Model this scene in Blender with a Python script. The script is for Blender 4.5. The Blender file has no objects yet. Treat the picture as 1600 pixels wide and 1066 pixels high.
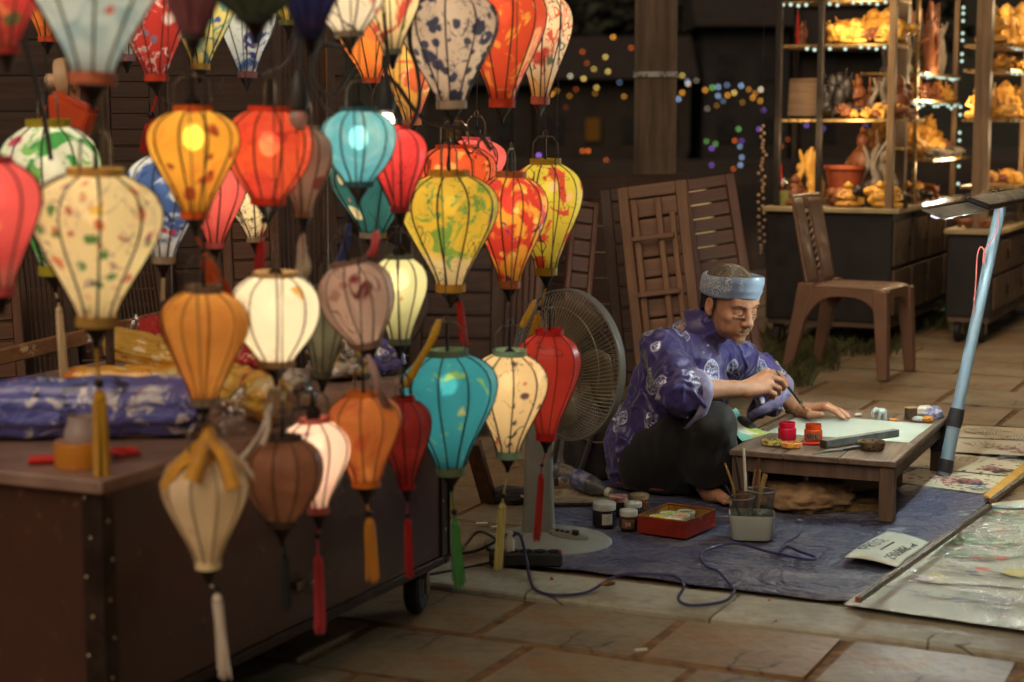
import bpy, bmesh, math, random
import numpy as np
from mathutils import Vector, Matrix, noise as mnoise

random.seed(11)
SC = bpy.context.scene
COL = SC.collection

# ------------------------------------------------------------------ camera
CAM_H = 1.25
PITCH = math.radians(7.0)
FPX = 2800.0                       # focal length in photo pixels (photo is 1600 x 1066)
cam = bpy.data.cameras.new('camera')
cam.sensor_width = 36.0
cam.lens = 36.0 * FPX / 1600.0
cam.clip_start = 0.1
cam.clip_end = 800.0
cam.dof.use_dof = True
cam.dof.focus_distance = 5.85
cam.dof.aperture_fstop = 2.7
cam.dof.aperture_blades = 0
cam_o = bpy.data.objects.new('camera', cam)
cam_o.location = (0, 0, CAM_H)
cam_o.rotation_euler = (math.pi / 2 - PITCH, 0, 0)
COL.objects.link(cam_o)
SC.camera = cam_o

# ------------------------------------------------------------------ night sky, faint street glow, exposure
world = bpy.data.worlds.new('World')
SC.world = world
world.use_nodes = True
wn = world.node_tree
wn.nodes['Background'].inputs[0].default_value = (0.92, 0.80, 0.70, 1)
wn.nodes['Background'].inputs[1].default_value = 0.05
sun = bpy.data.lights.new('street_glow', 'SUN')
sun.energy = 1.6
sun.angle = math.radians(50)
sun.color = (1.0, 0.78, 0.57)
sun_o = bpy.data.objects.new('street_glow', sun)
sun_o.rotation_euler = (math.radians(46), 0, math.radians(-24))
COL.objects.link(sun_o)
SC.view_settings.view_transform = 'Standard'
SC.view_settings.look = 'None'
SC.view_settings.exposure = 0.28
SC.view_settings.gamma = 1.0
SC.render.engine = 'CYCLES'
cy = SC.cycles
cy.max_bounces = 8
cy.diffuse_bounces = 3
cy.glossy_bounces = 3
cy.transmission_bounces = 6
cy.transparent_max_bounces = 12
cy.sample_clamp_indirect = 3.0
cy.caustics_reflective = False
cy.caustics_refractive = False
try:
    cy.use_denoising = True
    cy.denoiser = 'OPENIMAGEDENOISE'
except Exception:
    pass

# ------------------------------------------------------------------ geometry of the view
CA, SA = math.cos(PITCH), math.sin(PITCH)
LED_POWER = 27.0                    # the lit LED lamp over the low table
STALL_GAIN = 3.7
def P(px, py, Y):
    """point at depth Y (metres in front of the camera) seen at photo pixel (px, py)"""
    dx = (px - 800) / FPX
    du = (533 - py) / FPX
    d = Vector((dx, CA + du * SA, -SA + du * CA))
    return Vector((0, 0, CAM_H)) + d * (Y / d.y)
def G(px, py, z=0.0):
    """point on the level z seen at photo pixel"""
    dx = (px - 800) / FPX
    du = (533 - py) / FPX
    d = Vector((dx, CA + du * SA, -SA + du * CA))
    return Vector((0, 0, CAM_H)) + d * ((z - CAM_H) / d.z)
def mpp(Y):
    return Y / FPX * 1.008         # metres per photo pixel at depth Y
YAW = math.radians(25)             # the street runs 25 degrees to the right
U = Vector((math.sin(YAW), math.cos(YAW), 0))
V = Vector((math.cos(YAW), -math.sin(YAW), 0))
def UV(u, v, z=0.0):
    p = U * u + V * v
    return Vector((p.x, p.y, z))
def toUV(p):
    return p.dot(U), p.dot(V)

ORD = 'first second third fourth fifth sixth seventh eighth ninth tenth eleventh twelfth thirteenth fourteenth fifteenth sixteenth seventeenth eighteenth nineteenth twentieth'.split()
def S(r, g, b):
    def f(c):
        c /= 255.0
        return c / 12.92 if c <= 0.04045 else ((c + 0.055) / 1.055) ** 2.4
    return (f(r), f(g), f(b), 1.0)

# ------------------------------------------------------------------ mesh helpers
class MB:
    def __init__(s):
        s.v = []; s.f = []
    def add(s, vs, fs):
        n = len(s.v)
        s.v += [tuple(v) for v in vs]
        s.f += [tuple(i + n for i in f) for f in fs]
        return s
    def box(s, c, d, rot=None, ch=0.0):
        """box of size d centred on c, chamfered by ch"""
        hx, hy, hz = d[0] / 2, d[1] / 2, d[2] / 2
        ch = min(ch, hx * .45, hy * .45, hz * .45)
        if ch <= 0:
            vs = [Vector((x * hx, y * hy, z * hz)) for x in (-1, 1) for y in (-1, 1) for z in (-1, 1)]
            fs = [(0, 1, 3, 2), (4, 6, 7, 5), (0, 4, 5, 1), (2, 3, 7, 6), (0, 2, 6, 4), (1, 5, 7, 3)]
        else:
            vs = []; idx = {}
            for x in (-1, 1):
                for y in (-1, 1):
                    for z in (-1, 1):
                        for a in range(3):
                            e = [hx - ch, hy - ch, hz - ch]
                            e[a] += ch
                            idx[(x, y, z, a)] = len(vs)
                            vs.append(Vector((x * e[0], y * e[1], z * e[2])))
            fs = []
            sg = (-1, 1)
            for x in sg:
                q = [idx[(x, -1, -1, 0)], idx[(x, 1, -1, 0)], idx[(x, 1, 1, 0)], idx[(x, -1, 1, 0)]]
                fs.append(q if x > 0 else q[::-1])
            for y in sg:
                q = [idx[(-1, y, -1, 1)], idx[(-1, y, 1, 1)], idx[(1, y, 1, 1)], idx[(1, y, -1, 1)]]
                fs.append(q if y > 0 else q[::-1])
            for z in sg:
                q = [idx[(-1, -1, z, 2)], idx[(1, -1, z, 2)], idx[(1, 1, z, 2)], idx[(-1, 1, z, 2)]]
                fs.append(q if z > 0 else q[::-1])
            for a in sg:
                for b in sg:
                    fs.append([idx[(a, b, -1, 0)], idx[(a, b, -1, 1)], idx[(a, b, 1, 1)], idx[(a, b, 1, 0)]])
                    fs.append([idx[(a, -1, b, 0)], idx[(a, -1, b, 2)], idx[(a, 1, b, 2)], idx[(a, 1, b, 0)]])
                    fs.append([idx[(-1, a, b, 1)], idx[(-1, a, b, 2)], idx[(1, a, b, 2)], idx[(1, a, b, 1)]])
            for x in sg:
                for y in sg:
                    for z in sg:
                        fs.append([idx[(x, y, z, 0)], idx[(x, y, z, 1)], idx[(x, y, z, 2)]])
        c = Vector(c)
        if rot is not None:
            vs = [rot @ v for v in vs]
        return s.add([v + c for v in vs], fs)
    def tube(s, pts, r, n=8, cap=True, closed=False):
        pts = [Vector(p) for p in pts]
        m = len(pts)
        rr = r if isinstance(r, (list, tuple)) else [r] * m
        ref = None
        vs = []
        for i, p in enumerate(pts):
            if closed:
                t = pts[(i + 1) % m] - pts[i - 1]
            else:
                t = pts[min(i + 1, m - 1)] - pts[max(i - 1, 0)]
            t = t.normalized() if t.length > 1e-9 else Vector((0, 0, 1))
            if ref is None:
                ref = Vector((0, 0, 1)) if abs(t.z) < .9 else Vector((1, 0, 0))
                ref = (ref - t * ref.dot(t)).normalized()
            else:
                ref = ref - t * ref.dot(t)
                ref = ref.normalized() if ref.length > 1e-6 else t.orthogonal().normalized()
            b = t.cross(ref)
            for k in range(n):
                a = 2 * math.pi * k / n
                vs.append(p + (ref * math.cos(a) + b * math.sin(a)) * rr[i])
        fs = []
        for i in range(m if closed else m - 1):
            j = (i + 1) % m
            for k in range(n):
                k2 = (k + 1) % n
                fs.append((i * n + k, i * n + k2, j * n + k2, j * n + k))
        if cap and not closed:
            fs.append(tuple(range(n))[::-1])
            fs.append(tuple((m - 1) * n + k for k in range(n)))
        return s.add(vs, fs)
    def lathe(s, prof, n=24, c=(0, 0, 0), cap=True, sx=1.0, sy=1.0, fn=None):
        vs = []
        for (r, z) in prof:
            for k in range(n):
                a = 2 * math.pi * k / n
                q = r * (fn(a) if fn else 1.0)
                vs.append((c[0] + q * math.cos(a) * sx, c[1] + q * math.sin(a) * sy, c[2] + z))
        fs = []
        for i in range(len(prof) - 1):
            for k in range(n):
                k2 = (k + 1) % n
                fs.append((i * n + k, i * n + k2, (i + 1) * n + k2, (i + 1) * n + k))
        if cap:
            if prof[0][0] > 1e-6: fs.append(tuple(range(n))[::-1])
            if prof[-1][0] > 1e-6: fs.append(tuple((len(prof) - 1) * n + k for k in range(n)))
        return s.add(vs, fs)
    def ball(s, c, r, n=12, m=8):
        r = r if isinstance(r, (tuple, list, Vector)) else (r, r, r)
        prof = [(math.sin(math.pi * i / m), -math.cos(math.pi * i / m)) for i in range(m + 1)]
        vs = []; fs = []
        vs.append((c[0], c[1], c[2] - r[2]))
        for i in range(1, m):
            for k in range(n):
                a = 2 * math.pi * k / n
                vs.append((c[0] + prof[i][0] * math.cos(a) * r[0], c[1] + prof[i][0] * math.sin(a) * r[1], c[2] + prof[i][1] * r[2]))
        vs.append((c[0], c[1], c[2] + r[2]))
        for k in range(n):
            fs.append((0, 1 + (k + 1) % n, 1 + k))
        for i in range(m - 2):
            for k in range(n):
                a = 1 + i * n; k2 = (k + 1) % n
                fs.append((a + k, a + k2, a + n + k2, a + n + k))
        a = 1 + (m - 2) * n
        for k in range(n):
            fs.append((a + k, a + (k + 1) % n, len(vs) - 1))
        return s.add(vs, fs)
    def prism(s, poly, z0, z1):
        n = len(poly)
        vs = [(p[0], p[1], z0) for p in poly] + [(p[0], p[1], z1) for p in poly]
        fs = [tuple(range(n))[::-1], tuple(range(n, 2 * n))]
        fs += [(i, (i + 1) % n, n + (i + 1) % n, n + i) for i in range(n)]
        return s.add(vs, fs)
    def xform(s, M):
        s.v = [tuple(M @ Vector(v)) for v in s.v]
        return s
    def mesh(s, name, smooth=40):
        me = bpy.data.meshes.new(name)
        me.from_pydata(s.v, [], s.f)
        me.update()
        if smooth:
            me.shade_smooth()
            me.set_sharp_from_angle(angle=math.radians(smooth))
        return me

def obj(name, mb, mat, parent=None, smooth=40, loc=None, kind=None):
    me = mb.mesh(name, smooth) if isinstance(mb, MB) else mb
    o = bpy.data.objects.new(name, me)
    if mat is not None and len(me.materials) == 0:
        me.materials.append(mat)
    COL.objects.link(o)
    if parent is not None: o.parent = parent
    if loc is not None: o.location = loc
    if kind: o['kind'] = kind
    return o
def tag(o, label, cat, group=None, kind=None):
    o['label'] = label
    o['category'] = cat
    if group: o['group'] = group
    if kind: o['kind'] = kind
    return o
def thing(name, label, cat, loc=(0, 0, 0), rz=0.0, group=None):
    o = bpy.data.objects.new(name, None)
    o.empty_display_size = 0.05
    COL.objects.link(o)
    o.location = loc
    o.rotation_euler = (0, 0, rz)
    return tag(o, label, cat, group)
def single(name, mb, mat, label, cat, group=None, loc=(0, 0, 0), rz=0.0, smooth=40):
    o = obj(name, mb, mat, None, smooth)
    o.location = loc
    o.rotation_euler = (0, 0, rz)
    return tag(o, label, cat, group)
def structure(name, mb, mat, parent=None, smooth=0):
    o = obj(name, mb, mat, parent, smooth)
    if parent is None: o['kind'] = 'structure'
    return o
def copy_tree(o, parent=None):
    c = o.copy()
    COL.objects.link(c)
    if parent is not None: c.parent = parent
    for ch in list(o.children):
        copy_tree(ch, c)
    return c
def spline(ctrl, n=8):
    """Catmull-Rom through the control points"""
    c = [Vector(p) for p in ctrl]
    c = [c[0] * 2 - c[1]] + c + [c[-1] * 2 - c[-2]]
    out = []
    for i in range(1, len(c) - 2):
        for k in range(n):
            t = k / n
            a, b, d, e = c[i - 1], c[i], c[i + 1], c[i + 2]
            out.append(0.5 * ((2 * b) + (d - a) * t + (2 * a - 5 * b + 4 * d - e) * t * t + (3 * b - a - 3 * d + e) * t ** 3))
    out.append(c[-2])
    return out

# ------------------------------------------------------------------ materials
class NT:
    def __init__(s, name):
        s.m = bpy.data.materials.new(name)
        s.m.use_nodes = True
        s.t = s.m.node_tree
        s.t.nodes.clear()
        s.out = s.n('ShaderNodeOutputMaterial')
        tc = s.n('ShaderNodeTexCoord')
        s.co = tc.outputs['Object']
    def n(s, typ, **kw):
        nd = s.t.nodes.new(typ)
        for k, v in kw.items(): setattr(nd, k, v)
        return nd
    def l(s, a, b): s.t.links.new(a, b)
    def put(s, sock, v):
        if hasattr(v, 'is_linked') or isinstance(v, bpy.types.NodeSocket): s.l(v, sock)
        else: sock.default_value = v
    def mapping(s, scale=(1, 1, 1), loc=(0, 0, 0), rot=(0, 0, 0), src=None):
        m = s.n('ShaderNodeMapping')
        s.l(src or s.co, m.inputs[0])
        m.inputs['Location'].default_value = loc
        m.inputs['Rotation'].default_value = rot
        m.inputs['Scale'].default_value = scale
        return m.outputs[0]
    def noise(s, scale, detail=3, rough=.55, src=None, dist=0.0):
        k = s.n('ShaderNodeTexNoise')
        s.l(src or s.co, k.inputs['Vector'])
        k.inputs['Scale'].default_value = scale
        k.inputs['Detail'].default_value = detail
        k.inputs['Roughness'].default_value = rough
        k.inputs['Distortion'].default_value = dist
        return k.outputs['Fac']
    def noisec(s, scale, src=None, detail=2):
        k = s.n('ShaderNodeTexNoise')
        s.l(src or s.co, k.inputs['Vector'])
        k.inputs['Scale'].default_value = scale
        k.inputs['Detail'].default_value = detail
        return k.outputs['Color']
    def voro(s, scale, src=None, feature='F1', rnd=1.0, out='Distance'):
        k = s.n('ShaderNodeTexVoronoi', feature=feature)
        s.l(src or s.co, k.inputs['Vector'])
        k.inputs['Scale'].default_value = scale
        k.inputs['Randomness'].default_value = rnd
        return k.outputs[out]
    def ramp(s, fac, lo, hi, a=0.0, b=1.0):
        k = s.n('ShaderNodeMapRange', clamp=True)
        s.l(fac, k.inputs[0])
        k.inputs[1].default_value = lo; k.inputs[2].default_value = hi
        k.inputs[3].default_value = a; k.inputs[4].default_value = b
        return k.outputs[0]
    def math(s, op, a, b=0.0):
        k = s.n('ShaderNodeMath', operation=op)
        s.put(k.inputs[0], a); s.put(k.inputs[1], b)
        return k.outputs[0]
    def mix(s, fac, a, b, blend='MIX'):
        k = s.n('ShaderNodeMix', data_type='RGBA', blend_type=blend)
        s.put(k.inputs[0], fac); s.put(k.inputs[6], a); s.put(k.inputs[7], b)
        return k.outputs[2]
    def distort(s, scale, amt, src=None):
        c = s.noisec(scale, src)
        k = s.n('ShaderNodeVectorMath', operation='MULTIPLY_ADD')
        s.l(c, k.inputs[0]); k.inputs[1].default_value = (amt,) * 3
        s.l(src or s.co, k.inputs[2])
        return k.outputs[0]
    def sep(s, src=None):
        k = s.n('ShaderNodeSeparateXYZ'); s.l(src or s.co, k.inputs[0])
        return k.outputs
    def bump(s, h, strength=.3, dist=.01, normal=None):
        k = s.n('ShaderNodeBump')
        s.l(h, k.inputs['Height'])
        k.inputs['Strength'].default_value = strength
        k.inputs['Distance'].default_value = dist
        if normal is not None: s.l(normal, k.inputs['Normal'])
        return k.outputs[0]
    def bsdf(s, col, rough=.6, metal=0.0, normal=None, spec=.5, coat=0.0, coat_r=.1, sss=0.0, trans=0.0, sheen=0.0, ior=1.45, alpha=None):
        k = s.n('ShaderNodeBsdfPrincipled')
        s.put(k.inputs['Base Color'], col)
        s.put(k.inputs['Roughness'], rough)
        s.put(k.inputs['Metallic'], metal)
        k.inputs['Specular IOR Level'].default_value = spec
        k.inputs['Coat Weight'].default_value = coat
        k.inputs['Coat Roughness'].default_value = coat_r
        k.inputs['Transmission Weight'].default_value = trans
        k.inputs['Sheen Weight'].default_value = sheen
        k.inputs['IOR'].default_value = ior
        if sss:
            k.inputs['Subsurface Weight'].default_value = sss
            k.inputs['Subsurface Radius'].default_value = (.01, .004, .002)
        if alpha is not None: s.put(k.inputs['Alpha'], alpha)
        if normal is not None: s.l(normal, k.inputs['Normal'])
        return k.outputs[0]
    def done(s, shader):
        s.l(shader, s.out.inputs[0])
        return s.m

def plain(name, c, c2=None, scale=8, rough=.6, metal=0.0, bump=.15, bscale=None, spec=.5, coat=0.0, stretch=(1, 1, 1), sheen=0.0, bdist=.004, rvar=.12, detail=4, sss=0.0):
    t = NT(name)
    src = t.mapping(stretch)
    f = t.noise(scale, detail, .6, src)
    c2 = c2 or tuple(x * .72 for x in c[:3]) + (1,)
    col = t.mix(t.ramp(f, .32, .68), c, c2)
    r = t.ramp(t.noise(scale * 2.3, 3, .6, src), .3, .7, max(.02, rough - rvar), min(1, rough + rvar))
    nrm = t.bump(t.noise(bscale or scale * 4, 4, .6, src), bump, bdist) if bump else None
    return t.done(t.bsdf(col, r, metal, nrm, spec, coat, sheen=sheen, sss=sss))

def wood(name, c, c2, axis=2, scale=1.0, rough=.55, bump=.3, wear=None):
    """grain stretched along the local axis"""
    t = NT(name)
    st = [22 * scale] * 3; st[axis] = 1.3 * scale
    g = t.mapping(tuple(st), src=t.distort(3, .03))
    f = t.noise(1.6, 5, .65, g)
    big = t.noise(2.2, 3)
    col = t.mix(t.ramp(f, .3, .7), c, c2)
    col = t.mix(t.ramp(big, .45, .75, 0, .55), col, tuple(x * .55 for x in c2[:3]) + (1,))
    if wear is not None:
        col = t.mix(t.ramp(t.noise(14, 5, .7), .62, .72), col, wear)
    r = t.ramp(f, .2, .8, rough - .1, rough + .18)
    return t.done(t.bsdf(col, r, 0, t.bump(f, bump, .004), .4))

def emit(name, c, strength, sampling=True):
    t = NT(name)
    e = t.n('ShaderNodeEmission')
    e.inputs[0].default_value = c
    e.inputs[1].default_value = strength
    m = t.done(e.outputs[0])
    if not sampling:
        m.cycles.emission_sampling = 'NONE'
    return m
# ------------------------------------------------------------------ ground, paving, kerb
def stone_mat(name, c1, c2, dirt, rough=.52):
    t = NT(name)
    f = t.noise(3.1, 6, .62)
    f2 = t.noise(26, 5, .7)
    oi = t.n('ShaderNodeObjectInfo')
    col = t.mix(t.ramp(f, .3, .7), c1, c2)
    col = t.mix(t.ramp(oi.outputs['Random'], 0, 1, 0, .45), col, dirt)
    col = t.mix(t.ramp(f2, .5, .75, 0, .5), col, tuple(x * .5 for x in c2[:3]) + (1,))
    st = t.ramp(t.noise(5.5, 4, .7, t.distort(4, .2)), .56, .66, 0, .75)
    col = t.mix(st, col, dirt)
    sp = t.ramp(t.voro(42), .07, .03)
    col = t.mix(t.math('MULTIPLY', sp, .6), col, (.02, .014, .01, 1))
    ck = t.math('MULTIPLY', t.ramp(t.voro(2.6, t.distort(6, .12), 'DISTANCE_TO_EDGE'), .012, .004), t.ramp(t.noise(2.1, 2), .54, .58))
    col = t.mix(t.math('MULTIPLY', ck, .8), col, (.03, .02, .014, 1))
    col = t.mix(t.ramp(t.noise(1.7, 4, .7, t.mapping((1, 1, 1), (7, 3, 1))), .54, .66, 0, .6), col, tuple(x * .45 for x in c2[:3]) + (1,))
    r = t.ramp(f, .2, .8, rough - .16, rough + .12)
    h = t.math('ADD', t.math('MULTIPLY', f, 1.2), t.math('MULTIPLY', f2, .5))
    return t.done(t.bsdf(col, r, 0, t.bump(h, .8, .010), .45))
M_SLAB = stone_mat('worn_stone', S(142, 130, 104), S(104, 95, 77), S(134, 96, 54))
M_KERB = stone_mat('granite', S(178, 176, 158), S(146, 146, 130), S(132, 120, 96), .7)
M_SOIL = plain('joint_dirt', S(140, 104, 62), S(70, 50, 32), 18, .9, 0, .8, 60)

gm = MB()
gm.prism([(-60, -8), (60, -8), (60, 14.4), (-60, 14.4)], -3.0, -0.022)
structure('ground', gm, M_SOIL)
pave = structure('pavement', MB().prism([UV(-2, -8)[:2], UV(-2, 9)[:2], UV(4.19, 9)[:2], UV(4.19, -8)[:2]], -.03, -.0065), M_SOIL)
def slab_mesh(su, sv, seed, th=.06):
    rnd = random.Random(seed)
    bm = bmesh.new()
    bmesh.ops.create_cube(bm, size=1)
    for v in bm.verts:
        v.co.x *= sv; v.co.y *= su; v.co.z = v.co.z * th - th / 2
        v.co.x += rnd.uniform(-.006, .006); v.co.y += rnd.uniform(-.006, .006)
    bmesh.ops.bevel(bm, geom=list(bm.edges), offset=.009, segments=2, affect='EDGES')
    me = bpy.data.meshes.new('paving_slab')
    bm.to_mesh(me); bm.free()
    me.shade_smooth(); me.set_sharp_from_angle(angle=math.radians(50))
    me.materials.append(M_SLAB)
    return me
SU, SV = .365, .42
slab_variants = [slab_mesh(SU - .016, SV - .014, i) for i in range(8)]
def put_slab(u, v, parent, z=0.0):
    s = bpy.data.objects.new('paving_slab', random.choice(slab_variants))
    COL.objects.link(s)
    s.parent = parent
    p = UV(u, v, z + random.uniform(-.005, .002))
    s.location = p
    s.rotation_euler = (random.uniform(-.008, .008), random.uniform(-.008, .008), -YAW + random.choice((0, math.pi)) + random.uniform(-.012, .012))
def visible(p, m=60):
    d = p - Vector((0, 0, CAM_H))
    dep = d.y * CA - d.z * SA
    up = d.y * SA + d.z * CA
    if dep < .5: return False
    x = 800 + FPX * d.x / dep; y = 533 - FPX * up / dep
    return -m < x < 1600 + m and -m < y < 1066 + m + 60
row = 0
u = 4.19 - SU / 2
while u > 2.6:
    off = (row * .37 % 1) * SV
    for k in range(-14, 16):
        v = k * SV + off
        if visible(UV(u, v), 420): put_slab(u, v, pave)
    u -= SU; row += 1
# far paving, beyond the tarpaulin
SU2, SV2 = .5, .62
far_pave = structure('pavement', MB().prism([UV(4.45, -10)[:2], UV(4.45, 10)[:2], UV(14, 14)[:2], UV(14, -10)[:2]], -.03, -.0075), M_SOIL)
far_var = [slab_mesh(SU2 - .012, SV2 - .012, 30 + i) for i in range(6)]
slab_variants = far_var
row = 0; u = 4.46 + SU2 / 2; nslab = 0
while u < 13.5:
    off = (row * .41 % 1) * SV2
    for k in range(-16, 18):
        v = k * SV2 + off
        p = UV(u, v)
        if visible(p, 330) and p.y < 13.6 and p.x > -2.5 and nslab < 295:
            put_slab(u, v, far_pave); nslab += 1
    u += SU2; row += 1
kerb = structure('kerb', MB().prism([UV(4.2, -9)[:2], UV(4.2, 9)[:2], UV(4.44, 9)[:2], UV(4.44, -9)[:2]], -.04, -.012), M_SOIL)
kl = 1.06
kme = None
for k in range(-4, 6):
    mb = MB().box((0, 0, -.035), (kl - .006, .243, .08), None, .006)
    if kme is None:
        kme = mb.mesh('kerb_stone', 40); kme.materials.append(M_KERB)
    o = bpy.data.objects.new('kerb_stone', kme); COL.objects.link(o); o.parent = kerb
    o.location = UV(4.32, k * kl + .18, .005 + random.uniform(-.002, .002)); o.rotation_euler = (0, 0, -YAW)

# ------------------------------------------------------------------ river, far bank
def water_mat():
    t = NT('river_water')
    src = t.mapping((1, .35, 1))
    h = t.noise(1.6, 4, .6, src)
    return t.done(t.bsdf((.006, .006, .007, 1), .09, 0, t.bump(h, .35, .12), .5))
structure('river_water', MB().prism([(-120, 14.42), (120, 14.42), (120, 74), (-120, 74)], -2.2, -1.3), water_mat())
M_BANK = plain('far_bank_earth', S(60, 50, 42), S(36, 32, 28), .3, .9, 0, .3, 2)
bank = MB()
bank.prism([(-120, 74.02), (120, 74.02), (120, 240), (-120, 240)], -2.2, -.4)
structure('far_bank', bank, M_BANK)
M_HWALL = [plain('far_plaster', S(44, 36, 27), S(34, 28, 22), .8, .9, 0, .2),
           plain('far_plaster_grey', S(38, 35, 32), S(30, 28, 26), .8, .9, 0, .2)]
M_ROOF = plain('far_roof_tile', S(40, 30, 26), S(30, 24, 22), 1.5, .9, 0, .4, 6)
M_WIN = emit('far_window_light', S(255, 170, 70), .05, False)
M_WIN2 = plain('far_window_dark', S(26, 24, 24), None, 2, .4)
def far_house(x, y, w, h, lit, mat, label):
    t = thing('river_house', label, 'house', (x, y, -.4))
    obj('wall', MB().box((0, 3, h / 2), (w, 6, h)), mat, t, 0)
    r = MB()
    r.add([(-w / 2 - .4, -.6, h), (w / 2 + .4, -.6, h), (w / 2 + .4, 6.6, h), (-w / 2 - .4, 6.6, h), (-w / 2 - .4, 3, h + 1.9), (w / 2 + .4, 3, h + 1.9)],
          [(0, 1, 5, 4), (2, 3, 4, 5), (1, 2, 5), (3, 0, 4), (3, 2, 1, 0)])
    obj('roof', r, M_ROOF, t, 0)
    n = max(2, int(w / 1.6))
    wm = None
    for fl in range(1 if h < 4 else 2):
        for i in range(n):
            on = lit[(i + fl * 3) % len(lit)]
            f = obj('window', MB().box((-w / 2 + (i + .5) * w / n, -.03, 1.3 + fl * 2.6), (.75, .08, 1.1)), M_ROOF, t, 0)
            obj('pane', MB().box((-w / 2 + (i + .5) * w / n, -.055, 1.3 + fl * 2.6), (.6, .06, .95)), M_WIN if on else M_WIN2, f, 0)
far_house(4.2, 76, 6.4, 3.4, [0, 1, 0, 0], M_HWALL[0], 'low plaster house across the river with one lit window')
far_house(9.9, 76.4, 3.6, 5.6, [0, 0, 1, 0], M_HWALL[1], 'two storey grey house across the river right of the pillar')
far_house(-1.4, 78, 4.6, 3.2, [1, 0, 0], M_HWALL[0], 'small ochre house across the river behind the lantern stall')
far_house(14.6, 77, 4.6, 4.6, [0, 1, 1, 0], M_HWALL[0], 'ochre house across the river seen beside the dark cabinet')

# dark wooded hill added to hide the bright sky over the far bank
hv = []; hf = []
for i in range(61):
    x = -160 + i * 5.4
    hgt = 17 + 4 * mnoise.noise(Vector((x * .03, 1.2, 0))) + 1.6 * mnoise.noise(Vector((x * .16, 4, 0)))
    for y, z in ((112, -.5), (124, hgt * .5), (140, hgt * .92), (165, hgt), (230, -.5)):
        hv.append((x, y + 3 * mnoise.noise(Vector((x * .1, y, 2))), z + (.9 * mnoise.noise(Vector((x * .4, y, 7))) if z > 0 else 0)))
for i in range(60):
    for j in range(4): hf.append((i * 5 + j, i * 5 + j + 1, i * 5 + j + 6, i * 5 + j + 5)[::-1])
structure('sky_cover_hill', MB().add(hv, hf), plain('sky_cover_foliage', S(38, 38, 28), S(24, 25, 20), .25, .95, 0, .6, 1.2), None, 60)
# trees along the far bank
M_LEAF = plain('night_leaves', S(40, 42, 28), S(26, 28, 20), 1.3, .8, 0, .0)
M_TRUNK = plain('night_bark', S(66, 54, 44), S(40, 34, 28), 3, .9, 0, .5)
def leaf_cloud(n, rx, rz, size, seed):
    rnd = random.Random(seed); mb = MB()
    lobes = [(rnd.uniform(-.6, .6) * rx, rnd.uniform(-.6, .6) * rx, rnd.uniform(-.45, .55) * rz, rnd.uniform(.35, .6)) for _ in range(11)]
    for i in range(n):
        lx, ly, lz, lr = rnd.choice(lobes)
        d = Vector((rnd.gauss(0, 1), rnd.gauss(0, 1), rnd.gauss(0, 1))).normalized() * (rnd.random() ** .4)
        c = Vector((lx + d.x * rx * lr, ly + d.y * rx * lr, lz + d.z * rz * lr))
        a = Vector((rnd.gauss(0, 1), rnd.gauss(0, 1), rnd.gauss(0, 1))).normalized() * size
        b = a.orthogonal().normalized() * size * .55
        mb.add([c - a, c + b, c + a, c - b], [(0, 1, 2, 3)])
    return mb
crowns = []
for i in range(3):
    me = leaf_cloud(1500, 3.4, 2.6, .28, 70 + i).mesh('crown', 0); me.materials.append(M_LEAF); crowns.append(me)
tme = MB().tube([(0, 0, 0), (.15, 0, 1.6), (.05, .1, 3.2), (.2, .1, 5)], [.32, .24, .2, .1], 8).mesh('trunk'); tme.materials.append(M_TRUNK)
tree_labels = ['broad dark tree on the far bank nearest the orange lantern', 'dark tree on the far bank just left of the wooden pillar',
    'dark tree on the far bank above the row of riverside lights', 'tall dark tree on the far bank beside the shelving', 'dark tree on the far bank behind the pillar']
for i, (x, y, s) in enumerate([(1.0, 84, 1.25), (5.6, 86, 1.2), (11.6, 87, 1.3), (16.6, 86, 1.25), (8.2, 90, 1.45)]):
    t = thing('riverside_tree', tree_labels[i], 'tree', (x, y, -.4), i * 1.3, 'trees along the far bank')
    t.scale = (s, s, s)
    obj('trunk', tme, None, t)
    c = obj('crown', crowns[i % 3], None, t); c.location = (0, 0, 5.0)

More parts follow.
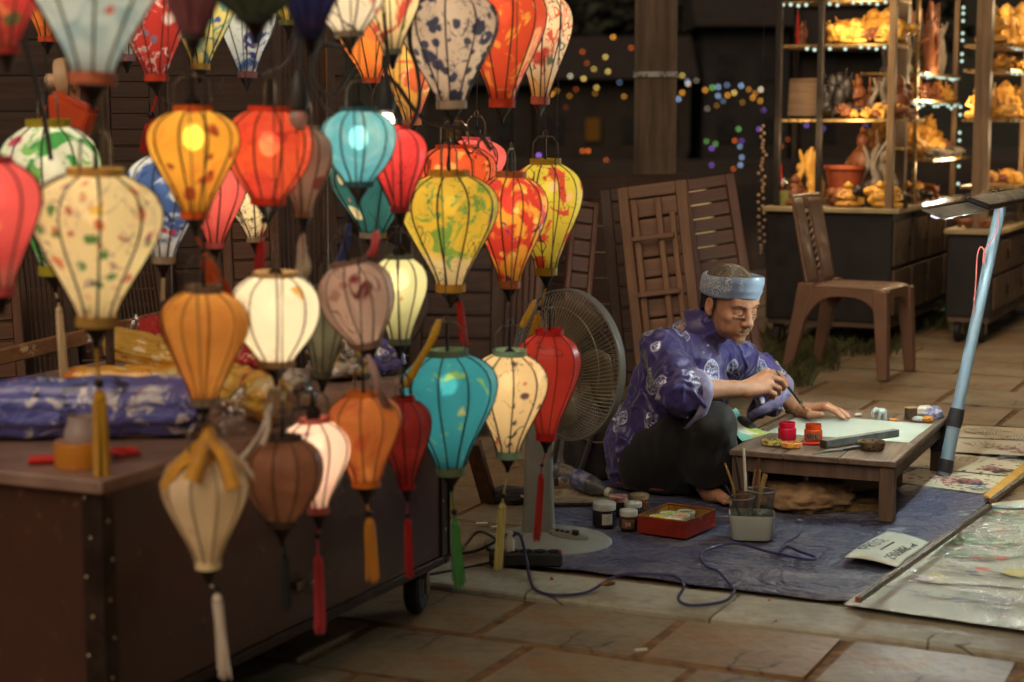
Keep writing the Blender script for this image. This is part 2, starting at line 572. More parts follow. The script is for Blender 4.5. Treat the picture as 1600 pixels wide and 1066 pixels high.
# lamps across the river: (pixel x, y, diameter px, colour, strength, depth)
A_ = S(255, 170, 60); Y_ = S(255, 215, 110); W_ = S(255, 235, 200); B_ = S(160, 190, 230); O_ = S(255, 120, 50); PU = S(160, 110, 220); GR = S(140, 220, 120)
far_lights = [(958, 58, A_, 1.0), (986, 75, O_, .5), (910, 81, O_, .45), (946, 89, Y_, .9), (917, 99, O_, .3), (928, 108, Y_, .6), (950, 112, Y_, .95), (891, 119, W_, .7),
    (912, 123, Y_, 1.0), (932, 137, Y_, .8), (968, 129, B_, .25), (862, 147, A_, .9), (975, 151, A_, .5), (900, 140, O_, .25), (884, 168, O_, .1),
    (1066, 118, Y_, .7), (1075, 131, W_, .8), (1074, 127, B_, .5), (1088, 126, W_, .2), (1066, 145, A_, .9), (1060, 155, B_, .9), (1102, 141, A_, .9), (1113, 137, GR, .8), (1122, 136, B_, .8), (1122, 150, B_, .8),
    (1136, 133, B_, .4), (1137, 149, A_, .9), (1147, 145, Y_, 1.1), (1158, 134, B_, 1.0), (1176, 153, A_, .8), (1189, 140, W_, 1.1), (1188, 158, A_, .7), (1130, 158, B_, .3), (1105, 170, W_, .25),
    (1154, 202, GR, .6), (1186, 202, PU, .7), (1104, 221, GR, .4), (1112, 232, PU, .7), (1118, 225, GR, .5), (1148, 220, O_, .6), (1159, 220, PU, .35), (1156, 229, B_, .6),
    (1159, 246, B_, .7), (1157, 258, B_, .8), (1112, 258, PU, .5), (1146, 264, O_, .5), (919, 236, O_, .8), (910, 236, O_, .6), (947, 250, O_, .4), (842, 243, PU, 1.4),
    (1218, 201, S(70, 190, 140), .6), (1242, 202, S(70, 120, 220), .7), (1260, 196, PU, .6), (1286, 201, PU, .4), (1352, 198, PU, .4), (1241, 225, S(70, 120, 220), .4), (1219, 225, S(50, 120, 90), .3), (1220, 229, O_, .5), (1231, 218, O_, .2),
    (898, 20, A_, .0), (1193, 172, PU, .4), (1170, 140, A_, .5), (1120, 165, A_, .25), (1160, 160, A_, .3), (1180, 146, A_, .5), (870, 142, A_, .3), (890, 150, A_, .3), (930, 146, A_, .25)]
colname = {A_: 'amber', Y_: 'yellow', W_: 'warm white', B_: 'pale blue', O_: 'orange', PU: 'violet', GR: 'green'}
bead_me = MB().ball((0, 0, 0), 1.0, 8, 6)
lamp_mats = {}
seen_l = {}
for (x, y, c, s) in sorted(far_lights):
    if s <= 0: continue
    low = y > 190
    Yd = 46 if low else 73
    key = (c, round(s, 1))
    if key not in lamp_mats: lamp_mats[key] = emit('far_lamp_glow', c, s * 2.6)
    nm = colname.get(c, 'blue green')
    me = bead_me.mesh('lamp_globe', 60); me.materials.append(lamp_mats[key])
    o = bpy.data.objects.new('river_light', me); COL.objects.link(o)
    o.location = P(x, y, Yd); r = mpp(Yd) * 1.9
    o.scale = (r, r, r)
    where = 'low over the dark river' if low else 'along the far bank'
    k_ = (nm, low); seen_l[k_] = seen_l.get(k_, 0) + 1
    tag(o, 'tiny %s light %s, %s %s one from the left' % (nm, where, ORD[min(19, seen_l[k_] - 1)], nm), 'light', 'lights across the river')

# ------------------------------------------------------------------ wooden pillar
M_PILLAR = wood('weathered_post', S(104, 85, 66), S(66, 53, 42), 2, .6, .8, 1.0)
M_STEEL = plain('bright_steel', S(190, 184, 172), S(150, 146, 138), 10, .3, .9, .1)
pc = P(1023, 300, 9.6)
t = thing('wooden_pillar', 'square weathered wooden pillar standing behind the leaning tables', 'pillar', (pc.x, pc.y, 0), -.1)
hw = 37 * mpp(9.6)
obj('post', MB().box((0, 0, 1.7), (hw * 1.72, hw * 1.72, 3.4), None, .008), M_PILLAR, t)
zb = P(1023, 117, 9.6).z
band = MB()
for s in (-1, 1):
    band.box((0, s * (hw * .86 + .003), zb), (hw * 1.74, .006, .028)); band.box((s * (hw * .86 + .003), 0, zb), (.006, hw * 1.70, .028))
obj('steel_band', band, M_STEEL, t)
# ------------------------------------------------------------------ silk lanterns
def soften(c, k=.12):
    g = .3 * c[0] + .5 * c[1] + .2 * c[2]
    return tuple(x * (1 - k) + (g * .6 + .18) * k for x in c[:3]) + (1,)
def fabric(name, base, layers=(), lit=True, trans=.55, clear=.02, gloss=.45):
    t = NT(name)
    base = soften(base); layers = [tuple(soften(q) if isinstance(q, tuple) and len(q) == 4 else q for q in ly) for ly in layers]
    col = t.mix(t.ramp(t.noise(9, 3), .35, .7, 0, .35), base, tuple(c * .8 for c in base[:3]) + (1,))
    for i, ly in enumerate(layers):
        k = ly[0]
        off = (i * 3.7 + len(name) * .31, i * 1.9, i * 5.3)
        if k == 'blob':        # flowers, leaves: irregular spots
            _, c, sc, thr = ly[:4]
            st = ly[4] if len(ly) > 4 else (1, 1, 1)
            src = t.mapping(st, off, src=t.distort(sc * 1.7, .42 / sc))
            m = t.ramp(t.voro(sc, src), thr, thr - .07)
            if len(ly) > 5:
                m = t.math('MULTIPLY', m, t.ramp(t.noise(ly[5], 2, .5, t.mapping((1, 1, 1), off)), .47, .53))
            col = t.mix(m, col, c)
        elif k == 'cloud':     # washes of colour
            _, c, sc, lo, hi = ly
            col = t.mix(t.ramp(t.noise(sc, 4, .6, t.mapping((1, 1, 1), off), 1.2), lo, hi), col, c)
        elif k == 'branch':    # thin painted twigs
            _, c, sc, wd = ly
            n1 = t.noise(sc * .85, 2, .6, t.mapping((1, 1, .55), off), .6)
            m = t.ramp(t.math('ABSOLUTE', t.math('SUBTRACT', n1, .5)), wd * .34, wd * .16)
            n2 = t.noise(sc * 1.9, 2, .6, t.mapping((1, 1, 1), off), .8)
            m2 = t.math('MULTIPLY', t.ramp(t.math('ABSOLUTE', t.math('SUBTRACT', n2, .5)), wd * .36, wd * .18), t.ramp(t.noise(sc * .8, 2, .5, t.mapping((1, 1, 1), off)), .50, .54))
            m = t.math('MULTIPLY', m, t.ramp(t.noise(sc * .6, 2, .5, t.mapping((1, 1, 1), (off[1], off[0], 3))), .44, .48))
            m = t.math('MAXIMUM', m, m2)
            col = t.mix(m, col, c)
        elif k == 'dye':       # cloth dyed in bands of height
            _, c, lo, hi = ly
            z = t.sep(t.distort(12, .05))[2]
            col = t.mix(t.ramp(z, lo, hi), col, c)
    weave = t.bump(t.noise(260, 2), .12, .001)
    wave = t.bump(t.noise(16, 3), .25, .006, weave)
    d = t.bsdf(col, gloss, 0, wave, .35, sheen=.15)
    tr = t.n('ShaderNodeBsdfTranslucent')
    t.l(col, tr.inputs[0])
    mx = t.n('ShaderNodeMixShader')
    mx.inputs[0].default_value = trans if lit else .45
    t.l(d, mx.inputs[1]); t.l(tr.outputs[0], mx.inputs[2])
    sh = mx.outputs[0]
    if lit and clear:
        tp = t.n('ShaderNodeBsdfTransparent')
        t.l(col, tp.inputs[0])
        m2 = t.n('ShaderNodeMixShader')
        m2.inputs[0].default_value = clear
        t.l(sh, m2.inputs[1]); t.l(tp.outputs[0], m2.inputs[2])
        sh = m2.outputs[0]
    return t.done(sh)

CREAM = S(246, 226, 176); WHITE = S(240, 234, 220); RED = S(196, 38, 28); ORANGE = S(232, 92, 24); YEL = S(240, 196, 40)
PINK = S(222, 92, 90); TEAL = S(22, 120, 128); SKY = S(96, 190, 214); TURQ = S(28, 168, 196); NAVY = S(30, 44, 110); GREEN = S(60, 140, 50); DKBR = S(60, 34, 22)
FAB = dict(
 cream=fabric('cream_flower_silk', S(244, 226, 172), [('blob', S(220, 180, 50), 10, .27, (1, 1, 1.4), 6), ('blob', S(80, 130, 50), 17, .25, (1, 1, 1.3), 7), ('blob', S(150, 70, 110), 21, .26, (1, 1, .9), 7), ('blob', S(220, 110, 50), 19, .28, (1, 1, 1), 8), ('branch', S(130, 100, 110), 13, .022), ('blob', S(190, 90, 60), 24, .24, (1, 1, 1), 8)]),
 pink=fabric('pink_silk', S(226, 84, 84), [('blob', S(240, 150, 60), 12, .24), ('dye', S(244, 190, 170), -.02, -.13)]),
 bluewhite=fabric('pale_blue_silk', S(206, 224, 226), [('cloud', S(150, 184, 198), 16, .45, .62), ('blob', S(210, 60, 40), 13, .2, (1, 1, 1), 5), ('dye', S(226, 110, 80), -.14, -.22)]),
 crane=fabric('red_crane_silk', S(204, 44, 34), [('blob', S(240, 230, 226), 9, .3, (1, 1, .7)), ('branch', S(236, 226, 222), 16, .06), ('blob', S(110, 130, 170), 18, .2)]),
 mauve=fabric('mauve_silk', S(160, 92, 92), [('cloud', S(130, 66, 80), 10, .4, .6)], lit=False),
 garden=fabric('yellow_garden_silk', S(228, 214, 120), [('cloud', S(70, 150, 170), 18, .48, .56), ('blob', S(50, 80, 170), 22, .3, (1, 1, 1), 7), ('dye', S(236, 200, 70), -.06, -.14)]),
 mountain=fabric('blue_mountain_silk', S(214, 226, 232), [('cloud', S(60, 110, 190), 9, .5, .56), ('cloud', S(30, 50, 130), 13, .6, .64), ('blob', S(220, 90, 60), 16, .2, (1, 1, 1), 6)]),
 redleft=fabric('red_painted_silk', S(206, 54, 50), [('cloud', S(240, 160, 90), 9, .55, .63), ('blob', S(90, 110, 60), 15, .25)]),
 lotus=fabric('lotus_silk', S(236, 238, 226), [('cloud', S(54, 160, 70), 8, .50, .535), ('cloud', S(120, 190, 90), 17, .58, .62), ('blob', S(206, 30, 90), 10, .25)]),
 amber=fabric('amber_silk', S(250, 190, 36), [('cloud', S(240, 120, 20), 9, .55, .75), ('blob', S(190, 80, 10), 16, .26), ('blob', S(150, 60, 10), 26, .26, (1, 1, 1), 9)], clear=.14),
 vermilion=fabric('vermilion_silk', S(246, 96, 36), [('cloud', S(226, 50, 24), 9, .5, .68), ('branch', S(190, 40, 20), 10, .03)], clear=.14),
 dusty=fabric('dusty_pink_silk', S(200, 166, 150), [('blob', S(150, 70, 64), 15, .27)], lit=False),
 skyb=fabric('sky_blue_silk', S(96, 196, 222), [('blob', S(110, 30, 40), 19, .26, (1, 1, 1), 6), ('cloud', S(170, 226, 236), 8, .5, .65)], clear=.14),
 coral=fabric('coral_red_silk', S(224, 50, 54), [('blob', S(90, 20, 50), 11, .18), ('branch', S(150, 20, 40), 10, .03)]),
 tealbl=fabric('teal_blossom_silk', S(14, 110, 116), [('blob', S(248, 226, 180), 13, .36), ('blob', S(230, 120, 70), 22, .16), ('branch', S(30, 30, 40), 8, .03)]),
 dkgreen=fabric('dark_green_silk', S(70, 84, 62), [('blob', S(150, 80, 66), 11, .25)], lit=False),
 navy=fabric('navy_silk', S(40, 52, 130), [('cloud', S(90, 60, 110), 9, .5, .6)], lit=False),
 cherry=fabric('cherry_white_silk', S(240, 232, 214), [('blob', S(196, 50, 40), 20, .26, (1, 1, 1), 7), ('branch', S(50, 40, 36), 8, .03)]),
 tulip=fabric('tulip_cream_silk', S(240, 222, 170), [('cloud', S(196, 60, 40), 10, .53, .58), ('cloud', S(90, 140, 30), 12, .62, .65)]),
 emberbk=fabric('ember_orange_silk', S(244, 150, 40), [('cloud', S(220, 80, 20), 12, .5, .7)]),
 porcelain=fabric('porcelain_silk', S(226, 206, 186), [('blob', S(44, 50, 84), 17, .40), ('blob', S(226, 206, 186), 38, .3), ('blob', S(60, 66, 100), 32, .36), ('branch', S(50, 56, 90), 24, .03), ('blob', S(60, 60, 90), 26, .30)], clear=.01),
 butterfly=fabric('butterfly_orange_silk', S(240, 84, 26), [('cloud', S(250, 180, 60), 16, .58, .63), ('blob', S(240, 226, 206), 12, .2, (1, 1, .8)), ('blob', S(250, 170, 40), 15, .2)]),
 flamingo=fabric('flamingo_silk', S(244, 226, 190), [('blob', S(206, 50, 40), 11, .28, (1, 1, .7)), ('branch', S(220, 80, 50), 20, .06), ('branch', S(90, 110, 100), 15, .03), ('dye', S(244, 200, 120), -.03, -.1)]),
 flame=fabric('flame_orange_silk', S(246, 100, 30), [('branch', S(150, 30, 10), 12, .06), ('blob', S(250, 190, 90), 15, .26)]),
 flame2=fabric('yellow_orange_panel_silk', S(244, 200, 90), [('cloud', S(230, 110, 50), 8, .5, .56), ('cloud', S(236, 226, 206), 10, .58, .62)]),
 garden2=fabric('green_gold_silk', S(90, 130, 70), [('cloud', S(226, 190, 80), 12, .5, .58), ('blob', S(180, 50, 40), 16, .24)]),
 boats=fabric('yellow_boats_silk', S(238, 204, 38), [('cloud', S(120, 170, 60), 12, .53, .6), ('dye', S(246, 222, 170), -.025, -.045), ('cloud', S(110, 170, 90), 19, .60, .64), ('branch', S(70, 80, 50), 16, .022), ('blob', S(40, 90, 170), 10, .15, (1, 1, .45), 5), ('blob', S(210, 60, 40), 10, .13, (1, 1, .45), 5)]),
 tiedye=fabric('red_yellow_silk', S(226, 50, 30), [('cloud', S(250, 190, 40), 13, .48, .56), ('cloud', S(120, 50, 140), 10, .6, .64), ('blob', S(250, 226, 120), 22, .24)]),
 lime=fabric('lime_red_silk', S(226, 216, 50), [('cloud', S(220, 60, 40), 13, .55, .59), ('blob', S(246, 206, 150), 17, .28, (1, 1, 1), 8), ('branch', S(60, 60, 20), 10, .025)]),
 bluefl=fabric('blue_floral_silk', S(50, 90, 160), [('cloud', S(226, 234, 240), 8, .47, .53), ('cloud', S(26, 40, 110), 12, .58, .62), ('blob', S(200, 60, 90), 18, .22, (1, 1, 1), 6)]),
 speckle=fabric('speckled_pink_silk', S(232, 100, 96), [('blob', S(60, 30, 80), 21, .16), ('blob', S(250, 200, 90), 17, .14)]),
 twig=fabric('twig_white_silk', S(246, 226, 184), [('branch', S(60, 44, 30), 14, .05), ('branch', S(60, 44, 30), 22, .03)]),
 ochre=fabric('ochre_silk', S(240, 164, 50), [('cloud', S(214, 120, 34), 8, .5, .75), ('blob', S(120, 50, 14), 10, .12)], lit=False),
 glare=fabric('white_glare_silk', S(250, 240, 214), [('blob', S(40, 60, 100), 12, .16), ('blob', S(220, 160, 60), 15, .2, (1, 1, 1), 6)]),
 sage=fabric('sage_silk', S(156, 158, 132), [('cloud', S(130, 134, 112), 9, .4, .6)], lit=False),
 plum=fabric('plum_blossom_silk', S(220, 190, 174), [('blob', S(140, 24, 44), 11, .27), ('branch', S(120, 50, 50), 9, .03), ('blob', S(180, 60, 50), 20, .22, (1, 1, 1), 6)], lit=False),
 celadon=fabric('celadon_silk', S(226, 226, 174), [('blob', S(200, 150, 80), 12, .14), ('blob', S(190, 90, 50), 15, .13)], clear=.05),
 turq=fabric('turquoise_boat_silk', S(24, 164, 190), [('cloud', S(150, 200, 110), 17, .6, .64), ('blob', S(200, 50, 40), 7, .11, (1, 1, .5)), ('blob', S(226, 220, 120), 11, .12, (1, 1, .6))], clear=.05),
 blossom=fabric('cream_blossom_silk', S(246, 218, 164), [('branch', S(60, 40, 34), 14, .026), ('blob', S(90, 60, 70), 13, .2), ('blob', S(206, 70, 60), 17, .16)]),
 scarlet=fabric('scarlet_satin', S(224, 50, 32), [('branch', S(100, 60, 60), 8, .02)], lit=False, gloss=.3),
 crimson=fabric('crimson_satin', S(176, 30, 22), [('cloud', S(120, 10, 10), 8, .5, .7)], lit=False, gloss=.3),
 tangerine=fabric('tangerine_silk', S(242, 152, 60), [('cloud', S(224, 96, 44), 9, .52, .64), ('blob', S(110, 60, 30), 8, .1)], lit=False),
 rose=fabric('rose_white_silk', S(250, 214, 200), [('cloud', S(220, 80, 80), 10, .58, .66), ('blob', S(70, 40, 110), 9, .13), ('dye', S(226, 110, 110), -.06, -.12)]),
 brown=fabric('brown_silk', S(156, 100, 64), [('cloud', S(126, 78, 50), 8, .45, .7)], lit=False),
 ivory=fabric('ivory_silk', S(232, 208, 166), [('blob', S(200, 60, 40), 15, .18, (1, 1, 1), 7), ('blob', S(110, 120, 60), 13, .22, (1, 1, 1), 7)], lit=False),
)
M_RIB = plain('lantern_wire', S(44, 28, 22), None, 20, .6, 0, 0)
M_FIN = plain('black_finial', S(22, 18, 17), None, 20, .45, 0, 0)
M_WIRE = plain('hook_wire', S(130, 124, 112), S(84, 78, 70), 30, .35, .7, 0)
M_CORD = plain('dark_cord', S(40, 34, 30), None, 20, .7, 0, 0)
M_BULB = emit('bulb_glow', (1.0, .82, .55, 1), 14.0, False)
M_BULBADD = emit('added_bulb_glow', (1.0, .78, .5, 1), 2.0, False)  # for bulbs added inside the unlit lanterns
def thread(c):
    t = NT('tassel_thread')
    f = t.noise(1.0, 3, .6, t.mapping((260, 260, 6)))
    col = t.mix(t.ramp(f, .3, .7), c, tuple(x * .55 for x in c[:3]) + (1,))
    return t.done(t.bsdf(col, .75, 0, t.bump(f, .6, .003), .2, sheen=.3))
_thr = {}
def thr(c):
    if c not in _thr: _thr[c] = thread(c)
    return _thr[c]

SHAPES = {
 'drop': [(0, .42), (.045, .42), (.055, .48), (.09, .66), (.14, .84), (.20, .95), (.27, 1.0), (.34, .99), (.43, .925), (.53, .80), (.63, .66), (.73, .52), (.83, .39), (.91, .31), (.935, .30), (1, .30)],
 'long': [(0, .45), (.04, .45), (.05, .52), (.09, .70), (.15, .87), (.22, .97), (.29, 1.0), (.38, .97), (.48, .88), (.58, .76), (.68, .64), (.78, .52), (.87, .43), (.93, .38), (.945, .38), (1, .38)],
 'round': [(0, .48), (.05, .48), (.06, .54), (.11, .72), (.19, .90), (.28, .985), (.38, 1.0), (.50, .965), (.62, .87), (.73, .72), (.83, .55), (.92, .41), (.94, .40), (1, .40)],
}
def interp_profile(p, n):
    z = np.array([a for a, b in p]); r = np.array([b for a, b in p])
    # Catmull-Rom style smoothing by sampling a monotone cubic through the points
    zz = []
    for i in range(len(z) - 1):
        zz += list(np.linspace(z[i], z[i + 1], n, endpoint=False))
    zz.append(z[-1])
    m = np.gradient(r, z)
    out = []
    for q in zz:
        i = min(max(np.searchsorted(z, q, side='right') - 1, 0), len(z) - 2)
        h = z[i + 1] - z[i]; t = (q - z[i]) / h
        h00 = 2 * t ** 3 - 3 * t ** 2 + 1; h10 = t ** 3 - 2 * t ** 2 + t; h01 = -2 * t ** 3 + 3 * t ** 2; h11 = t ** 3 - t ** 2
        v = h00 * r[i] + h10 * h * m[i] + h01 * r[i + 1] + h11 * h * m[i + 1]
        v = min(max(v, min(r[i], r[i + 1])), max(r[i], r[i + 1]))
        out.append((float(q), float(v)))
    return out

LANTERN_TOP = 2.08
def lantern(px, y0, y1, w, Y, shape, power, fab, label, tassel=None, tilt=0.0, nrib=10, ribc=None, collar=None, cord_to=None, rot=None, tip=0.0, warm=None):
    """px, y0, y1, w: photo pixels of axis, collar top, collar bottom and width; Y depth in metres"""
    k = mpp(Y)
    top, bot = P(px, y0, Y), P(px, y1, Y)
    R = w / 2 * k
    H = top.z - bot.z
    cz = (top.z + bot.z) / 2
    base = Vector((P(px, (y0 + y1) / 2, Y).x, Y, cz))
    th = thing('silk_lantern', label, 'lantern', base, rot if rot is not None else random.uniform(0, 6.28), 'silk lanterns hanging over the cart')
    th.rotation_mode = 'XYZ'
    spin = th.rotation_euler.z
    if not tilt: tilt, tip = random.uniform(-2.6, 2.6), random.uniform(-2, 2)
    if tilt or tip:
        th.rotation_mode = 'QUATERNION'
        q = Matrix.Rotation(math.radians(tilt), 3, 'Y') @ Matrix.Rotation(math.radians(tip), 3, 'X') @ Matrix.Rotation(spin, 3, 'Z')
        th.rotation_quaternion = q.to_quaternion()
    prof = interp_profile(SHAPES[shape], 2)
    pts = [(r * R, H / 2 - s * H) for s, r in prof]
    n = nrib
    ph1, ph2 = random.uniform(0, 6), random.uniform(0, 6)
    def warp(a): return 1 + .016 * math.sin(2 * a + ph1) + .011 * math.sin(3 * a + ph2)
    def flat(a):
        d = (a % (2 * math.pi / n)) - math.pi / n
        return ((math.cos(math.pi / n) / math.cos(d)) * .75 + .25 - .018 * math.cos(d * n / 2) ** 2) * warp(a)
    ci0 = next(i for i, q in enumerate(prof) if q[0] > .05)
    ci1 = next(i for i, q in enumerate(prof) if q[0] > .93)
    sh = MB().lathe(pts[ci0 - 1:ci1 + 1][::-1], n * 4, cap=False, fn=flat)
    mat = FAB[fab]
    obj('shade', sh, mat, th, 80)
    base_c = collar or None
    cm = M_COL[fab]
    def ring(za, zb, r):
        return MB().lathe([(r - .004, za), (r, za), (r, zb), (r - .004, zb), (r - .004, za)], 28, cap=False)
    rt, rb = SHAPES[shape][0][1] * R, SHAPES[shape][-1][1] * R
    obj('top_collar', ring(H / 2 - .055 * H, H / 2, rt + .001), cm, th)
    obj('bottom_collar', ring(-H / 2, -H / 2 + .068 * H, rb + .001), cm, th)
    rib = MB().tube([(r + .0006, 0, z) for r, z in pts[ci0 - 1:ci1 + 1:2] + [pts[ci1]]], max(.0019, .0185 * R), 5, cap=False).mesh('rib')
    rib.materials.append(M_RIBS.get(fab, M_RIB))
    for i in range(n):
        o = obj('rib', rib, None, th); o.rotation_euler = (0, 0, i * 2 * math.pi / n); w_ = warp(i * 2 * math.pi / n); o.scale = (w_, w_, 1)
    # hook: two wires rising from the collar to an eye
    hh = .30 * R + .03
    hk = MB()
    hk.tube([(-rt, 0, H / 2 - .01), (-rt * .95, 0, H / 2 + hh * .7), (-rt * .55, 0, H / 2 + hh), (rt * .55, 0, H / 2 + hh), (rt * .95, 0, H / 2 + hh * .7), (rt, 0, H / 2 - .01)], .0022, 6)
    hk.tube([(0.008 * math.cos(a), 0, H / 2 + hh + .008 + .008 * math.sin(a)) for a in np.linspace(0, 2 * math.pi, 9)[:-1]], .0016, 5, closed=True)
    obj('hook', hk, M_WIRE, th)
    # dark cone below
    ch = .42 * rb + .012
    obj('finial', MB().lathe([(.004, -H / 2 - ch * 1.5), (.007, -H / 2 - ch), (rb * .72, -H / 2 - .002), (rb * .6, -H / 2 + .004)], 14), M_FIN, th)
    if power > 0:
        zb = H * (.22 if shape != 'round' else .12)
        dim = ' dim ' in ' ' + label  # unlit lanterns: this bulb and its light are added to brighten the silk
        if dim: zb = H * .05
        bulb = MB().ball((0, 0, zb), (.021, .021, .026), 12, 8)
        obj('bulb', bulb, M_BULBADD if dim else M_BULB, th)
        obj('bulb_socket', MB().lathe([(.013, zb + .024), (.015, zb + .03), (.015, zb + .07), (.004, zb + .08), (.0025, H / 2 + hh)], 10), M_FIN, th)
        ld = bpy.data.lights.new('bulb_light', 'POINT')
        ld.energy = power * (R / .12) ** 2 * LANTERN_GAIN
        ld.shadow_soft_size = .022
        ld.color = warm or (1.0, .80, .56)
        lo = bpy.data.objects.new('bulb_light', ld); COL.objects.link(lo); lo.parent = th; lo.location = (0, 0, zb)
    # cord up to the rack
    if cord_to is None:
        L = LANTERN_TOP - (cz + H / 2 + hh)
    else:
        L = P(px, cord_to, Y).z - (cz + H / 2 + hh)
    if L > .03:
        obj('hanging_cord', MB().tube([(0, 0, H / 2 + hh), (.004, 0, H / 2 + hh + L * .5), (0, 0, H / 2 + hh + L)], .0014, 5), M_CORD, th)
    if tassel:
        c, yb, ya, ye = tassel[:4]
        wpx = tassel[4] if len(tassel) > 4 else 16
        dx = (tassel[5] if len(tassel) > 5 else 0) * k
        cc, sp = math.cos(-spin), math.sin(-spin)
        def loc(y, f=1.0):
            zz = P(px, y, Y).z - cz
            return Vector((dx * f * cc, dx * f * sp, zz))
        z0 = -H / 2 - ch * 1.4
        b = loc(yb, .5)
        tm = thr(c)
        tz = thing_part = obj('tassel', None, None, th) if False else None
        rt_ = wpx / 2 * k
        top_ = loc(ya, .6); end_ = loc(ye, 1.0)
        mb = MB()
        mb.lathe([(rt_ * .2, 0), (rt_ * .8, -rt_ * .5), (rt_ * .85, -rt_ * 1.2), (rt_ * .5, -rt_ * 1.6)], 12)
        q_ = (end_ - top_); rotm = (-q_).to_track_quat('Z', 'Y').to_matrix().to_4x4()
        mb.xform(Matrix.Translation(top_) @ rotm)
        ns = 46
        for i in range(ns):
            a = 2.4 * i; r0_ = rt_ * .78 * math.sqrt((i + .5) / ns)
            o_ = Vector((math.cos(a) * r0_, math.sin(a) * r0_, 0))
            ln = random.uniform(.90, 1.03); sw = Vector((random.gauss(0, .12), random.gauss(0, .12), 0)) * rt_
            pts = [top_ + o_ * .6, top_ + o_ * 1.05 + q_ * (.12 * ln), top_ + o_ * 1.1 + q_ * (.45 * ln) + sw * .5, top_ + o_ * 1.12 + q_ * (.75 * ln) + sw, top_ + o_ * 1.2 + q_ * ln + sw * 1.8]
            mb.tube(pts, [rt_ * .13, rt_ * .16, rt_ * .16, rt_ * .15, rt_ * .09], 4, cap=False)
        to = obj('tassel', mb, tm, th, 80)
        obj('cord', MB().tube([(0, 0, z0), b, top_], max(.0016, rt_ * .22), 6), tm, to)
        obj('bead', MB().ball(b, (rt_ * .62, rt_ * .62, rt_ * .6), 12, 8), M_FIN, to)
    return th

LANTERN_GAIN = 10.5
M_COL = {}
for key, c in dict(cream=S(214, 172, 90), pink=S(206, 80, 80), bluewhite=S(216, 120, 80), crane=S(216, 70, 40), mauve=S(70, 44, 46), garden=S(206, 180, 90), mountain=S(150, 110, 120), redleft=S(180, 50, 40),
        lotus=S(176, 160, 40), amber=S(240, 110, 30), vermilion=S(236, 70, 34), dusty=S(176, 140, 116), skyb=S(60, 110, 120), coral=S(180, 40, 40), tealbl=S(150, 140, 120), dkgreen=S(50, 56, 46), navy=S(40, 44, 90),
        cherry=S(150, 140, 120), tulip=S(130, 136, 120), emberbk=S(220, 90, 40), porcelain=S(206, 190, 160), butterfly=S(226, 70, 30), flamingo=S(196, 110, 90), flame=S(226, 80, 30), flame2=S(206, 150, 90), garden2=S(120, 130, 70), boats=S(206, 150, 50), tiedye=S(190, 110, 60),
        lime=S(176, 150, 40), bluefl=S(170, 150, 130), speckle=S(220, 110, 110), twig=S(176, 156, 130), ochre=S(150, 130, 110), glare=S(206, 170, 120), sage=S(90, 92, 76), plum=S(140, 110, 96), celadon=S(110, 116, 94), turq=S(110, 130, 100),
        blossom=S(140, 176, 150), scarlet=S(196, 30, 20), crimson=S(150, 20, 14), tangerine=S(216, 120, 34), rose=S(206, 110, 100), brown=S(76, 56, 44), ivory=S(226, 204, 150)).items():
    M_COL[key] = plain('collar_cloth', c, None, 30, .7, 0, .2)

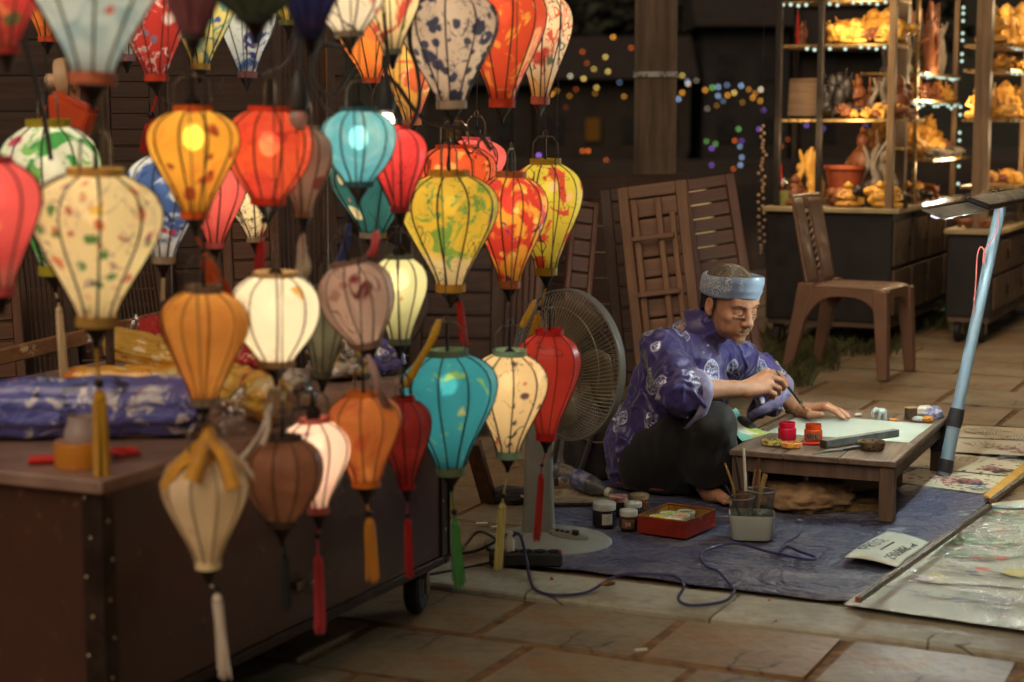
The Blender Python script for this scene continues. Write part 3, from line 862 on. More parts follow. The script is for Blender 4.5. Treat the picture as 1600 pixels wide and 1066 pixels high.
T_CREAM = S(232, 206, 160); T_YEL = S(222, 170, 40); T_PALE = S(206, 190, 110); T_RED = S(190, 24, 20); T_OR = S(224, 96, 30); T_GRN = S(70, 150, 70); T_PINK = S(206, 60, 66); T_DK = S(30, 36, 34); T_AMB = S(224, 150, 40); T_WH = S(222, 206, 186)
b = 'plain'
LAN = [
 # left column
 (150, 262, 510, 208, 3.25, 'drop', 1.0, 'cream', 'large cream lantern with small painted flowers, biggest at the left side', (T_YEL, 600, 612, 782, 26, 8)),
 (-6, 245, 462, 148, 3.0, 'drop', .75, 'pink', 'glowing pink lantern cut by the left edge of the picture', None),
 (146, -150, 132, 236, 2.9, 'drop', .8, 'bluewhite', 'large pale blue lantern with coral foot hanging at top left', None),
 (240, -45, 127, 118, 4.5, 'drop', .9, 'crane', 'red lantern with white crane and blossom pattern', (T_RED, 180, 192, 238, 18, -22)),
 (300, -110, 62, 130, 2.8, 'drop', 0.6, 'mauve', 'dim dull mauve lantern blurred at the top of the stall', None),
 (314, -30, 109, 96, 4.6, 'drop', 1.0, 'garden', 'lit lantern in yellow and sea green garden print', None),
 (386, -25, 122, 98, 4.7, 'drop', 1.0, 'mountain', 'white lantern with blue mountain print glowing at the top', None),
 (8, -110, 84, 128, 3.0, 'drop', .7, 'redleft', 'red painted lantern in the top left corner', None),
 (80, 186, 430, 158, 4.0, 'drop', 1.0, 'lotus', 'white lantern with green leaves and pink lotus flowers', (T_CREAM, 470, 480, 592, 13, 8)),
 (303, 165, 342, 140, 3.5, 'drop', .8, 'amber', 'glowing amber lantern with orange collar and a bright bulb showing', (T_OR, 392, 404, 452, 20, 24)),
 (420, 166, 320, 134, 3.65, 'round', .75, 'vermilion', 'round vermilion lantern beside the glowing amber one', (T_RED, 345, 378, 424, 15, -14)),
 (476, 196, 340, 92, 3.75, 'drop', 1, 'dusty', 'dim dusty pink lantern behind the vermilion one', (T_WH, 372, 380, 428, 16, -2)),
 (560, 168, 292, 118, 3.8, 'round', .8, 'skyb', 'sky blue lantern with dark blossom sprigs', None),
 (622, 196, 332, 96, 4.0, 'drop', .7, 'coral', 'coral red lantern behind the sky blue one', None),
 (584, 240, 372, 138, 4.4, 'drop', .8, 'tealbl', 'dark teal lantern covered in cream blossoms', None),
 (396, -90, 34, 150, 2.75, 'round', 0.7, 'dkgreen', 'dim dark green lantern blurred at the top edge', None),
 (484, -100, 60, 120, 2.9, 'drop', 0.7, 'navy', 'dim navy blue lantern at the top edge', (S(40, 60, 140), 72, 74, 84, 10)),
 (543, -62, 58, 112, 3.8, 'round', .9, 'cherry', 'white lantern with red cherry sprigs at the top edge', None),
 (610, -40, 86, 96, 4.0, 'drop', .8, 'tulip', 'cream lantern with red and green petals beside the porcelain pattern one', None),
 (578, 22, 130, 92, 4.9, 'drop', 1.0, 'emberbk', 'small ember orange lantern deep between the hanging cables', None),
 (703, -22, 170, 154, 4.25, 'drop', .85, 'porcelain', 'large pale lantern with blue porcelain flower pattern', None),
 (786, -36, 168, 132, 4.6, 'drop', .9, 'butterfly', 'orange lantern with white and yellow butterflies', None),
 (847, -18, 163, 94, 4.9, 'drop', .95, 'flamingo', 'cream and red flamingo lantern, rightmost of the top row', None),
 (712, 226, 330, 124, 4.9, 'round', .85, 'flame', 'flame orange lantern half hidden behind the yellow boat lantern', None),
 (703, 266, 456, 153, 4.4, 'drop', .95, 'boats', 'yellow lantern painted with sail boats and green banks', (T_RED, 468, 470, 540, 12, 22)),
 (797, 268, 450, 112, 4.65, 'drop', .9, 'tiedye', 'lantern in mottled red, yellow and violet', None),
 (853, 248, 430, 112, 4.85, 'drop', .95, 'lime', 'lime yellow lantern with red flowers, farthest right of the middle row', (T_YEL, 482, 492, 534, 13, -22)),
 (257, 236, 412, 118, 4.2, 'drop', 1.0, 'bluefl', 'blue and white floral lantern between the cream and amber ones', (T_CREAM, 428, 430, 470, 7)),
 (335, 250, 388, 96, 4.3, 'drop', .85, 'speckle', 'speckled pink lantern below the amber one', None),
 (396, 270, 378, 88, 4.6, 'drop', 1.1, 'twig', 'small white lantern painted with bare twigs', None),
 (640, 50, 196, 96, 5.1, 'drop', 1.0, 'flame2', 'lantern with yellow and orange panels deep behind the cables', None),
 (72, -70, 66, 92, 5.0, 'drop', .9, 'emberbk', 'small amber lantern far behind the pale blue one', None),
 (452, -80, 40, 100, 4.6, 'drop', .8, 'garden2', 'green and gold lantern behind the navy blue one', None),
 (742, 214, 318, 100, 5.05, 'drop', .8, 'speckle', 'pink speckled lantern showing between the yellow boat and the red mottled ones', None),
 (196, -60, 96, 84, 5.0, 'drop', .9, 'mountain', 'blue and white lantern half hidden behind the crane lantern', None),
 # lower rows
 (318, 446, 634, 136, 3.4, 'drop', 2.2, 'ochre', 'dim plain ochre lantern above the blue wrapped bundle', (T_YEL, 650, 655, 690, 8)),
 (431, 424, 572, 144, 3.55, 'round', 1.9, 'glare', 'dazzling white lantern with a few dark sprigs', (T_RED, 590, 592, 600, 8)),
 (506, 446, 590, 76, 3.8, 'long', 1, 'sage', 'dim grey green lantern behind the dazzling white one', None),
 (560, 405, 545, 118, 3.75, 'round', 1.2, 'plum', 'dim dusty white lantern with dark red plum blossoms', None, -12),
 (624, 398, 538, 92, 4.1, 'long', .62, 'celadon', 'pale celadon lantern glowing behind the plum blossom one', None),
 (702, 546, 742, 152, 4.15, 'drop', .78, 'turq', 'turquoise lantern painted with tiny boats', (T_GRN, 800, 812, 918, 17, 6)),
 (795, 546, 716, 124, 4.35, 'drop', .95, 'blossom', 'cream lantern with dark blossom twigs in front of the fan stem', (T_PALE, 776, 788, 892, 15, -12)),
 (856, 514, 688, 104, 4.6, 'drop', 1.1, 'scarlet', 'dim glossy scarlet lantern in front of the fan', (T_RED, 728, 742, 848, 11, -10)),
 (633, 620, 764, 88, 3.85, 'drop', 0.75, 'crimson', 'dim dark crimson satin lantern hanging beside the turquoise one', (T_RED, 806, 812, 904, 13, -2)),
 (570, 612, 760, 118, 3.65, 'long', 1.4, 'tangerine', 'dim tangerine lantern with creased sides', (T_AMB, 802, 810, 908, 19, 6)),
 (494, 652, 802, 116, 3.6, 'drop', 1.5, 'rose', 'rose white lantern glowing behind the brown one', (T_PINK, 838, 868, 988, 18, -8)),
 (441, 680, 822, 126, 3.4, 'round', 0.75, 'brown', 'dim brown lantern overlapping the rose white one', (T_DK, 852, 862, 952, 15, 6)),
 (322, 706, 888, 134, 3.2, 'drop', 0.45, 'ivory', 'dim ivory lantern tied with yellow cloth in front of the cart', (T_WH, 922, 930, 1062, 19, 20)),
]
M_RB = dict(mauve=S(110, 66, 66), dusty=S(150, 120, 106), dkgreen=S(60, 70, 54), navy=S(40, 50, 110), ochre=S(196, 116, 30), sage=S(110, 112, 92), plum=S(150, 122, 110), scarlet=S(170, 34, 22), crimson=S(120, 20, 14), tangerine=S(190, 100, 36), brown=S(96, 60, 40), ivory=S(190, 164, 122))
M_RIBS = {f: plain('covered_rib', tuple(q * .7 for q in M_RB[f][:3]) + (1,), None, 30, .7, 0, .1) for f in M_RB}
for L in LAN:
    lantern(*L[:10], tilt=(L[10] if len(L) > 10 else 0))

# yellow cloth strip tied round the ivory lantern's neck
c0 = P(322, 735, 3.2); k = mpp(3.2)
M_YCLOTH = plain('yellow_ribbon', S(206, 150, 30), S(170, 112, 20), 20, .6, 0, .3, sheen=.3)
yb = MB()
rv = random.Random(3); n_ = 36
prof = [(668, .010), (684, .016), (698, .036), (708, .044), (716, .056), (728, .070), (742, .079), (756, .083)]
vs = []; fs = []
ctr = P(322, 706, 3.2)
for j, (y, r) in enumerate(prof):
    z = P(322, y, 3.2).z
    for i in range(n_):
        a = 2 * math.pi * i / n_
        reach = .45 + .55 * max(0, math.sin(a * 2.0 + .9)) ** .7 + .12 * math.sin(a * 7)
        jj = min(j, 2 + (len(prof) - 3) * min(1, reach))
        j0 = int(jj); f = jj - j0
        y_ = prof[j0][0] * (1 - f) + prof[min(j0 + 1, 7)][0] * f; r_ = prof[j0][1] * (1 - f) + prof[min(j0 + 1, 7)][1] * f
        r_ *= 1 + .05 * math.sin(a * 9 + j) + (.002 * j)
        vs.append((ctr.x + r_ * math.cos(a) + (.006 * (7 - j) / 7), 3.2 + r_ * math.sin(a), P(322, y_, 3.2).z))
for j in range(len(prof) - 1):
    for i in range(n_):
        i2 = (i + 1) % n_
        fs.append((j * n_ + i, (j + 1) * n_ + i, (j + 1) * n_ + i2, j * n_ + i2))
yb.add(vs, fs)
for (x1, y1) in ((366, 764), (300, 752)):
    pts = spline([P(322, 690, 3.16), P((322 + x1) / 2 + 4, 712, 3.115), P(x1, y1, 3.10)], 5)
    yb.tube(pts, [.006 + .0012 * i for i in range(len(pts))], 7)
o = single('cloth_ribbon', yb, M_YCLOTH, 'yellow cloth ribbon knotted over the ivory lantern', 'ribbon', smooth=80)

def ribbon(pts, w, c, label):
    k = mpp(pts[0][2]); m = MB(); P_ = spline([P(*q) for q in pts], 5); vs = []; fs = []
    for i, p in enumerate(P_):
        f = i / (len(P_) - 1); ww = w * k / 2 * (.5 + .5 * min(1, f * 2)) * (1 + .15 * math.sin(f * 9))
        tw = .5 * math.sin(f * 3 + w)
        d = Vector((math.cos(tw), math.sin(tw), .1)) * ww
        vs += [p - d, p + Vector((0, -ww * .4, 0)), p + d]
    for i in range(len(P_) - 1): fs += [(i * 3, i * 3 + 1, i * 3 + 4, i * 3 + 3), (i * 3 + 1, i * 3 + 2, i * 3 + 5, i * 3 + 4)]
    o = single('cloth_ribbon', m.add(vs, fs), thr(c), label, 'ribbon', smooth=80)
    md = o.modifiers.new('t', 'SOLIDIFY'); md.thickness = .003
ribbon([(474, 368, 3.7), (472, 390, 3.68), (478, 415, 3.68), (466, 440, 3.7)], 17, T_WH, 'pale ribbon dangling below the dusty pink lantern')
ribbon([(546, 350, 3.9), (540, 385, 3.88), (526, 420, 3.88), (516, 436, 3.9)], 16, S(60, 76, 150), 'blue ribbon hanging behind the plum blossom lantern')
ribbon([(588, 362, 3.8), (586, 385, 3.76), (578, 402, 3.76)], 15, S(206, 70, 70), 'red ribbon hanging above the plum blossom lantern')
ribbon([(320, 396, 3.45), (334, 420, 3.43), (352, 448, 3.43), (368, 478, 3.45)], 14, T_OR, 'orange ribbon slanting behind the ochre lantern')
ribbon([(424, 632, 3.36), (412, 668, 3.34), (392, 700, 3.34), (372, 724, 3.34)], 13, T_WH, 'pale ribbon slanting over the brown lantern')
ribbon([(416, 640, 3.35), (420, 668, 3.33), (410, 696, 3.33)], 9, T_WH, 'short pale ribbon end over the brown lantern')
ribbon([(574, 556, 3.6), (586, 584, 3.56), (594, 612, 3.56), (606, 636, 3.6)], 13, S(176, 140, 130), 'dusty pink ribbon above the tangerine lantern')
ribbon([(686, 500, 4.1), (676, 530, 4.06), (654, 568, 4.05), (632, 606, 4.05)], 15, T_YEL, 'yellow ribbon slanting down beside the turquoise lantern')
ribbon([(836, 470, 4.6), (826, 490, 4.56), (814, 512, 4.55)], 11, T_YEL, 'yellow ribbon in front of the fan cage')
# ------------------------------------------------------------------ lantern cart
def cart_paint():
    t = NT('cart_brown_paint')
    f = t.noise(2.2, 5, .65); f2 = t.noise(22, 4, .7)
    col = t.mix(t.ramp(f, .3, .7), S(88, 56, 47), S(62, 41, 36))
    col = t.mix(t.ramp(f2, .62, .72, 0, .5), col, S(140, 100, 70))
    sc = t.noise(2.0, 4, .6, t.mapping((60, 1.5, 30)))
    col = t.mix(t.ramp(sc, .7, .75, 0, .35), col, S(150, 128, 104))
    r = t.ramp(f, .25, .75, .22, .46)
    return t.done(t.bsdf(col, r, .25, t.bump(t.noise(3.5, 3), .15, .02, t.bump(f2, .12, .002)), .5, coat=.5, coat_r=.18))
M_CART = cart_paint()
M_CARTTOP = plain('cart_top_board', S(150, 122, 108), S(110, 86, 76), 5, .45, 0, .2)
M_IRON = plain('angle_iron', S(74, 62, 56), S(50, 42, 38), 12, .4, .7, .15)
M_RIVET = plain('rivet', S(190, 170, 140), None, 20, .35, .8, 0)
M_RUBBER = plain('black_rubber', S(34, 31, 29), S(24, 22, 21), 20, .75, 0, .2)
M_GALV = plain('galvanised', S(140, 132, 118), S(100, 94, 84), 25, .4, .7, .1)
cu0, cu1, cv1, cv0 = 2.607, 4.02, -2.051, -3.05
zb, zt = .145, .60
cart = thing('lantern_cart', 'brown metal cart on rubber castors carrying lantern bundles', 'cart', UV((cu0 + cu1) / 2, (cv0 + cv1) / 2), -YAW)
L, W = cu1 - cu0, cv1 - cv0     # local x = V, local y = U
obj('body', MB().box((0, 0, (zb + zt - .03) / 2), (W - .012, L - .012, zt - .03 - zb), None, .004), M_CART, cart)
obj('top_board', MB().box((0, 0, zt - .015), (W + .03, L + .03, .03), None, .005), M_CARTTOP, cart)
for sx in (-1, 1):
    for sy in (-1, 1):
        m = MB()
        m.box((sx * (W / 2 - .02), sy * (L / 2 - .0035), (zb + zt - .032) / 2), (.045, .005, zt - .034 - zb))
        m.box((sx * (W / 2 - .0035), sy * (L / 2 - .022), (zb + zt - .032) / 2), (.005, .040, zt - .034 - zb))
        c = obj('corner_strip', m, M_IRON, cart, 0)
        rv = MB()
        for i in range(6):
            z = zb + .04 + i * .075
            rv.ball((sx * (W / 2 - .024 - .012 * (i % 2)), sy * (L / 2 - .0005), z), (.004, .0025, .004), 8, 6)
            rv.ball((sx * (W / 2 - .0005), sy * (L / 2 - .024 - .010 * (i % 2)), z + .03), (.0025, .004, .004), 8, 6)
        obj('rivets', rv, M_RIVET, c)
for sy in (-1, 1):
    obj('bottom_rail', MB().box((0, sy * (L / 2 - .012), zb - .011), (W, .024, .022), None, .003), M_IRON, cart)
for sx in (-1, 1):
    obj('bottom_rail', MB().box((sx * (W / 2 - .012), 0, zb - .011), (.024, L - .05, .022), None, .003), M_IRON, cart)
tyre = MB(); 
tyre.lathe([(.030, -.019), (.058, -.021), (.068, -.014), (.0705, 0), (.068, .014), (.058, .021), (.030, .019)], 28)
tyre.xform(Matrix.Rotation(math.pi / 2, 4, 'Y'))
tyre_me = tyre.mesh('tyre', 30); tyre_me.materials.append(M_RUBBER)
hub = MB().lathe([(.008, -.024), (.028, -.0215), (.030, -.018), (.030, .018), (.028, .0215), (.008, .024)], 20).xform(Matrix.Rotation(math.pi / 2, 4, 'Y'))
hub_me = hub.mesh('hub', 30); hub_me.materials.append(M_GALV)
fk = MB()
for s in (-1, 1):
    fk.box((s * .027, .006, .022), (.004, .03, .085), None, .001)
fk.box((0, .004, .064), (.06, .06, .006), None, .001)
fk_me = fk.mesh('fork', 30); fk_me.materials.append(M_GALV)
for sx in (-1, 1):
    for sy in (-1, 1):
        w = obj('caster', fk_me, None, cart); w.location = (sx * (W / 2 - .06), sy * (L / 2 - .07), .0705); w.rotation_euler = (0, 0, .25 * sx)
        obj('tyre', tyre_me, None, w); obj('hub', hub_me, None, w)
# hasp and padlock on the long side of the cart
hz = P(500, 965, 3.84)
m = MB(); lp = Matrix.Rotation(YAW, 4, 'Z') @ (hz - cart.location)
hy = lp.y
m.box((W / 2 + .004, hy, .235), (.008, .05, .02), None, .002); m.box((W / 2 + .014, hy + .02, .225), (.02, .022, .03), None, .003)
m.tube([(W / 2 + .014, hy + .012, .238), (W / 2 + .014, hy + .012, .256), (W / 2 + .014, hy + .028, .256), (W / 2 + .014, hy + .028, .238)], .003, 6)
obj('hasp', m, M_GALV, cart)

# display rack carrying the lanterns
rack = thing('display_rack', 'thin dark metal rack above the cart that the lanterns hang from', 'rack', UV(cu0, cv0, zt + .001), -YAW)
M_RACK = plain('rack_paint', S(92, 76, 66), S(66, 54, 48), 14, .45, .5, .15)
pl = rack.location
def rloc(p): return Matrix.Rotation(YAW, 4, 'Z') @ (p - pl)
for (px, Y) in [(168, 4.15), (-90, 3.4), (262, 4.6), (508, 5.0)]:
    p = P(px, 400, Y); u_, v_ = toUV(p)
    a = rloc(UV(u_, v_, zt + .001)); b_ = rloc(UV(u_, v_, LANTERN_TOP + .01))
    if px == 508: a.z -= zt; 
    obj('post', MB().tube([a, b_], .011, 10), M_RACK, rack)
for i in range(8):
    yy = 2.75 + i * .32
    a, b_ = Vector((-1.35, yy, LANTERN_TOP + .004)), Vector((.35, yy, LANTERN_TOP + .004))
    obj('rail', MB().tube([rloc(a), rloc(b_)], .009, 8), M_RACK, rack)
for x in (-1.34, .34):
    obj('side_rail', MB().tube([rloc(Vector((x, 2.7, LANTERN_TOP + .024))), rloc(Vector((x, 5.05, LANTERN_TOP + .024)))], .011, 8), M_RACK, rack)

# ------------------------------------------------------------------ goods lying on the cart
def wrap_mat(name, base, layers, crinkle=1.0):
    t = NT(name)
    col = base
    for i, (c, sc, lo, hi) in enumerate(layers):
        src = t.mapping((1, 1, 1), (i * 3.1, i, i * 2.2))
        col = t.mix(t.ramp(t.noise(sc, 3, .6, src, .8), lo, hi), col, c)
    h = t.noise(2.2, 4, .6, t.mapping((3, 9, 9), src=t.distort(5, .08))); h2 = t.voro(17, t.distort(9, .06))
    n = t.bump(h2, .3, .006 * crinkle, t.bump(h, 1.0, .04 * crinkle))
    return t.done(t.bsdf(col, .5, 0, n, .5, coat=1.0, coat_r=.09))
def bundle(name, a, b, r, mat, label, folds=16, tie=True, ends=True, group='plastic wrapped lantern bundles on the cart'):
    a, b = Vector(a), Vector(b)
    d = (b - a); Lb = d.length
    th = thing(name, label, 'bundle', a.lerp(b, .5), 0, group)
    th.rotation_mode = 'QUATERNION'
    th.rotation_quaternion = d.to_track_quat('X', 'Z')
    n = folds * 4
    rnd = random.Random(int(Lb * 1e5))
    m = 18; vs = []; fs = []
    for i in range(m + 1):
        x = -Lb / 2 + Lb * i / m
        e = min(i, m - i) / m
        q = r * (1 - .35 * max(0, 1 - e * 9) ** 2) * (1 + .05 * math.sin(i * 1.3 + rnd.random()))
        for k in range(n):
            an = 2 * math.pi * k / n
            f = 1 + .065 * math.cos(an * folds + .4 * math.sin(i * .5))
            vs.append((x, q * f * math.cos(an), q * f * math.sin(an)))
    for i in range(m):
        for k in range(n):
            k2 = (k + 1) % n
            fs.append((i * n + k, i * n + k2, (i + 1) * n + k2, (i + 1) * n + k))
    fs.append(tuple(range(n))[::-1]); fs.append(tuple(m * n + k for k in range(n)))
    obj('folded_lantern', MB().add(vs, fs), mat, th, 60)
    if ends:
        for s in (-1, 1):
            vs = []; fs = []; nn = 24
            prof = [(0, .78), (.25 * r, .5), (.55 * r, .22), (.8 * r, .3), (1.35 * r, .75)]
            for (dx, f) in prof:
                for k in range(nn):
                    an = 2 * math.pi * k / nn
                    rr = r * f * (1 + .22 * math.cos(an * 6 + dx * 90) * min(1, dx / r))
                    vs.append((s * (Lb / 2 - .004 + dx), rr * math.cos(an), rr * math.sin(an)))
            for i in range(len(prof) - 1):
                for k in range(nn):
                    k2 = (k + 1) % nn
                    fs.append((i * nn + k, i * nn + k2, (i + 1) * nn + k2, (i + 1) * nn + k))
            obj('twisted_end', MB().add(vs, fs), M_CELLO, th, 60)
    return th
def cello():
    t = NT('cellophane')
    n = t.bump(t.voro(30, t.distort(14, .05)), .9, .02)
    g = t.n('ShaderNodeBsdfGlossy'); g.inputs['Roughness'].default_value = .08; g.inputs[0].default_value = (.9, .9, .92, 1); t.l(n, g.inputs['Normal'])
    tp = t.n('ShaderNodeBsdfTransparent'); tp.inputs[0].default_value = (.92, .9, .88, 1)
    fr = t.n('ShaderNodeLayerWeight'); fr.inputs[0].default_value = .35; t.l(n, fr.inputs['Normal'])
    mx = t.n('ShaderNodeMixShader')
    t.l(t.math('ADD', t.math('MULTIPLY', fr.outputs['Facing'], .5), .12), mx.inputs[0]); t.l(tp.outputs[0], mx.inputs[1]); t.l(g.outputs[0], mx.inputs[2])
    return t.done(mx.outputs[0])
M_CELLO = cello()
W_BLUE = wrap_mat('blue_wrapped_silk', S(96, 102, 184), [(S(220, 220, 226), 20, .55, .61), (S(30, 32, 84), 11, .54, .6), (S(120, 80, 130), 8, .58, .66)], .7)  # whitish layer: white print, plus plastic sparkle put into the colour
W_YEL = wrap_mat('yellow_wrapped_silk', S(226, 160, 40), [(S(196, 96, 30), 16, .55, .66), (S(236, 206, 130), 9, .56, .64), (S(60, 60, 80), 24, .66, .7)])
W_YEL2 = wrap_mat('pale_yellow_wrapped_silk', S(230, 180, 70), [(S(240, 220, 160), 12, .52, .62), (S(180, 60, 40), 20, .62, .68)])
W_RED = wrap_mat('red_wrapped_silk', S(186, 40, 30), [(S(230, 190, 150), 18, .58, .66)])
W_MIX = wrap_mat('mixed_wrapped_silk', S(180, 170, 160), [(S(70, 60, 56), 18, .5, .58), (S(210, 170, 60), 9, .6, .66)])
zt_ = zt + .001
def onT(px, py, r=0.0):
    p = G(px, py, zt_); p.z += r; return p
r_ = .060
p1 = onT(100, 689); Y1 = p1.y + .03
bundle('wrapped_bundle', (P(-70, 640, Y1).x, Y1 - .02, zt_ + r_ * 1.06), (P(322, 640, Y1).x, Y1 + .03, zt_ + r_ * 1.06), r_, W_BLUE, 'long blue lantern bundle in shiny plastic across the cart front', 9)
Y2 = 4.02
bundle('wrapped_bundle', (P(100, 590, Y2).x, Y2, zt_ + .05), (P(330, 590, Y2).x, Y2 - .02, zt_ + .05), .046, W_YEL, 'yellow lantern bundle lying just behind the long blue one', 9)
bundle('wrapped_bundle', (P(168, 545, 4.3).x, 4.32, zt_ + .115), (P(330, 575, 4.2).x, 4.20, zt_ + .075), .042, W_YEL2, 'pale yellow lantern bundle on top of the stack behind the amber tassel', 8)
bundle('wrapped_bundle', (P(176, 570, 4.2).x, 4.26, zt_ + .036), (P(330, 600, 4.15).x, 4.16, zt_ + .036), .034, W_YEL, 'thin orange yellow bundle under the pale yellow one', 8)
bundle('wrapped_bundle', (P(352, 600, 3.95).x, 3.97, zt_ + .065), (P(440, 655, 3.8).x, 3.78, zt_ + .052), .05, W_YEL2, 'short thick yellow bundle beside the dim ochre lantern', 9)
bundle('wrapped_bundle', (P(222, 520, 4.45).x, 4.5, zt_ + .13), (P(300, 540, 4.4).x, 4.38, zt_ + .12), .036, W_RED, 'red wrapped bundle on the back of the cart', 8)
def crumple(name, c, rx, ry, rz, mat, label, cat, seed, amp=.35, group=None):
    bm = bmesh.new(); bmesh.ops.create_icosphere(bm, subdivisions=4, radius=1)
    for v in bm.verts:
        q = v.co.copy(); n = mnoise.noise(q * 1.7 + Vector((seed, 0, 0))) + .6 * mnoise.noise(q * 4 + Vector((0, seed, 0))) + .35 * mnoise.noise(q * 9 + Vector((0, 0, seed)))
        q *= 1 + amp * n
        v.co = Vector((q.x * rx, q.y * ry, max(q.z * rz, -rz * .8)))
    me = bpy.data.meshes.new(name); bm.to_mesh(me); bm.free(); me.shade_smooth()
    me.materials.append(mat)
    o = bpy.data.objects.new(name, me); COL.objects.link(o)
    o.location = (c[0], c[1], c[2] + rz * .8)
    return tag(o, label, cat, group)
crumple('plastic_bag', onT(530, 590), .09, .08, .055, W_MIX, 'crinkled clear plastic bag of lanterns behind the plum blossom lantern', 'bag', 3.1)
crumple('plastic_bag', onT(592, 585), .06, .06, .05, W_BLUE, 'crinkled bag with blue silk at the far end of the cart', 'bag', 8.4)
crumple('plastic_bag', onT(452, 640), .055, .05, .05, W_MIX, 'crumpled glossy plastic bag under the dazzling white lantern', 'bag', 5.7)
crumple('plastic_bag', onT(398, 590), .06, .06, .07, W_RED, 'red and white crinkled bag next to the short yellow bundle', 'bag', 12.2)
crumple('plastic_bag', onT(362, 680), .03, .03, .03, M_CELLO, 'small twist of clear cellophane at the end of the blue bundle', 'bag', 15.2)
# amber tape roll with a plastic cap on top, scissors, red pen
p = onT(117, 736); k = mpp(p.y)
def tape_mat():
    t = NT('amber_tape')
    z = t.sep()[2]
    w = t.noise(1, 2, .5, t.mapping((2, 2, 900)))
    return t.done(t.bsdf(t.mix(w, S(206, 138, 46), S(176, 108, 34)), .3, 0, None, .5, coat=.4))
th = single('tape_roll', MB().lathe([(.024, 0), (.049, 0), (.050, .003), (.050, .045), (.049, .048), (.024, .048), (.024, 0)], 40, cap=False), tape_mat(), 'amber roll of packing tape lying on the cart corner', 'tape', loc=(p.x, p.y + .05, zt_))
M_FROST = NT('frosted_plastic'); M_FROST = M_FROST.done(M_FROST.bsdf(S(226, 206, 196), .35, 0, None, .5, trans=.55))
single('plastic_cup', MB().lathe([(.034, 0), (.036, .004), (.033, .022), (.027, .036), (.0265, .048), (.025, .048), (.025, .036), (.031, .02), (.033, .004)], 32, cap=False), M_FROST, 'frosted plastic jar neck standing on the amber tape roll', 'cup', loc=(p.x + .004, p.y + .05, zt_ + .0485))
M_REDP = plain('red_plastic', S(206, 40, 30), None, 20, .35, 0, 0)
sc_ = thing('scissors', 'red handled scissors lying behind the tape roll', 'scissors', onT(187, 712) + Vector((0, 0, .002)), .5)
for s in (-1, 1):
    c = [(.025 * math.cos(a) + .01, s * .016 + .013 * math.sin(a), .005) for a in np.linspace(0, 2 * math.pi, 17)[:-1]]
    obj('handle', MB().tube(c, .0045, 8, closed=True), M_REDP, sc_)
    obj('blade', MB().prism([(-.015, s * .008), (-.06, -s * .006), (-.13, -s * .001), (-.06, s * .006)], .003 + s * .0012, .005 + s * .0012), M_STEEL, sc_)
single('red_pen', MB().tube([(-.02, 0, .009), (.03, 0, .009), (.032, 0, .009), (.08, 0, .009)], [.009, .009, .007, .006], 12), M_REDP, 'red capped marker pen beside the tape roll', 'pen', loc=onT(62, 726), rz=.2)

# tangle of cables, sockets and a bare bulb between the lanterns
M_CABLE = plain('black_cable', S(62, 62, 60), S(44, 44, 44), 20, .5, 0, 0)
cab = [[(520, -40, 4.0), (505, 60, 4.0), (488, 95, 4.0), (486, 130, 4.0), (505, 165, 4.0), (520, 180, 4.02)],
       [(548, -30, 3.9), (545, 66, 3.9), (510, 70, 3.92), (492, 90, 3.95), (494, 128, 3.95), (520, 150, 3.95), (555, 100, 3.92)],
       [(650, -30, 4.1), (640, 60, 4.1), (652, 110, 4.1), (655, 160, 4.12), (640, 200, 4.12), (612, 214, 4.12)],
       [(660, -30, 4.15), (600, 90, 4.1), (625, 140, 4.12), (668, 190, 4.15), (740, 205, 4.2), (768, 235, 4.2)],
       [(30, -40, 3.6), (38, 60, 3.6), (60, 140, 3.62), (72, 200, 3.65), (80, 250, 3.65)],
       [(470, -30, 3.7), (455, 80, 3.7), (425, 110, 3.72), (410, 120, 3.72)],
       [(690, 195, 4.3), (720, 215, 4.3), (735, 240, 4.32), (760, 210, 4.35), (775, 245, 4.4)],
       [(230, 130, 4.5), (262, 160, 4.5), (300, 165, 4.45), (338, 150, 4.4), (350, 120, 4.4)]]
clab = ['thick dark cable looping down behind the sky blue lantern', 'cable curling from the cherry sprig lantern', 'cable drooping beside the porcelain pattern lantern', 'long cable sagging to the yellow boat lantern',
        'cable hanging in front of the orange box', 'cable ending at a small socket near the vermilion lantern', 'tangled wire below the porcelain lantern', 'thin wire between the crane and mountain lanterns']
for c, lb in zip(cab, clab):
    single('cable', MB().tube(spline([P(*q) for q in c], 6), .0052 if 'thin' not in lb and 'tangled' not in lb else .002, 7), M_CABLE, lb, 'cable', 'loose cables among the lanterns')
def bare_bulb(px, py, Y, label, lit=True):
    p = P(px, py, Y)
    th = thing('bare_bulb', label, 'bulb', p, 0)
    obj('bulb', MB().ball((0, 0, -.01), (.019, .019, .022), 14, 10), M_BULB if lit else M_FROST, th)
    obj('socket', MB().lathe([(.014, .006), (.021, .012), (.023, .03), (.018, .05), (.012, .075), (.006, .085)], 16), M_CABLE, th)
    obj('flex', MB().tube(spline([(0, 0, .08), (.006, 0, .14), (-.004, 0, .3), (0, 0, LANTERN_TOP - p.z)], 5), .004, 6), M_CABLE, th)
    if lit:
        ld = bpy.data.lights.new('bulb_light', 'POINT'); ld.energy = .5; ld.color = (1, .8, .56); ld.shadow_soft_size = .02
        lo = bpy.data.objects.new('bulb_light', ld); COL.objects.link(lo); lo.parent = th; lo.location = (0, 0, -.012)
bare_bulb(602, 182, 3.95, 'bare glowing bulb in a grey socket right of the sky blue lantern')
bare_bulb(466, 178, 3.6, 'small unlit bulb in a socket beside the vermilion lantern', False)
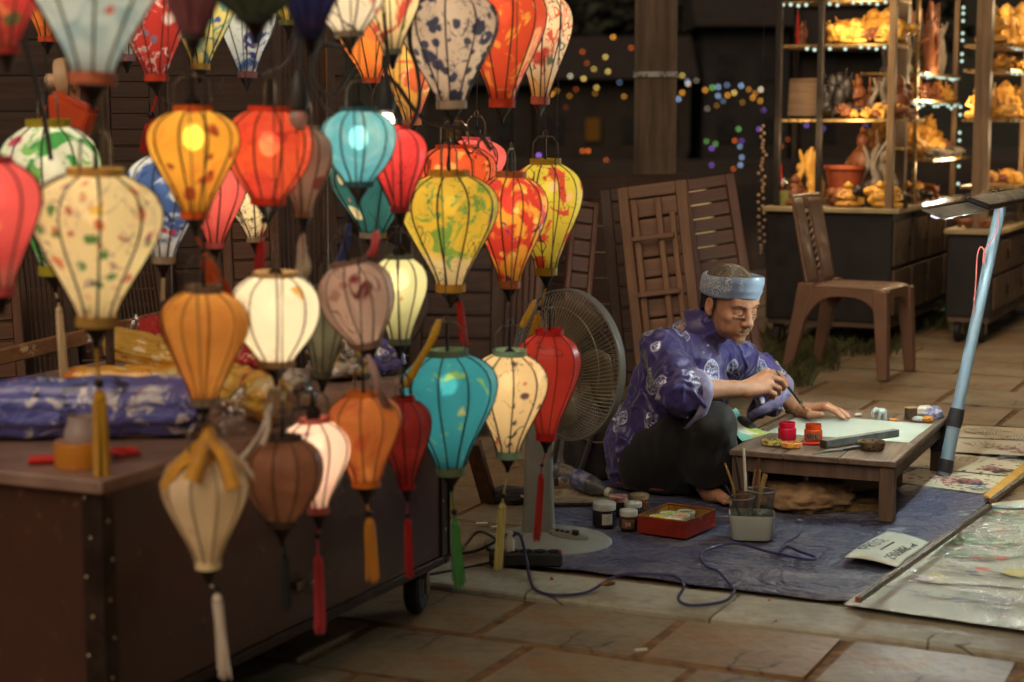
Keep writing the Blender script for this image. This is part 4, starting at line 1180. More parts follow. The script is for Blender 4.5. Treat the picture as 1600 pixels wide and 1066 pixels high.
# orange box, ivory ring behind the lotus lantern
M_ORANGE = plain('orange_plastic', S(214, 84, 34), S(190, 66, 28), 9, .4, 0, .1)
oc = P(108, 182, 4.4)
th = thing('orange_case', 'orange plastic case hanging behind the lotus lantern', 'case', oc, -.2)
obj('shell', MB().box((0, 0, 0), (.115, .06, .075), Matrix.Rotation(math.radians(24), 3, 'Y'), .008), M_ORANGE, th)
obj('lid', MB().box((.016, 0, .036), (.105, .052, .012), Matrix.Rotation(math.radians(24), 3, 'Y'), .004), M_ORANGE, th)
obj('strap', MB().tube([(0, 0, .05), (.01, 0, .3), (0, 0, LANTERN_TOP - oc.z)], .002, 6), M_CORD, th)
M_IVP = plain('ivory_plastic', S(216, 180, 136), None, 8, .5, 0, .1)
ic = P(104, 128, 4.5)
th = thing('ivory_reel', 'ivory coloured cable reel hanging above the orange case', 'reel', ic, 0)
obj('rim', MB().lathe([(.035, -.014), (.058, -.016), (.06, -.01), (.06, .01), (.058, .016), (.035, .014), (.035, -.014)], 32, cap=False).xform(Matrix.Rotation(math.radians(80), 4, 'Y')), M_IVP, th)
obj('spindle', MB().tube([(-.05, 0, 0), (.02, 0, 0)], .02, 14), M_IVP, th)
obj('hanger', MB().tube([(0, 0, .05), (0, 0, .3), (0, 0, LANTERN_TOP - ic.z)], .002, 6), M_CORD, th)
# ------------------------------------------------------------------ wooden wall and folded tables behind
WOODS = [wood('brown_teak', S(122, 86, 58), S(82, 56, 38), 2, 1, .5, .35, S(150, 116, 78)),
         wood('dark_teak', S(76, 54, 40), S(50, 36, 28), 2, 1, .5, .35),
         wood('red_teak', S(108, 72, 50), S(72, 46, 34), 2, 1, .5, .35)]
WOODX = [wood('brown_teak_slat', S(118, 82, 56), S(80, 54, 38), 0, 1, .5, .35, S(146, 112, 76)),
         wood('dark_teak_slat', S(72, 51, 38), S(48, 34, 27), 0, 1, .5, .35),
         wood('red_teak_slat', S(102, 68, 47), S(70, 44, 32), 0, 1, .5, .35)]
def bx(d, ch=.003): return MB().box((0, 0, 0), d, None, ch)
def leaning(name, label, pl, pr, pt, pb, Y, tilt=0, yaw=0, lean=8, kind='h', n=9, wi=0, group='folded wooden tables leaning in a row', cat='folding table', th_=.022):
    """folded slatted table or chair; photo pixels of its left, right, top and bottom edge"""
    k = mpp(Y)
    w = (pr - pl) * k / max(.3, math.cos(math.radians(yaw)))
    zt2, zb2 = P(0, pt, Y).z, max(.012, P(0, pb, Y).z)
    h = (zt2 - zb2) / math.cos(math.radians(lean)) / math.cos(math.radians(tilt))
    cx = P((pl + pr) / 2, (pt + pb) / 2, Y).x
    t = thing(name, label, cat, (cx, Y, zb2), 0, group)
    M = Matrix.Rotation(math.radians(yaw), 3, 'Z') @ Matrix.Rotation(math.radians(-lean), 3, 'X') @ Matrix.Rotation(math.radians(tilt), 3, 'Y')
    t.rotation_mode = 'QUATERNION'; t.rotation_quaternion = M.to_quaternion()
    t.location = (cx - math.sin(math.radians(tilt)) * h / 2, Y, zb2 + abs(math.sin(math.radians(tilt))) * w / 2 * 0)
    sw = min(.045, w * .16)
    wz, wx_ = WOODS[wi], WOODX[wi]
    stile = bx((sw, th_ * 1.4, h)).mesh('stile'); stile.materials.append(wz)
    for s in (-1, 1):
        o = obj('stile', stile, None, t); o.location = (s * (w / 2 - sw / 2), 0, h / 2)
    rail = bx((w - 2 * sw - .002, th_ * 1.3, sw * 1.2)).mesh('rail'); rail.materials.append(wx_)
    for z in (h - sw * .6, sw * .6):
        o = obj('rail', rail, None, t); o.location = (0, 0, z)
    iw, ih = w - 2 * sw - .003, h - 2.4 * sw - .004
    if kind == 'v':
        sl = bx((iw / n - .006, th_ * .6, ih)).mesh('slat'); sl.materials.append(wz)
        for i in range(n):
            o = obj('slat', sl, None, t); o.location = (-iw / 2 + (i + .5) * iw / n, random.uniform(-.001, .001), h / 2)
    else:
        sl = bx((iw, th_ * .6, ih / n - .008)).mesh('slat'); sl.materials.append(wx_)
        for i in range(n):
            o = obj('slat', sl, None, t); o.location = (0, random.uniform(-.002, .002), sw * 1.2 + .002 + (i + .5) * ih / n)
            o.rotation_euler = (0, random.uniform(-.004, .004), 0)
    if kind == 'x':   # folding legs and braces in front of the slats
        lg = bx((.026, .018, h * .86)).mesh('folding_leg'); lg.materials.append(wz)
        for x in (-w * .27, w * .08):
            o = obj('folding_leg', lg, None, t); o.location = (x, -th_ * .9 - .009, h * .5)
        br = bx((w * .62, .016, .022)).mesh('brace'); br.materials.append(wx_)
        for z in (h * .74, h * .47, h * .2):
            o = obj('brace', br, None, t); o.location = (-.01, -th_ * .9 - .027, z)
        lg2 = bx((.024, .018, h * .8)).mesh('folding_leg'); lg2.materials.append(wz)
        o = obj('folding_leg', lg2, None, t); o.location = (w * .27, -th_ * .9 - .009, h * .45)
    return t
leaning('folded_table', 'folded slatted table behind the man with crossed braces on its face', 978, 1084, 290, 610, 7.55, -8, -14, 8, 'x', 9, 0)
leaning('folded_table', 'plain folded table standing just behind the braced one', 948, 1060, 294, 600, 7.68, -7, -14, 8, 'h', 8, 1)
leaning('folded_table', 'slatted folded table at the right end of the row beside the dark cabinet', 1088, 1178, 279, 600, 7.75, -8, 6, 9, 'h', 13, 2)
leaning('folded_table', 'narrow folded table leaning towards the left behind the fan', 890, 932, 318, 640, 7.4, 8, 20, 8, 'h', 12, 2)
leaning('folded_table', 'folded table half hidden behind the lime lantern', 838, 900, 310, 640, 7.5, 8, 15, 8, 'h', 10, 1)
leaning('folded_table', 'folded table standing above the fan cage', 780, 850, 320, 640, 7.3, 4, 10, 8, 'v', 5, 2)
leaning('folded_table', 'wide slatted table leaning behind the turquoise lantern', 640, 785, 330, 660, 7.0, 1, 0, 8, 'h', 8, 1)
leaning('folding_chair', 'folded chair with upright slats behind the pink lantern', 32, 112, 330, 640, 5.9, -5, 10, 8, 'v', 7, 1, 'folded wooden chairs behind the cart', 'folding chair')
leaning('folding_chair', 'folded chair with level slats at the left edge', -50, 34, 430, 640, 5.7, -3, 8, 8, 'h', 6, 2, 'folded wooden chairs behind the cart', 'folding chair')
leaning('folding_chair', 'folded chair with level slats behind the cream lantern', 108, 186, 360, 640, 6.0, -4, 5, 8, 'h', 8, 1, 'folded wooden chairs behind the cart', 'folding chair')
leaning('folding_chair', 'folded chair with upright slats right of the cream lantern', 176, 262, 330, 640, 5.8, -7, 8, 8, 'v', 9, 1, 'folded wooden chairs behind the cart', 'folding chair')
leaning('folding_chair', 'dark folded chair behind the ochre lantern', 262, 350, 340, 640, 5.95, -3, 5, 8, 'h', 8, 1, 'folded wooden chairs behind the cart', 'folding chair')
leaning('folding_chair', 'folded chair behind the dazzling white lantern', 352, 440, 330, 640, 5.9, -2, 5, 8, 'h', 9, 2, 'folded wooden chairs behind the cart', 'folding chair')
leaning('folding_chair', 'tall folded screen of upright slats behind the sky blue lantern', 428, 524, -60, 640, 6.2, 0, 5, 3, 'v', 8, 1, 'folded wooden chairs behind the cart', 'folding screen')
leaning('folding_chair', 'tall louvred shutter behind the crane lantern', 160, 250, 60, 640, 6.3, 0, 5, 3, 'h', 22, 1, 'folded wooden chairs behind the cart', 'shutter')
# round table top seen on edge
rc = P(570, 470, 6.4)
t = thing('round_table', 'round dark wooden table top leaning behind the celadon lantern', 'table', (rc.x, rc.y, rc.z), 0)
obj('tabletop', MB().lathe([(.001, -.015), (.22, -.015), (.228, -.008), (.228, .008), (.22, .015), (.001, .015)], 48, cap=False).xform(Matrix.Rotation(math.radians(80), 4, 'X')), WOODX[1], t)
for s in (-1, 1):
    obj('leg', MB().box((s * .1, .02, -.32), (.03, .03, rc.z * 2 - .1 if False else .5), None, .003), WOODS[1], t)
# plank wall
def plank_wall(label, pl, pr, Y, z1, n, seed):
    a, b_ = P(pl, 300, Y).x, P(pr, 300, Y).x
    t = thing('plank_wall', label, 'wall', ((a + b_) / 2, Y, 0), 0)
    rnd = random.Random(seed)
    hgt = z1 / n
    mes = []
    for i in range(3):
        me = bx((b_ - a, .026, hgt - .005), .003).mesh('plank'); me.materials.append(WOODX[(i + seed) % 2 + (1 if i == 2 else 0)] if False else WOODX[1]); mes.append(me)
    for i in range(n):
        o = obj('plank', mes[i % 3], None, t); o.location = (0, rnd.uniform(-.004, .004), (i + .5) * hgt)
    for x in (a - (a + b_) / 2 + .05, 0, b_ - (a + b_) / 2 - .05):
        obj('batten', MB().box((x, .033, z1 / 2), (.06, .03, z1), None, .003), WOODS[1], t)
    return t
plank_wall('tall wall of dark level planks behind the upper lanterns', -220, 540, 7.3, 3.0, 21, 1)
plank_wall('low wall of dark planks behind the folded tables', 545, 1076, 8.6, 1.0, 8, 2)
# rail of the bench behind the cart
a, b_ = P(-60, 572, 5.05), P(262, 496, 5.35)
t = thing('bench_rail', 'scuffed wooden rail running behind the wrapped bundles', 'rail', (a.x, a.y, 0), 0)
M_RAILW = wood('scuffed_rail', S(138, 98, 64), S(96, 64, 42), 0, 1, .5, .4, S(196, 170, 130))
d = b_ - a; q = d.to_track_quat('X', 'Z').to_matrix()
obj('rail', MB().box((a + d * .5) - t.location, (d.length, .03, .045), q, .004), M_RAILW, t)
for f in (.06, .94):
    p = a + d * f
    obj('leg', MB().box((p.x - a.x, p.y - a.y, (p.z - .03) / 2), (.04, .04, p.z - .03), None, .003), WOODS[1], t)
# stray plank leg right of the cart
a, b_ = P(738, 690, 5.6), G(764, 782, .012)
d = b_ - a
single('wooden_prop', MB().box((0, 0, 0), (.05, .03, d.length), (d.to_track_quat('Z', 'Y')).to_matrix(), .003), WOODS[2], 'reddish wooden prop leaning beside the far end of the cart', 'prop', loc=(a + b_) / 2)
# ------------------------------------------------------------------ standing fan
M_FANG = plain('fan_grey_plastic', S(136, 138, 130), S(122, 124, 116), 6, .42, 0, .05)
M_FANW = plain('fan_wire', S(160, 152, 132), S(130, 122, 104), 30, .45, .3, 0)
M_FANB = plain('fan_blade', S(128, 120, 100), None, 6, .4, 0, 0)
M_FANP = plain('fan_panel', S(104, 102, 84), None, 6, .35, 0, 0)
fb = G(858, 853)
fan = thing('standing_fan', 'grey standing fan with round wire cage facing the man', 'fan', fb, 0)
kx = mpp(fb.y)
rx = 101 * kx; ry = rx * .95
base = MB().lathe([(.0, .0), (.98, .0), (1.0, .008), (.99, .016), (.93, .024), (.72, .037), (.45, .045), (.30, .05), (.0, .05)], 56)
base.v = [(v[0] * rx, v[1] * ry, v[2]) for v in base.v]
obj('base', base, M_FANG, fan, 60)
skirt = MB().lathe([(rx * 1.0, .0005), (rx * 1.012, .0005), (rx * 1.012, .007), (rx * 1.0, .007)], 56)
skirt.v = [(v[0], v[1] * .95, v[2]) for v in skirt.v]
obj('base_rim', skirt, M_FIN, fan, 60)
pn = obj('control_panel', MB().lathe([(0, 0), (.98, 0), (1, .003), (.9, .007), (0, .0075)], 32).xform(Matrix.Diagonal((.062, .036, 1, 1))), M_FANP, fan, 60)
pn.location = (.055, -.055, .044); pn.rotation_euler = (.13, .12, -.25)
kb = obj('knob', MB().lathe([(0, 0), (.011, 0), (.01, .012), (0, .012)], 14), M_FIN, pn); kb.location = (.02, 0, .007)
for i in range(3):
    o = obj('button', MB().box((0, 0, 0), (.012, .009, .006), None, .001), M_FIN, pn); o.location = (-.035 + i * .015, .004, .009)
# column
col = MB()
prof = [(.0, .050, .036), (.1, .044, .031), (.30, .041, .028), (.44, .040, .028)]
vs = []; fs = []; n = 24
for z, a, b_ in prof:
    for i in range(n):
        an = 2 * math.pi * i / n
        ex = lambda c: math.copysign(abs(c) ** .6, c)
        vs.append((a * ex(math.cos(an)), b_ * ex(math.sin(an)), z + .045))
for i in range(len(prof) - 1):
    for q in range(n):
        q2 = (q + 1) % n
        fs.append((i * n + q, i * n + q2, (i + 1) * n + q2, (i + 1) * n + q))
fs.append(tuple(3 * n + q for q in range(n)))
pcx = P(842, 700, fb.y).x - fb.x
co = obj('column', MB().add(vs, fs), M_FANG, fan, 50); co.location = (pcx, 0, 0)
# head
hc = P(887, 570, fb.y + .05)
head = obj('head_mount', MB().tube([(0, 0, -.01), (.0, .0, .09)], [.03, .026], 14), M_FANG, fan); head.location = (pcx, 0, .47)
R = 116 * mpp(hc.y)
axis = Vector((math.sin(math.radians(47)), math.cos(math.radians(47)), -.02)).normalized()
cage = bpy.data.objects.new('cage', None)
q = axis.to_track_quat('Z', 'X')
def cage_part(name, mb, mat, sm=50):
    o = obj(name, mb, mat, fan, sm)
    o.rotation_mode = 'QUATERNION'; o.rotation_quaternion = q
    o.location = hc - fb
    return o
bpy.data.objects.remove(cage)
def circ(r, z, n=64): return [(r * math.cos(2 * math.pi * i / n), r * math.sin(2 * math.pi * i / n), z) for i in range(n)]
rim = MB().lathe([(R, -.014), (R + .006, -.012), (R + .006, .012), (R, .014), (R - .002, 0), (R, -.014)], 72, cap=False)
cage_part('rim', rim, M_FANG)
def grille(sign, depth, nw, swirl):
    m = MB()
    for i in range(nw):
        a0 = 2 * math.pi * i / nw
        pts = []
        for t_ in np.linspace(0, 1, 8):
            r = R * (.22 + .78 * t_)
            z = depth * (1 - (max(0, t_ - .1) / .9) ** 2.6) + .004
            a = a0 + swirl * (1 - t_)
            pts.append((r * math.cos(a), r * math.sin(a), sign * z))
        m.tube(pts, .00115, 4, cap=False)
    for t_ in (.22, .5, .8):
        r = R * t_; z = depth * (1 - (max(0, (t_ - .22) / .78 - .1) / .9) ** 2.6) + .004
        m.tube(circ(r, sign * z, 48), .0016, 4, closed=True)
    return m
cage_part('rear_grille', grille(-1, .075, 100, .30), M_FANW)
cage_part('front_grille', grille(1, .085, 100, -.30), M_FANW)
cage_part('centre_badge', MB().lathe([(0, .088), (R * .22, .086), (R * .24, .08), (R * .22, .076), (0, .076)], 32), M_FANG)
cage_part('motor_housing', MB().lathe([(0, -.2), (.035, -.2), (.055, -.185), (.06, -.11), (.062, -.075), (0, -.074)], 28), M_FANG)
cage_part('spindle', MB().tube([(0, 0, -.07), (0, 0, .03)], .008, 10), M_STEEL)
for i in range(4):
    m = MB(); vs = []; fs = []
    for a_ in range(7):
        for r_i in range(7):
            t_ = r_i / 6; rr = R * (.16 + .72 * t_)
            wdt = (.38 + .42 * math.sin(t_ * 2.4))
            an = i * math.pi / 2 + (a_ / 6 - .5) * wdt * 1.5 + .25 * t_
            vs.append((rr * math.cos(an), rr * math.sin(an), (a_ / 6 - .5) * .05 * (1 - .3 * t_)))
    for a_ in range(6):
        for r_i in range(6):
            fs.append((a_ * 7 + r_i, a_ * 7 + r_i + 1, (a_ + 1) * 7 + r_i + 1, (a_ + 1) * 7 + r_i))
    o = cage_part('blade', m.add(vs, fs), M_FANB)
    md = o.modifiers.new('thick', 'SOLIDIFY'); md.thickness = .003
# ------------------------------------------------------------------ tarpaulin under everything
def tarp_mat():
    t = NT('blue_violet_tarpaulin')
    f = t.noise(5, 5, .65, None, .6); f2 = t.noise(60, 4, .7)
    col = t.mix(t.ramp(f, .35, .65), S(60, 64, 92), S(78, 78, 98))
    col = t.mix(t.ramp(t.noise(4, 5, .75), .5, .68, 0, .75), col, S(130, 128, 130))
    col = t.mix(t.ramp(f2, .56, .72, 0, .6), col, S(150, 152, 160))
    r1 = t.math('ABSOLUTE', t.math('SUBTRACT', t.noise(4.2, 3, .6, None, 1.0), .5))
    r2 = t.math('ABSOLUTE', t.math('SUBTRACT', t.noise(15, 4, .65, t.mapping((1, 1, 1), (4, 2, 0)), .8), .5))
    h = t.math('ADD', t.ramp(r1, 0, .12), t.math('MULTIPLY', t.ramp(r2, 0, .14), .3))
    return t.done(t.bsdf(col, t.ramp(f, .3, .7, .38, .6), 0, t.bump(f2, .3, .003, t.bump(h, .9, .014)), .5))
M_TARP = tarp_mat()
def sheet(corners, nu, nv, z, amp, seed, freq=5.0, edge=.012):
    """wrinkled sheet spanning four corners (a, b along the front, then c, d at the back)"""
    a, b_, c, d = [Vector((p[0], p[1])) for p in corners]
    vs = []; fs = []
    for j in range(nv + 1):
        for i in range(nu + 1):
            s, t_ = i / nu, j / nv
            p = (a * (1 - s) + b_ * s) * (1 - t_) + (d * (1 - s) + c * s) * t_
            e = min(s, 1 - s, t_, 1 - t_)
            jx = mnoise.noise(Vector((p.x * 7, p.y * 7, seed))) * edge * (1 if e < .02 else .3)
            w = mnoise.noise(Vector((p.x * freq, p.y * freq, seed + 3.3)))
            w2 = abs(mnoise.noise(Vector((p.x * freq * .5 + 9, p.y * freq * .8, seed + 7))))
            z_ = z + amp * max(0, w * .7 + (1 - w2 * 4) * .5 if w2 < .25 else w * .7)
            vs.append((p.x + jx, p.y + jx, z_))
    for j in range(nv):
        for i in range(nu):
            q = j * (nu + 1) + i
            fs.append((q, q + 1, q + nu + 2, q + nu + 1))
    return MB().add(vs, fs)
TZ = .012
tc = [G(776, 884), G(1345, 952), G(1600, 745), G(960, 700)]
o = single('tarpaulin', sheet(tc, 90, 60, TZ, .008, 2.2), M_TARP, 'creased blue violet tarpaulin spread under the man and the low table', 'tarpaulin', smooth=80)
md = o.modifiers.new('thick', 'SOLIDIFY'); md.thickness = .002; md.offset = 1
GZ = TZ + .010
# ------------------------------------------------------------------ power strip and leads
M_BLACKP = plain('black_plastic', S(44, 42, 42), S(34, 33, 33), 20, .4, 0, 0)
M_WHITEP = plain('white_plastic', S(206, 200, 186), S(190, 184, 170), 20, .4, 0, 0)
ps = G(822, 884, .015)
th = thing('power_strip', 'black power strip in front of the fan base', 'power strip', (ps.x, ps.y + .01, .014), -.06)
obj('body', MB().box((0, 0, .02), (.205, .05, .04), None, .006), M_BLACKP, th)
for i in range(5):
    s_ = obj('socket', MB().lathe([(.0, .0405), (.016, .0405), (.0165, .043), (.014, .043), (.0135, .0415), (0, .0415)], 18, cap=False), M_FIN, th); s_.location = (-.078 + i * .039, 0, 0)
obj('switch', MB().box((.095, 0, .041), (.008, .018, .006), None, .001), M_REDP, th)
plug = thing('plug', 'white plug standing in the black power strip', 'plug', (ps.x - .045, ps.y + .01, .055), 0)
obj('plug_body', MB().lathe([(.0, 0), (.013, 0), (.013, .03), (.008, .036), (.008, .055), (.004, .056)], 14), M_WHITEP, plug)
M_LEADB = plain('violet_lead', S(52, 50, 96), S(42, 40, 80), 20, .45, 0, 0)
lead = [(800, 838, .085), (812, 836, .10), (822, 870, .04), (828, 905, .012), (838, 922, .008), (868, 930, .008), (915, 926, .008), (948, 908, .02), (975, 898, .028), (1040, 898, .03), (1062, 905, .028), (1068, 918, .025), (1060, 936, .012), (1080, 946, .008), (1130, 940, .01), (1146, 925, .022), (1140, 912, .026), (1122, 893, .026), (1104, 885, .026), (1094, 868, .026), (1110, 857, .026), (1150, 849, .026), (1200, 862, .026), (1262, 874, .026), (1275, 871, .026), (1250, 862, .027), (1228, 854, .03), (1216, 866, .028), (1225, 850, .03), (1242, 840, .03), (1252, 830, .03)]
single('extension_lead', MB().tube(spline([G(x, y, z + .010) for x, y, z in lead], 6), .0042, 8), M_LEADB, 'violet blue lead looping over the tarpaulin from the power strip', 'cord')
for pts, lb in [([(690, 872, .01), (722, 858, .03), (745, 832, .05), (768, 838, .04), (780, 850, .03)], 'black cord looping over the paving behind the power strip'),
                ([(690, 868, .008), (740, 862, .01), (775, 846, .05), (800, 832, .06), (815, 838, .09)], 'black cord lying across towards the fan base'),
                ([(640, 905, .008), (700, 893, .01), (745, 884, .01), (772, 878, .03)], 'thick black cord feeding the left end of the power strip')]:
    single('power_cable', MB().tube(spline([G(*q_) for q_ in pts], 6), .0042, 7), M_BLACKP, lb, 'cord', 'black cords by the power strip')
M_BRASS = plain('brass', S(150, 120, 76), S(110, 84, 50), 20, .35, .8, .1)
jp = G(951, 912, .03); single('cable_joint', MB().tube([(-.018, -.006, 0), (-.006, -.002, .001), (.006, .003, .001), (.016, .006, 0)], [.005, .008, .008, .005], 10), M_BRASS, 'small taped joint on the violet lead at the tarpaulin edge', 'joint', loc=(jp.x, jp.y, .03))
# ------------------------------------------------------------------ bag, bottle, tray behind the fan
M_BAG = plain('black_bag_cloth', S(46, 38, 38), S(30, 26, 28), 9, .8, 0, .4, 60, sheen=.3)
bc = G(948, 792)
bag = thing('black_bag', 'slumped black cloth bag between the fan and the man', 'bag', (bc.x - .02, bc.y + .42, .002), .2)
bm = bmesh.new(); bmesh.ops.create_icosphere(bm, subdivisions=4, radius=1)
for v in bm.verts:
    c = v.co.copy()
    n_ = mnoise.noise(c * 2.2) * .16 + mnoise.noise(c * 6) * .05
    sq = lambda x: math.copysign(abs(x) ** .6, x)
    z = sq(c.z)
    v.co = Vector((sq(c.x) * .125 * (1 - .25 * max(0, z)) * (1 + n_), sq(c.y) * .09 * (1 - .3 * max(0, z)) * (1 + n_), (z + 1) * .155 * (1 + n_ * .4)))
me = bpy.data.meshes.new('body'); bm.to_mesh(me); bm.free(); me.shade_smooth(); me.materials.append(M_BAG); obj('body', me, None, bag)
obj('pocket_trim', MB().tube(spline([(-.07, -.098, .17), (-.02, -.112, .155), (.05, -.108, .165), (.075, -.1, .2)], 5), .003, 6), plain('bag_trim', S(110, 96, 84), None, 9, .6, 0, 0), bag)
for s in (-1, 1):
    obj('strap', MB().tube(spline([(s * .05 - .06, -.05, .27), (s * .06 - .09, -.1, .2), (s * .05 - .12, -.11, .08), (s * .03 - .13, -.1, .01)], 6), .009, 8), M_BAG, bag)
M_PET = NT('clear_bottle'); M_PET = M_PET.done(M_PET.bsdf((.86, .9, .92, 1), .08, 0, M_PET.bump(M_PET.noise(40), .3, .004), .5, trans=.9, ior=1.3))
M_LABEL = plain('blue_label', S(46, 50, 110), S(150, 150, 170), 40, .4, 0, 0)
bp = G(898, 792)
bt = thing('water_bottle', 'clear water bottle with blue label lying on its side on a tray', 'bottle', (bp.x + .02, bp.y + .09, .072), 0)
Mx = Matrix.Rotation(math.radians(-62), 4, 'Z') @ Matrix.Rotation(math.radians(97), 4, 'Y')
Mx = Matrix.Rotation(math.radians(-35), 4, 'Z') @ Matrix.Rotation(math.radians(105), 4, 'Y')
obj('bottle_body', MB().lathe([(.0, -.1), (.024, -.1), (.03, -.092), (.028, -.07), (.031, -.05), (.028, -.03), (.031, .0), (.031, .05), (.026, .075), (.013, .098), (.013, .108)], 24).xform(Mx), M_PET, bt)
obj('label', MB().lathe([(.0318, -.02), (.0322, -.018), (.0322, .034), (.0318, .036)], 24, cap=False).xform(Mx), M_LABEL, bt)
obj('cap', MB().lathe([(.0, .108), (.016, .108), (.016, .124), (0, .125)], 16).xform(Mx), M_WHITEP, bt)
tp = G(890, 800)
single('woven_tray', MB().lathe([(0, .0), (.11, .0), (.135, .016), (.138, .02), (.132, .02), (.108, .005), (0, .005)], 40).xform(Matrix.Diagonal((1.15, .8, 1, 1))), plain('woven_straw', S(170, 160, 132), S(120, 110, 90), 30, .8, 0, .5, 90), 'pale oval woven tray under the water bottle', 'tray', loc=(tp.x, tp.y + .08, TZ + .004))
crumple('dark_cloth', (G(800, 790).x, G(800, 790).y + .05, .0), .1, .07, .03, M_BAG, 'dark crumpled cloth on the paving behind the fan stem', 'cloth', 21.0, .25)
# ------------------------------------------------------------------ paint jars, tin box, cups
M_JAR = plain('jar_dark_paint', S(48, 40, 40), S(36, 32, 34), 12, .2, 0, 0)
M_JARO = plain('jar_brown_paint', S(140, 84, 44), S(60, 44, 38), 30, .25, 0, 0)
M_LID = plain('jar_lid', S(206, 206, 194), S(176, 176, 166), 16, .4, 0, .05)
M_LIDR = plain('jar_lid_stained', S(196, 180, 166), S(150, 60, 40), 40, .5, 0, .05)
M_PAPERL = plain('paper_label', S(196, 190, 176), S(150, 146, 140), 60, .6, 0, 0)
def jar(px, py, r, h, mb_, ml, label, lid=True, lab=None):
    p = G(px, py, GZ)
    th = thing('paint_jar', label, 'jar', (p.x, p.y + r, GZ), random.uniform(-.4, .4), 'paint jars on the tarpaulin')
    obj('glass', MB().lathe([(0, 0), (r * .92, 0), (r, .004), (r, h * .62), (r * .86, h * .68), (r * .86, h * .74)], 28), mb_, th)
    obj('lid', MB().lathe([(0, h * .70), (r * .96, h * .70), (r * .98, h * .72), (r * .98, h * .97), (r * .93, h), (0, h)], 36, fn=lambda a: 1 + .008 * math.cos(a * 36)), ml, th, 30)
    if lab:
        lm = MB(); vs = []; n_ = 10
        for i in range(n_ + 1):
            a = -math.pi / 2 + (i / n_ - .5) * lab[0]
            for z in (h * .12, h * .58): vs.append(((r + .0008) * math.cos(a), (r + .0008) * math.sin(a), z))
        fs = [(2 * i, 2 * i + 2, 2 * i + 3, 2 * i + 1) for i in range(n_)]
        obj('label', lm.add(vs, fs), lab[1], th)
    return th
jar(945, 825, .036, .072, M_JAR, M_LID, 'tall paint jar with white lid, farthest left of the jars', lab=(.9, M_PAPERL))
j50 = jar(983, 830, .028, .060, M_JAR, M_LID, 'short paint jar with white lid and brown label touching the tin box', lab=(1.5, M_JARO))
jar(966, 806, .032, .058, M_JAR, M_LIDR, 'paint jar with red stained lid behind the tall jar')
jar(990, 812, .028, .05, M_JAR, M_LID, 'paint jar with white lid behind the short jar')
jar(1000, 800, .030, .052, M_JARO, plain('tan_lid', S(150, 128, 96), None, 9, .5, 0, 0), 'paint jar with tan lid at the back of the jars')
def text(body, size, mat, parent, loc, rot, name='lettering', sx=1.0, align='CENTER'):
    cu = bpy.data.curves.new('lettering', 'FONT'); cu.body = body; cu.size = size; cu.align_x = align; cu.align_y = 'CENTER'; cu.extrude = 0
    cu.resolution_u = 2
    tmp = bpy.data.objects.new('tmp', cu); COL.objects.link(tmp)
    dg = bpy.context.evaluated_depsgraph_get(); dg.update()
    me = bpy.data.meshes.new_from_object(tmp.evaluated_get(dg))
    bpy.data.objects.remove(tmp)
    me.materials.clear(); me.materials.append(mat)
    o = bpy.data.objects.new(name, me); COL.objects.link(o); o.parent = parent
    o.location = loc; o.rotation_euler = rot; o.scale = (sx, 1, 1)
    return o
M_INKW = plain('pale_ink', S(200, 190, 170), None, 9, .6, 0, 0)
text('50', .018, M_INKW, j50, (0, -.0305, .02), (math.pi / 2, 0, -j50.rotation_euler.z * 0))
# red tin
def tin_mat():
    t = NT('scratched_red_tin')
    f = t.noise(7, 5, .7); sc = t.noise(2.4, 5, .7, t.mapping((9, 9, 26), (0, 0, 0), (.3, .5, .6)))
    col = t.mix(t.ramp(f, .4, .7), S(150, 40, 22), S(96, 34, 22))
    col = t.mix(t.ramp(sc, .62, .66), col, S(190, 140, 96))
    return t.done(t.bsdf(col, .45, .3, t.bump(f, .2, .003), .5))
M_TIN = tin_mat(); M_TINI = plain('ochre_tin_inside', S(170, 132, 34), S(96, 70, 26), 14, .5, .2, .2)
tp0, tp1 = G(996, 832, GZ), G(1062, 841, GZ)
tdir = (tp1 - tp0); tw = tdir.length + .02
ta = math.atan2(tdir.y, tdir.x)
tin = thing('tin_box', 'scratched red tin box without lid holding paint pots', 'box', tp0, ta)
td = .20; tH = .052
mb = MB()
mb.box((tw / 2, .001, tH / 2), (tw, .002, tH)); mb.box((tw / 2, td - .001, tH / 2), (tw, .002, tH))
mb.box((.001, td / 2, tH / 2), (.002, td - .005, tH)); mb.box((tw - .001, td / 2, tH / 2), (.002, td - .005, tH))
obj('wall', mb, M_TIN, tin, 0)
obj('rim', MB().tube([(0, 0, tH), (tw, 0, tH), (tw, td, tH), (0, td, tH)], .0022, 6, closed=True), M_TINI, tin)
obj('lining', MB().box((tw / 2, td / 2, .004), (tw - .006, td - .006, .004)).box((tw / 2, td - .0045, tH / 2), (tw - .012, .002, tH - .008)).box((tw - .0045, td / 2, tH / 2), (.002, td - .016, tH - .008)).box((.0045, td / 2, tH / 2), (.002, td - .016, tH - .008)), M_TINI, tin, 0)
